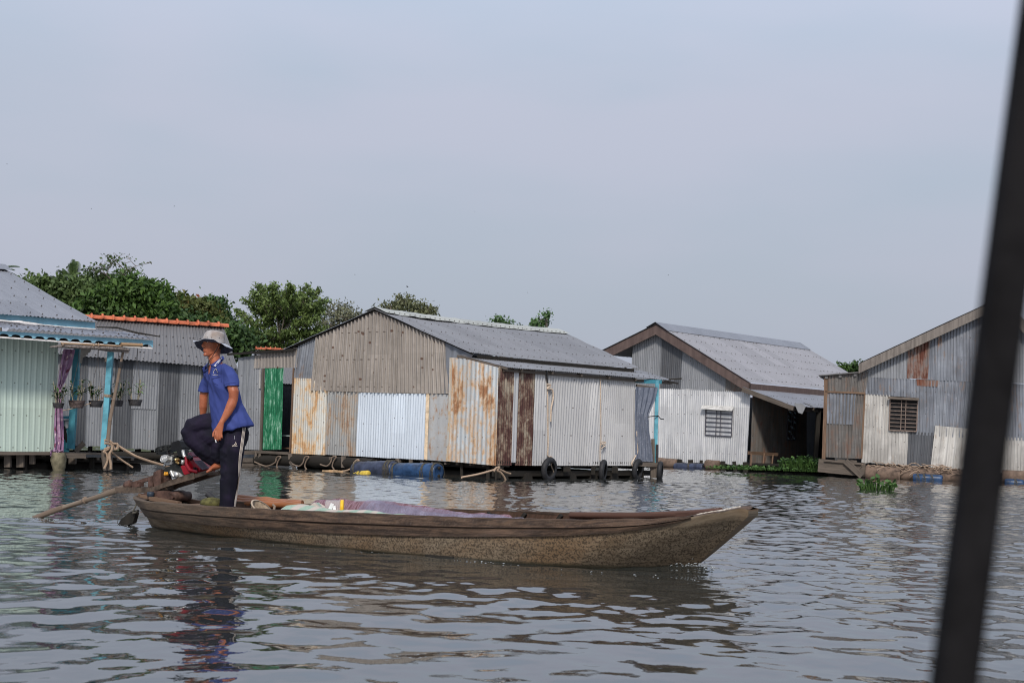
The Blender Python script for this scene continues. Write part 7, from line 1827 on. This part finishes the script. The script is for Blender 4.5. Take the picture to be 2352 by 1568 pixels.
decal_strip(sbv, 'shoulder_seam', [cr('M', *p) for p in ((880,850),(840,900),(815,1000),(805,1150),(820,1330))], .9, SHD, shirt, None, .004)
# embroidered emblem: small arc of stitches over a word
GOLD = plain('yellow_white_thread', (.55,.50,.38), .8, 0, .15, 60)
for pts in (((640,1140),(652,1085),(690,1040)),((685,1035),(712,1042),(722,1075)),((726,1085),(733,1115))):
    decal_strip(sbv, 'emblem', [cr('M', *p) for p in pts], .7, GOLD, shirt, None, .004)
def decal_text(bv, name, txt, x, y, wpx, mat, par, ang=0, sx=1):
    me = text_mesh(txt, 1.0, 0.0); xs = [v.co.x for v in me.vertices]; sc_ = wpx/(max(xs)-min(xs)); ca, sa = math.cos(ang), math.sin(ang)
    for v in me.vertices:
        X_, Y_ = v.co.x*sc_, -v.co.y*sc_; px, py = x+X_*ca-Y_*sa, y+X_*sa+Y_*ca; h = on(bv, px, py, None, .005); v.co = h if h else atY((px,py), YP-.2)
    me.transform(Matrix.Translation(-ORG[par.name])); me.materials.clear(); me.materials.append(mat); o = bpy.data.objects.new(name, me); COL.objects.link(o); o.parent = par; ORG[o.name] = ORG[par.name]; return o
decal_text(sbv, 'lettering', 'HUGVAN', *cr('M', 686, 1172), 12.0, GOLD, shirt, math.radians(-4))
# collar laid over the shoulders, open neck, placket
def strip2(name, A, B, mat, par, off, n=14, m_=4, k='M', bvs=None, fall=None):
    bvs = bvs or (sbv, bbv); mb = MB(); vs = []; last = fall
    def ip(P, f):
        q = f*(len(P)-1); i = min(int(q), len(P)-2); a = q-i; return (P[i][0]*(1-a)+P[i+1][0]*a, P[i][1]*(1-a)+P[i+1][1]*a)
    for i in range(n+1):
        a, b = ip(A, i/n), ip(B, i/n)
        for j in range(m_+1):
            p = (a[0]+(b[0]-a[0])*j/m_, a[1]+(b[1]-a[1])*j/m_); p = cr(k, *p) if k else p; d_ = ray(p); hs = [h for h in (q.ray_cast(CAM, d_) for q in bvs) if h[0] is not None]
            if hs: Y_ = min(h[0].y for h in hs)-off; last = Y_
            else: Y_ = last if last else YP-.1
            vs.append(CAM+d_*(Y_/d_.y))
    mb.add(vs, [(i*(m_+1)+j, i*(m_+1)+j+1, (i+1)*(m_+1)+j+1, (i+1)*(m_+1)+j) for i in range(n) for j in range(m_)], None, 0, True); return mb.build(name, mat, par)
def T1(*pts): return [(40*0+ (697+x/4.0940-740)*5.6, (1289+y/4.0940-1290)*5.6) for x, y in pts]     # from the enlarged head crop
CO = strip2('collar', T1((795,545),(735,595),(665,650),(592,702)), T1((826,592),(775,650),(715,695),(655,728)), SH, PE, .012)
s2 = CO.modifiers.new('s', 'SOLIDIFY'); s2.thickness = .004; s2.offset = 0
strip2('collar_stripe', T1((783,563),(720,625),(650,712)), T1((791,566),(729,630),(659,715)), WHT, CO, .0165)
strip2('collar_stripe', T1((797,568),(736,634),(668,718)), T1((804,571),(744,638),(676,721)), WHT, CO, .0165)
CO2 = strip2('collar', T1((556,655),(505,705),(458,752)), T1((560,775),(516,808),(480,828)), SH, PE, .010, fall=YP-.05)
s2 = CO2.modifiers.new('s', 'SOLIDIFY'); s2.thickness = .004; s2.offset = 0
strip2('open_neck_skin', T1((563,700),(560,760),(558,800),(562,845)), T1((596,700),(604,730),(592,790),(568,850)), SKIN, PE, .006)
strip2('placket', T1((600,722),(590,800),(566,870),(548,960)), T1((612,735),(606,810),(585,880),(556,985)), SH, shirt, .006)
strip2('placket_edge', T1((470,842),(510,915),(548,985)), T1((476,838),(517,910),(556,982)), SHD, shirt, .004)
strip2('placket_edge', T1((598,722),(588,800),(563,870),(549,960)), T1((602,724),(592,802),(567,872),(553,962)), SHD, shirt, .008)

# ---- trousers
t = NT('navy_track_cloth'); nz_ = t.noise(t.coord('Object'), 5, 5, .6); c = t.mix(t.ramp(nz_, .4, .7), (.0045,.0045,.010), (.012,.008,.022)); t.bump(t.noise(t.coord('Object'), 150, 2), .1, .001); TR = t.done(c, .8, 0, .18)
mb = MB()
mb.loft([(J(529,950,0,None), LD_*.14, FD*.11), (J(533,970,0,None), LD_*.155, FD*.12), (J(538,992,0,None), LD_*.160, FD*.135), (J(538,1008,0,None), LD_*.15, FD*.13), (J(537,1024,0,None), LD_*.12, FD*.11)], 30)
# straight left leg
limb(mb, [(J(538,1002,-.07,None),.104,.10),(J(537,1014,-.09,None),.116,.110),(J(533,1035,-.10,None),.118,.11),(J(530,1070,-.10,None),.095,.095),(J(528,1095,-.10,None),.085,.088),(J(525,1125,-.10,None),.078,.082),(J(523,1155,-.10,None),.072,.076),(J(522,1172,-.10,None),.070,.072)])
# raised right leg
limb(mb, [(J(528,975,.08,None),.115,.11),(J(495,972,.07,None),.105,.10),(J(462,973,.04,None),.092,.092),(J(443,979,.02,None),.092,.088),(J(437,990,.02,None),.087,.084),(J(446,1008,.03,None),.095,.085),(J(465,1028,.045,None),.096,.088),(J(481,1045,.055,None),.080,.076),(J(489,1056,.06,None),.056,.060)])
mb.ell(J(484,1003,.03,None), (.12,.075,.10), 16, 10)
mb.ell(J(466,1000,.03,None), (.09,.075,.07), 16, 10)
mb.ell(J(503,1028,.02,None), (.085,.06,.15), 16, 10)
def tr_disp(co):
    p = V(co); d = .007*noise.noise(V((p.x*6, p.y*5, p.z*6)))
    # cross creases of bent cloth, fanning from the groin; long pulls in the straight leg
    if p.x < PB.x+.0 and p.z > .50: d += .014*noise.noise(V(((p.x*.45+p.z)*17, p.x*3, p.y*5)))+.003*noise.noise(V(((p.z-p.x*.6)*30, p.x*5, 1)))
    else: d += .012*noise.noise(V((p.x*15+p.z*3, p.y*9, p.z*2.2)))+.004*noise.noise(V((p.x*5, 3, (p.z+p.x*.6)*14)))*(1 if p.z < .55 else .2)
    return d
trs, tbv = remeshed(mb, 'trousers', [TR], .0070, 4, .5, PE, None, tr_disp)
OFFW = plain('off_white_stripe', (.58,.50,.42), .7, 0, .06)
sx0 = [(972.5/1,0)]
line = [(636,905),(628,960),(618,1040),(606,1120),(600,1200),(600,1280),(594,1340),(580,1400),(570,1450),(563,1500)]
for o_ in (-10.5, -1.5, 7.5):
    wd_ = 1.35
    pts = [cr('B', x+o_*(1-.55*i/9), y) for i, (x, y) in enumerate(line)]
    decal_strip(tbv, 'side_stripe', pts, wd_, OFFW, trs, None, .0035, dens=8)
for i, (x, y0) in enumerate(((556,1040),(563,1029),(571,1017))):
    decal_strip(tbv, 'emblem', [cr('B', x-2, y0), cr('B', x+9, 1036)] if False else [cr('B', x, y0-1), cr('B', x+5.5, 1036)], 1.25, OFFW, trs, None, .004, dens=3)
decal_text(tbv, 'lettering', 'adidas', *cr('B', 564, 1043), 11.5, OFFW, trs)
mb = MB(); zp = on(tbv, *cr('B', 563, 985), None, .004); mb.beam(zp+V((0,0,.02)), zp+V((.002,0,-.015)), .004, .003); mb.build('zip_pull', plain('zip_metal', (.6,.6,.6), .3, .8), trs)
# something small and white held between the fingers
a = J(494.8,1009,-.25,None); mb = MB(); mb.tube([a, J(496.5,1016,-.25,None)], [.006,.004], 8, 0); o = mb.build('cigarette', plain('white_paper', (.7,.7,.7), .7), None, a); tag(o, 'small white cigarette end held in the lowered hand', 'cigarette')
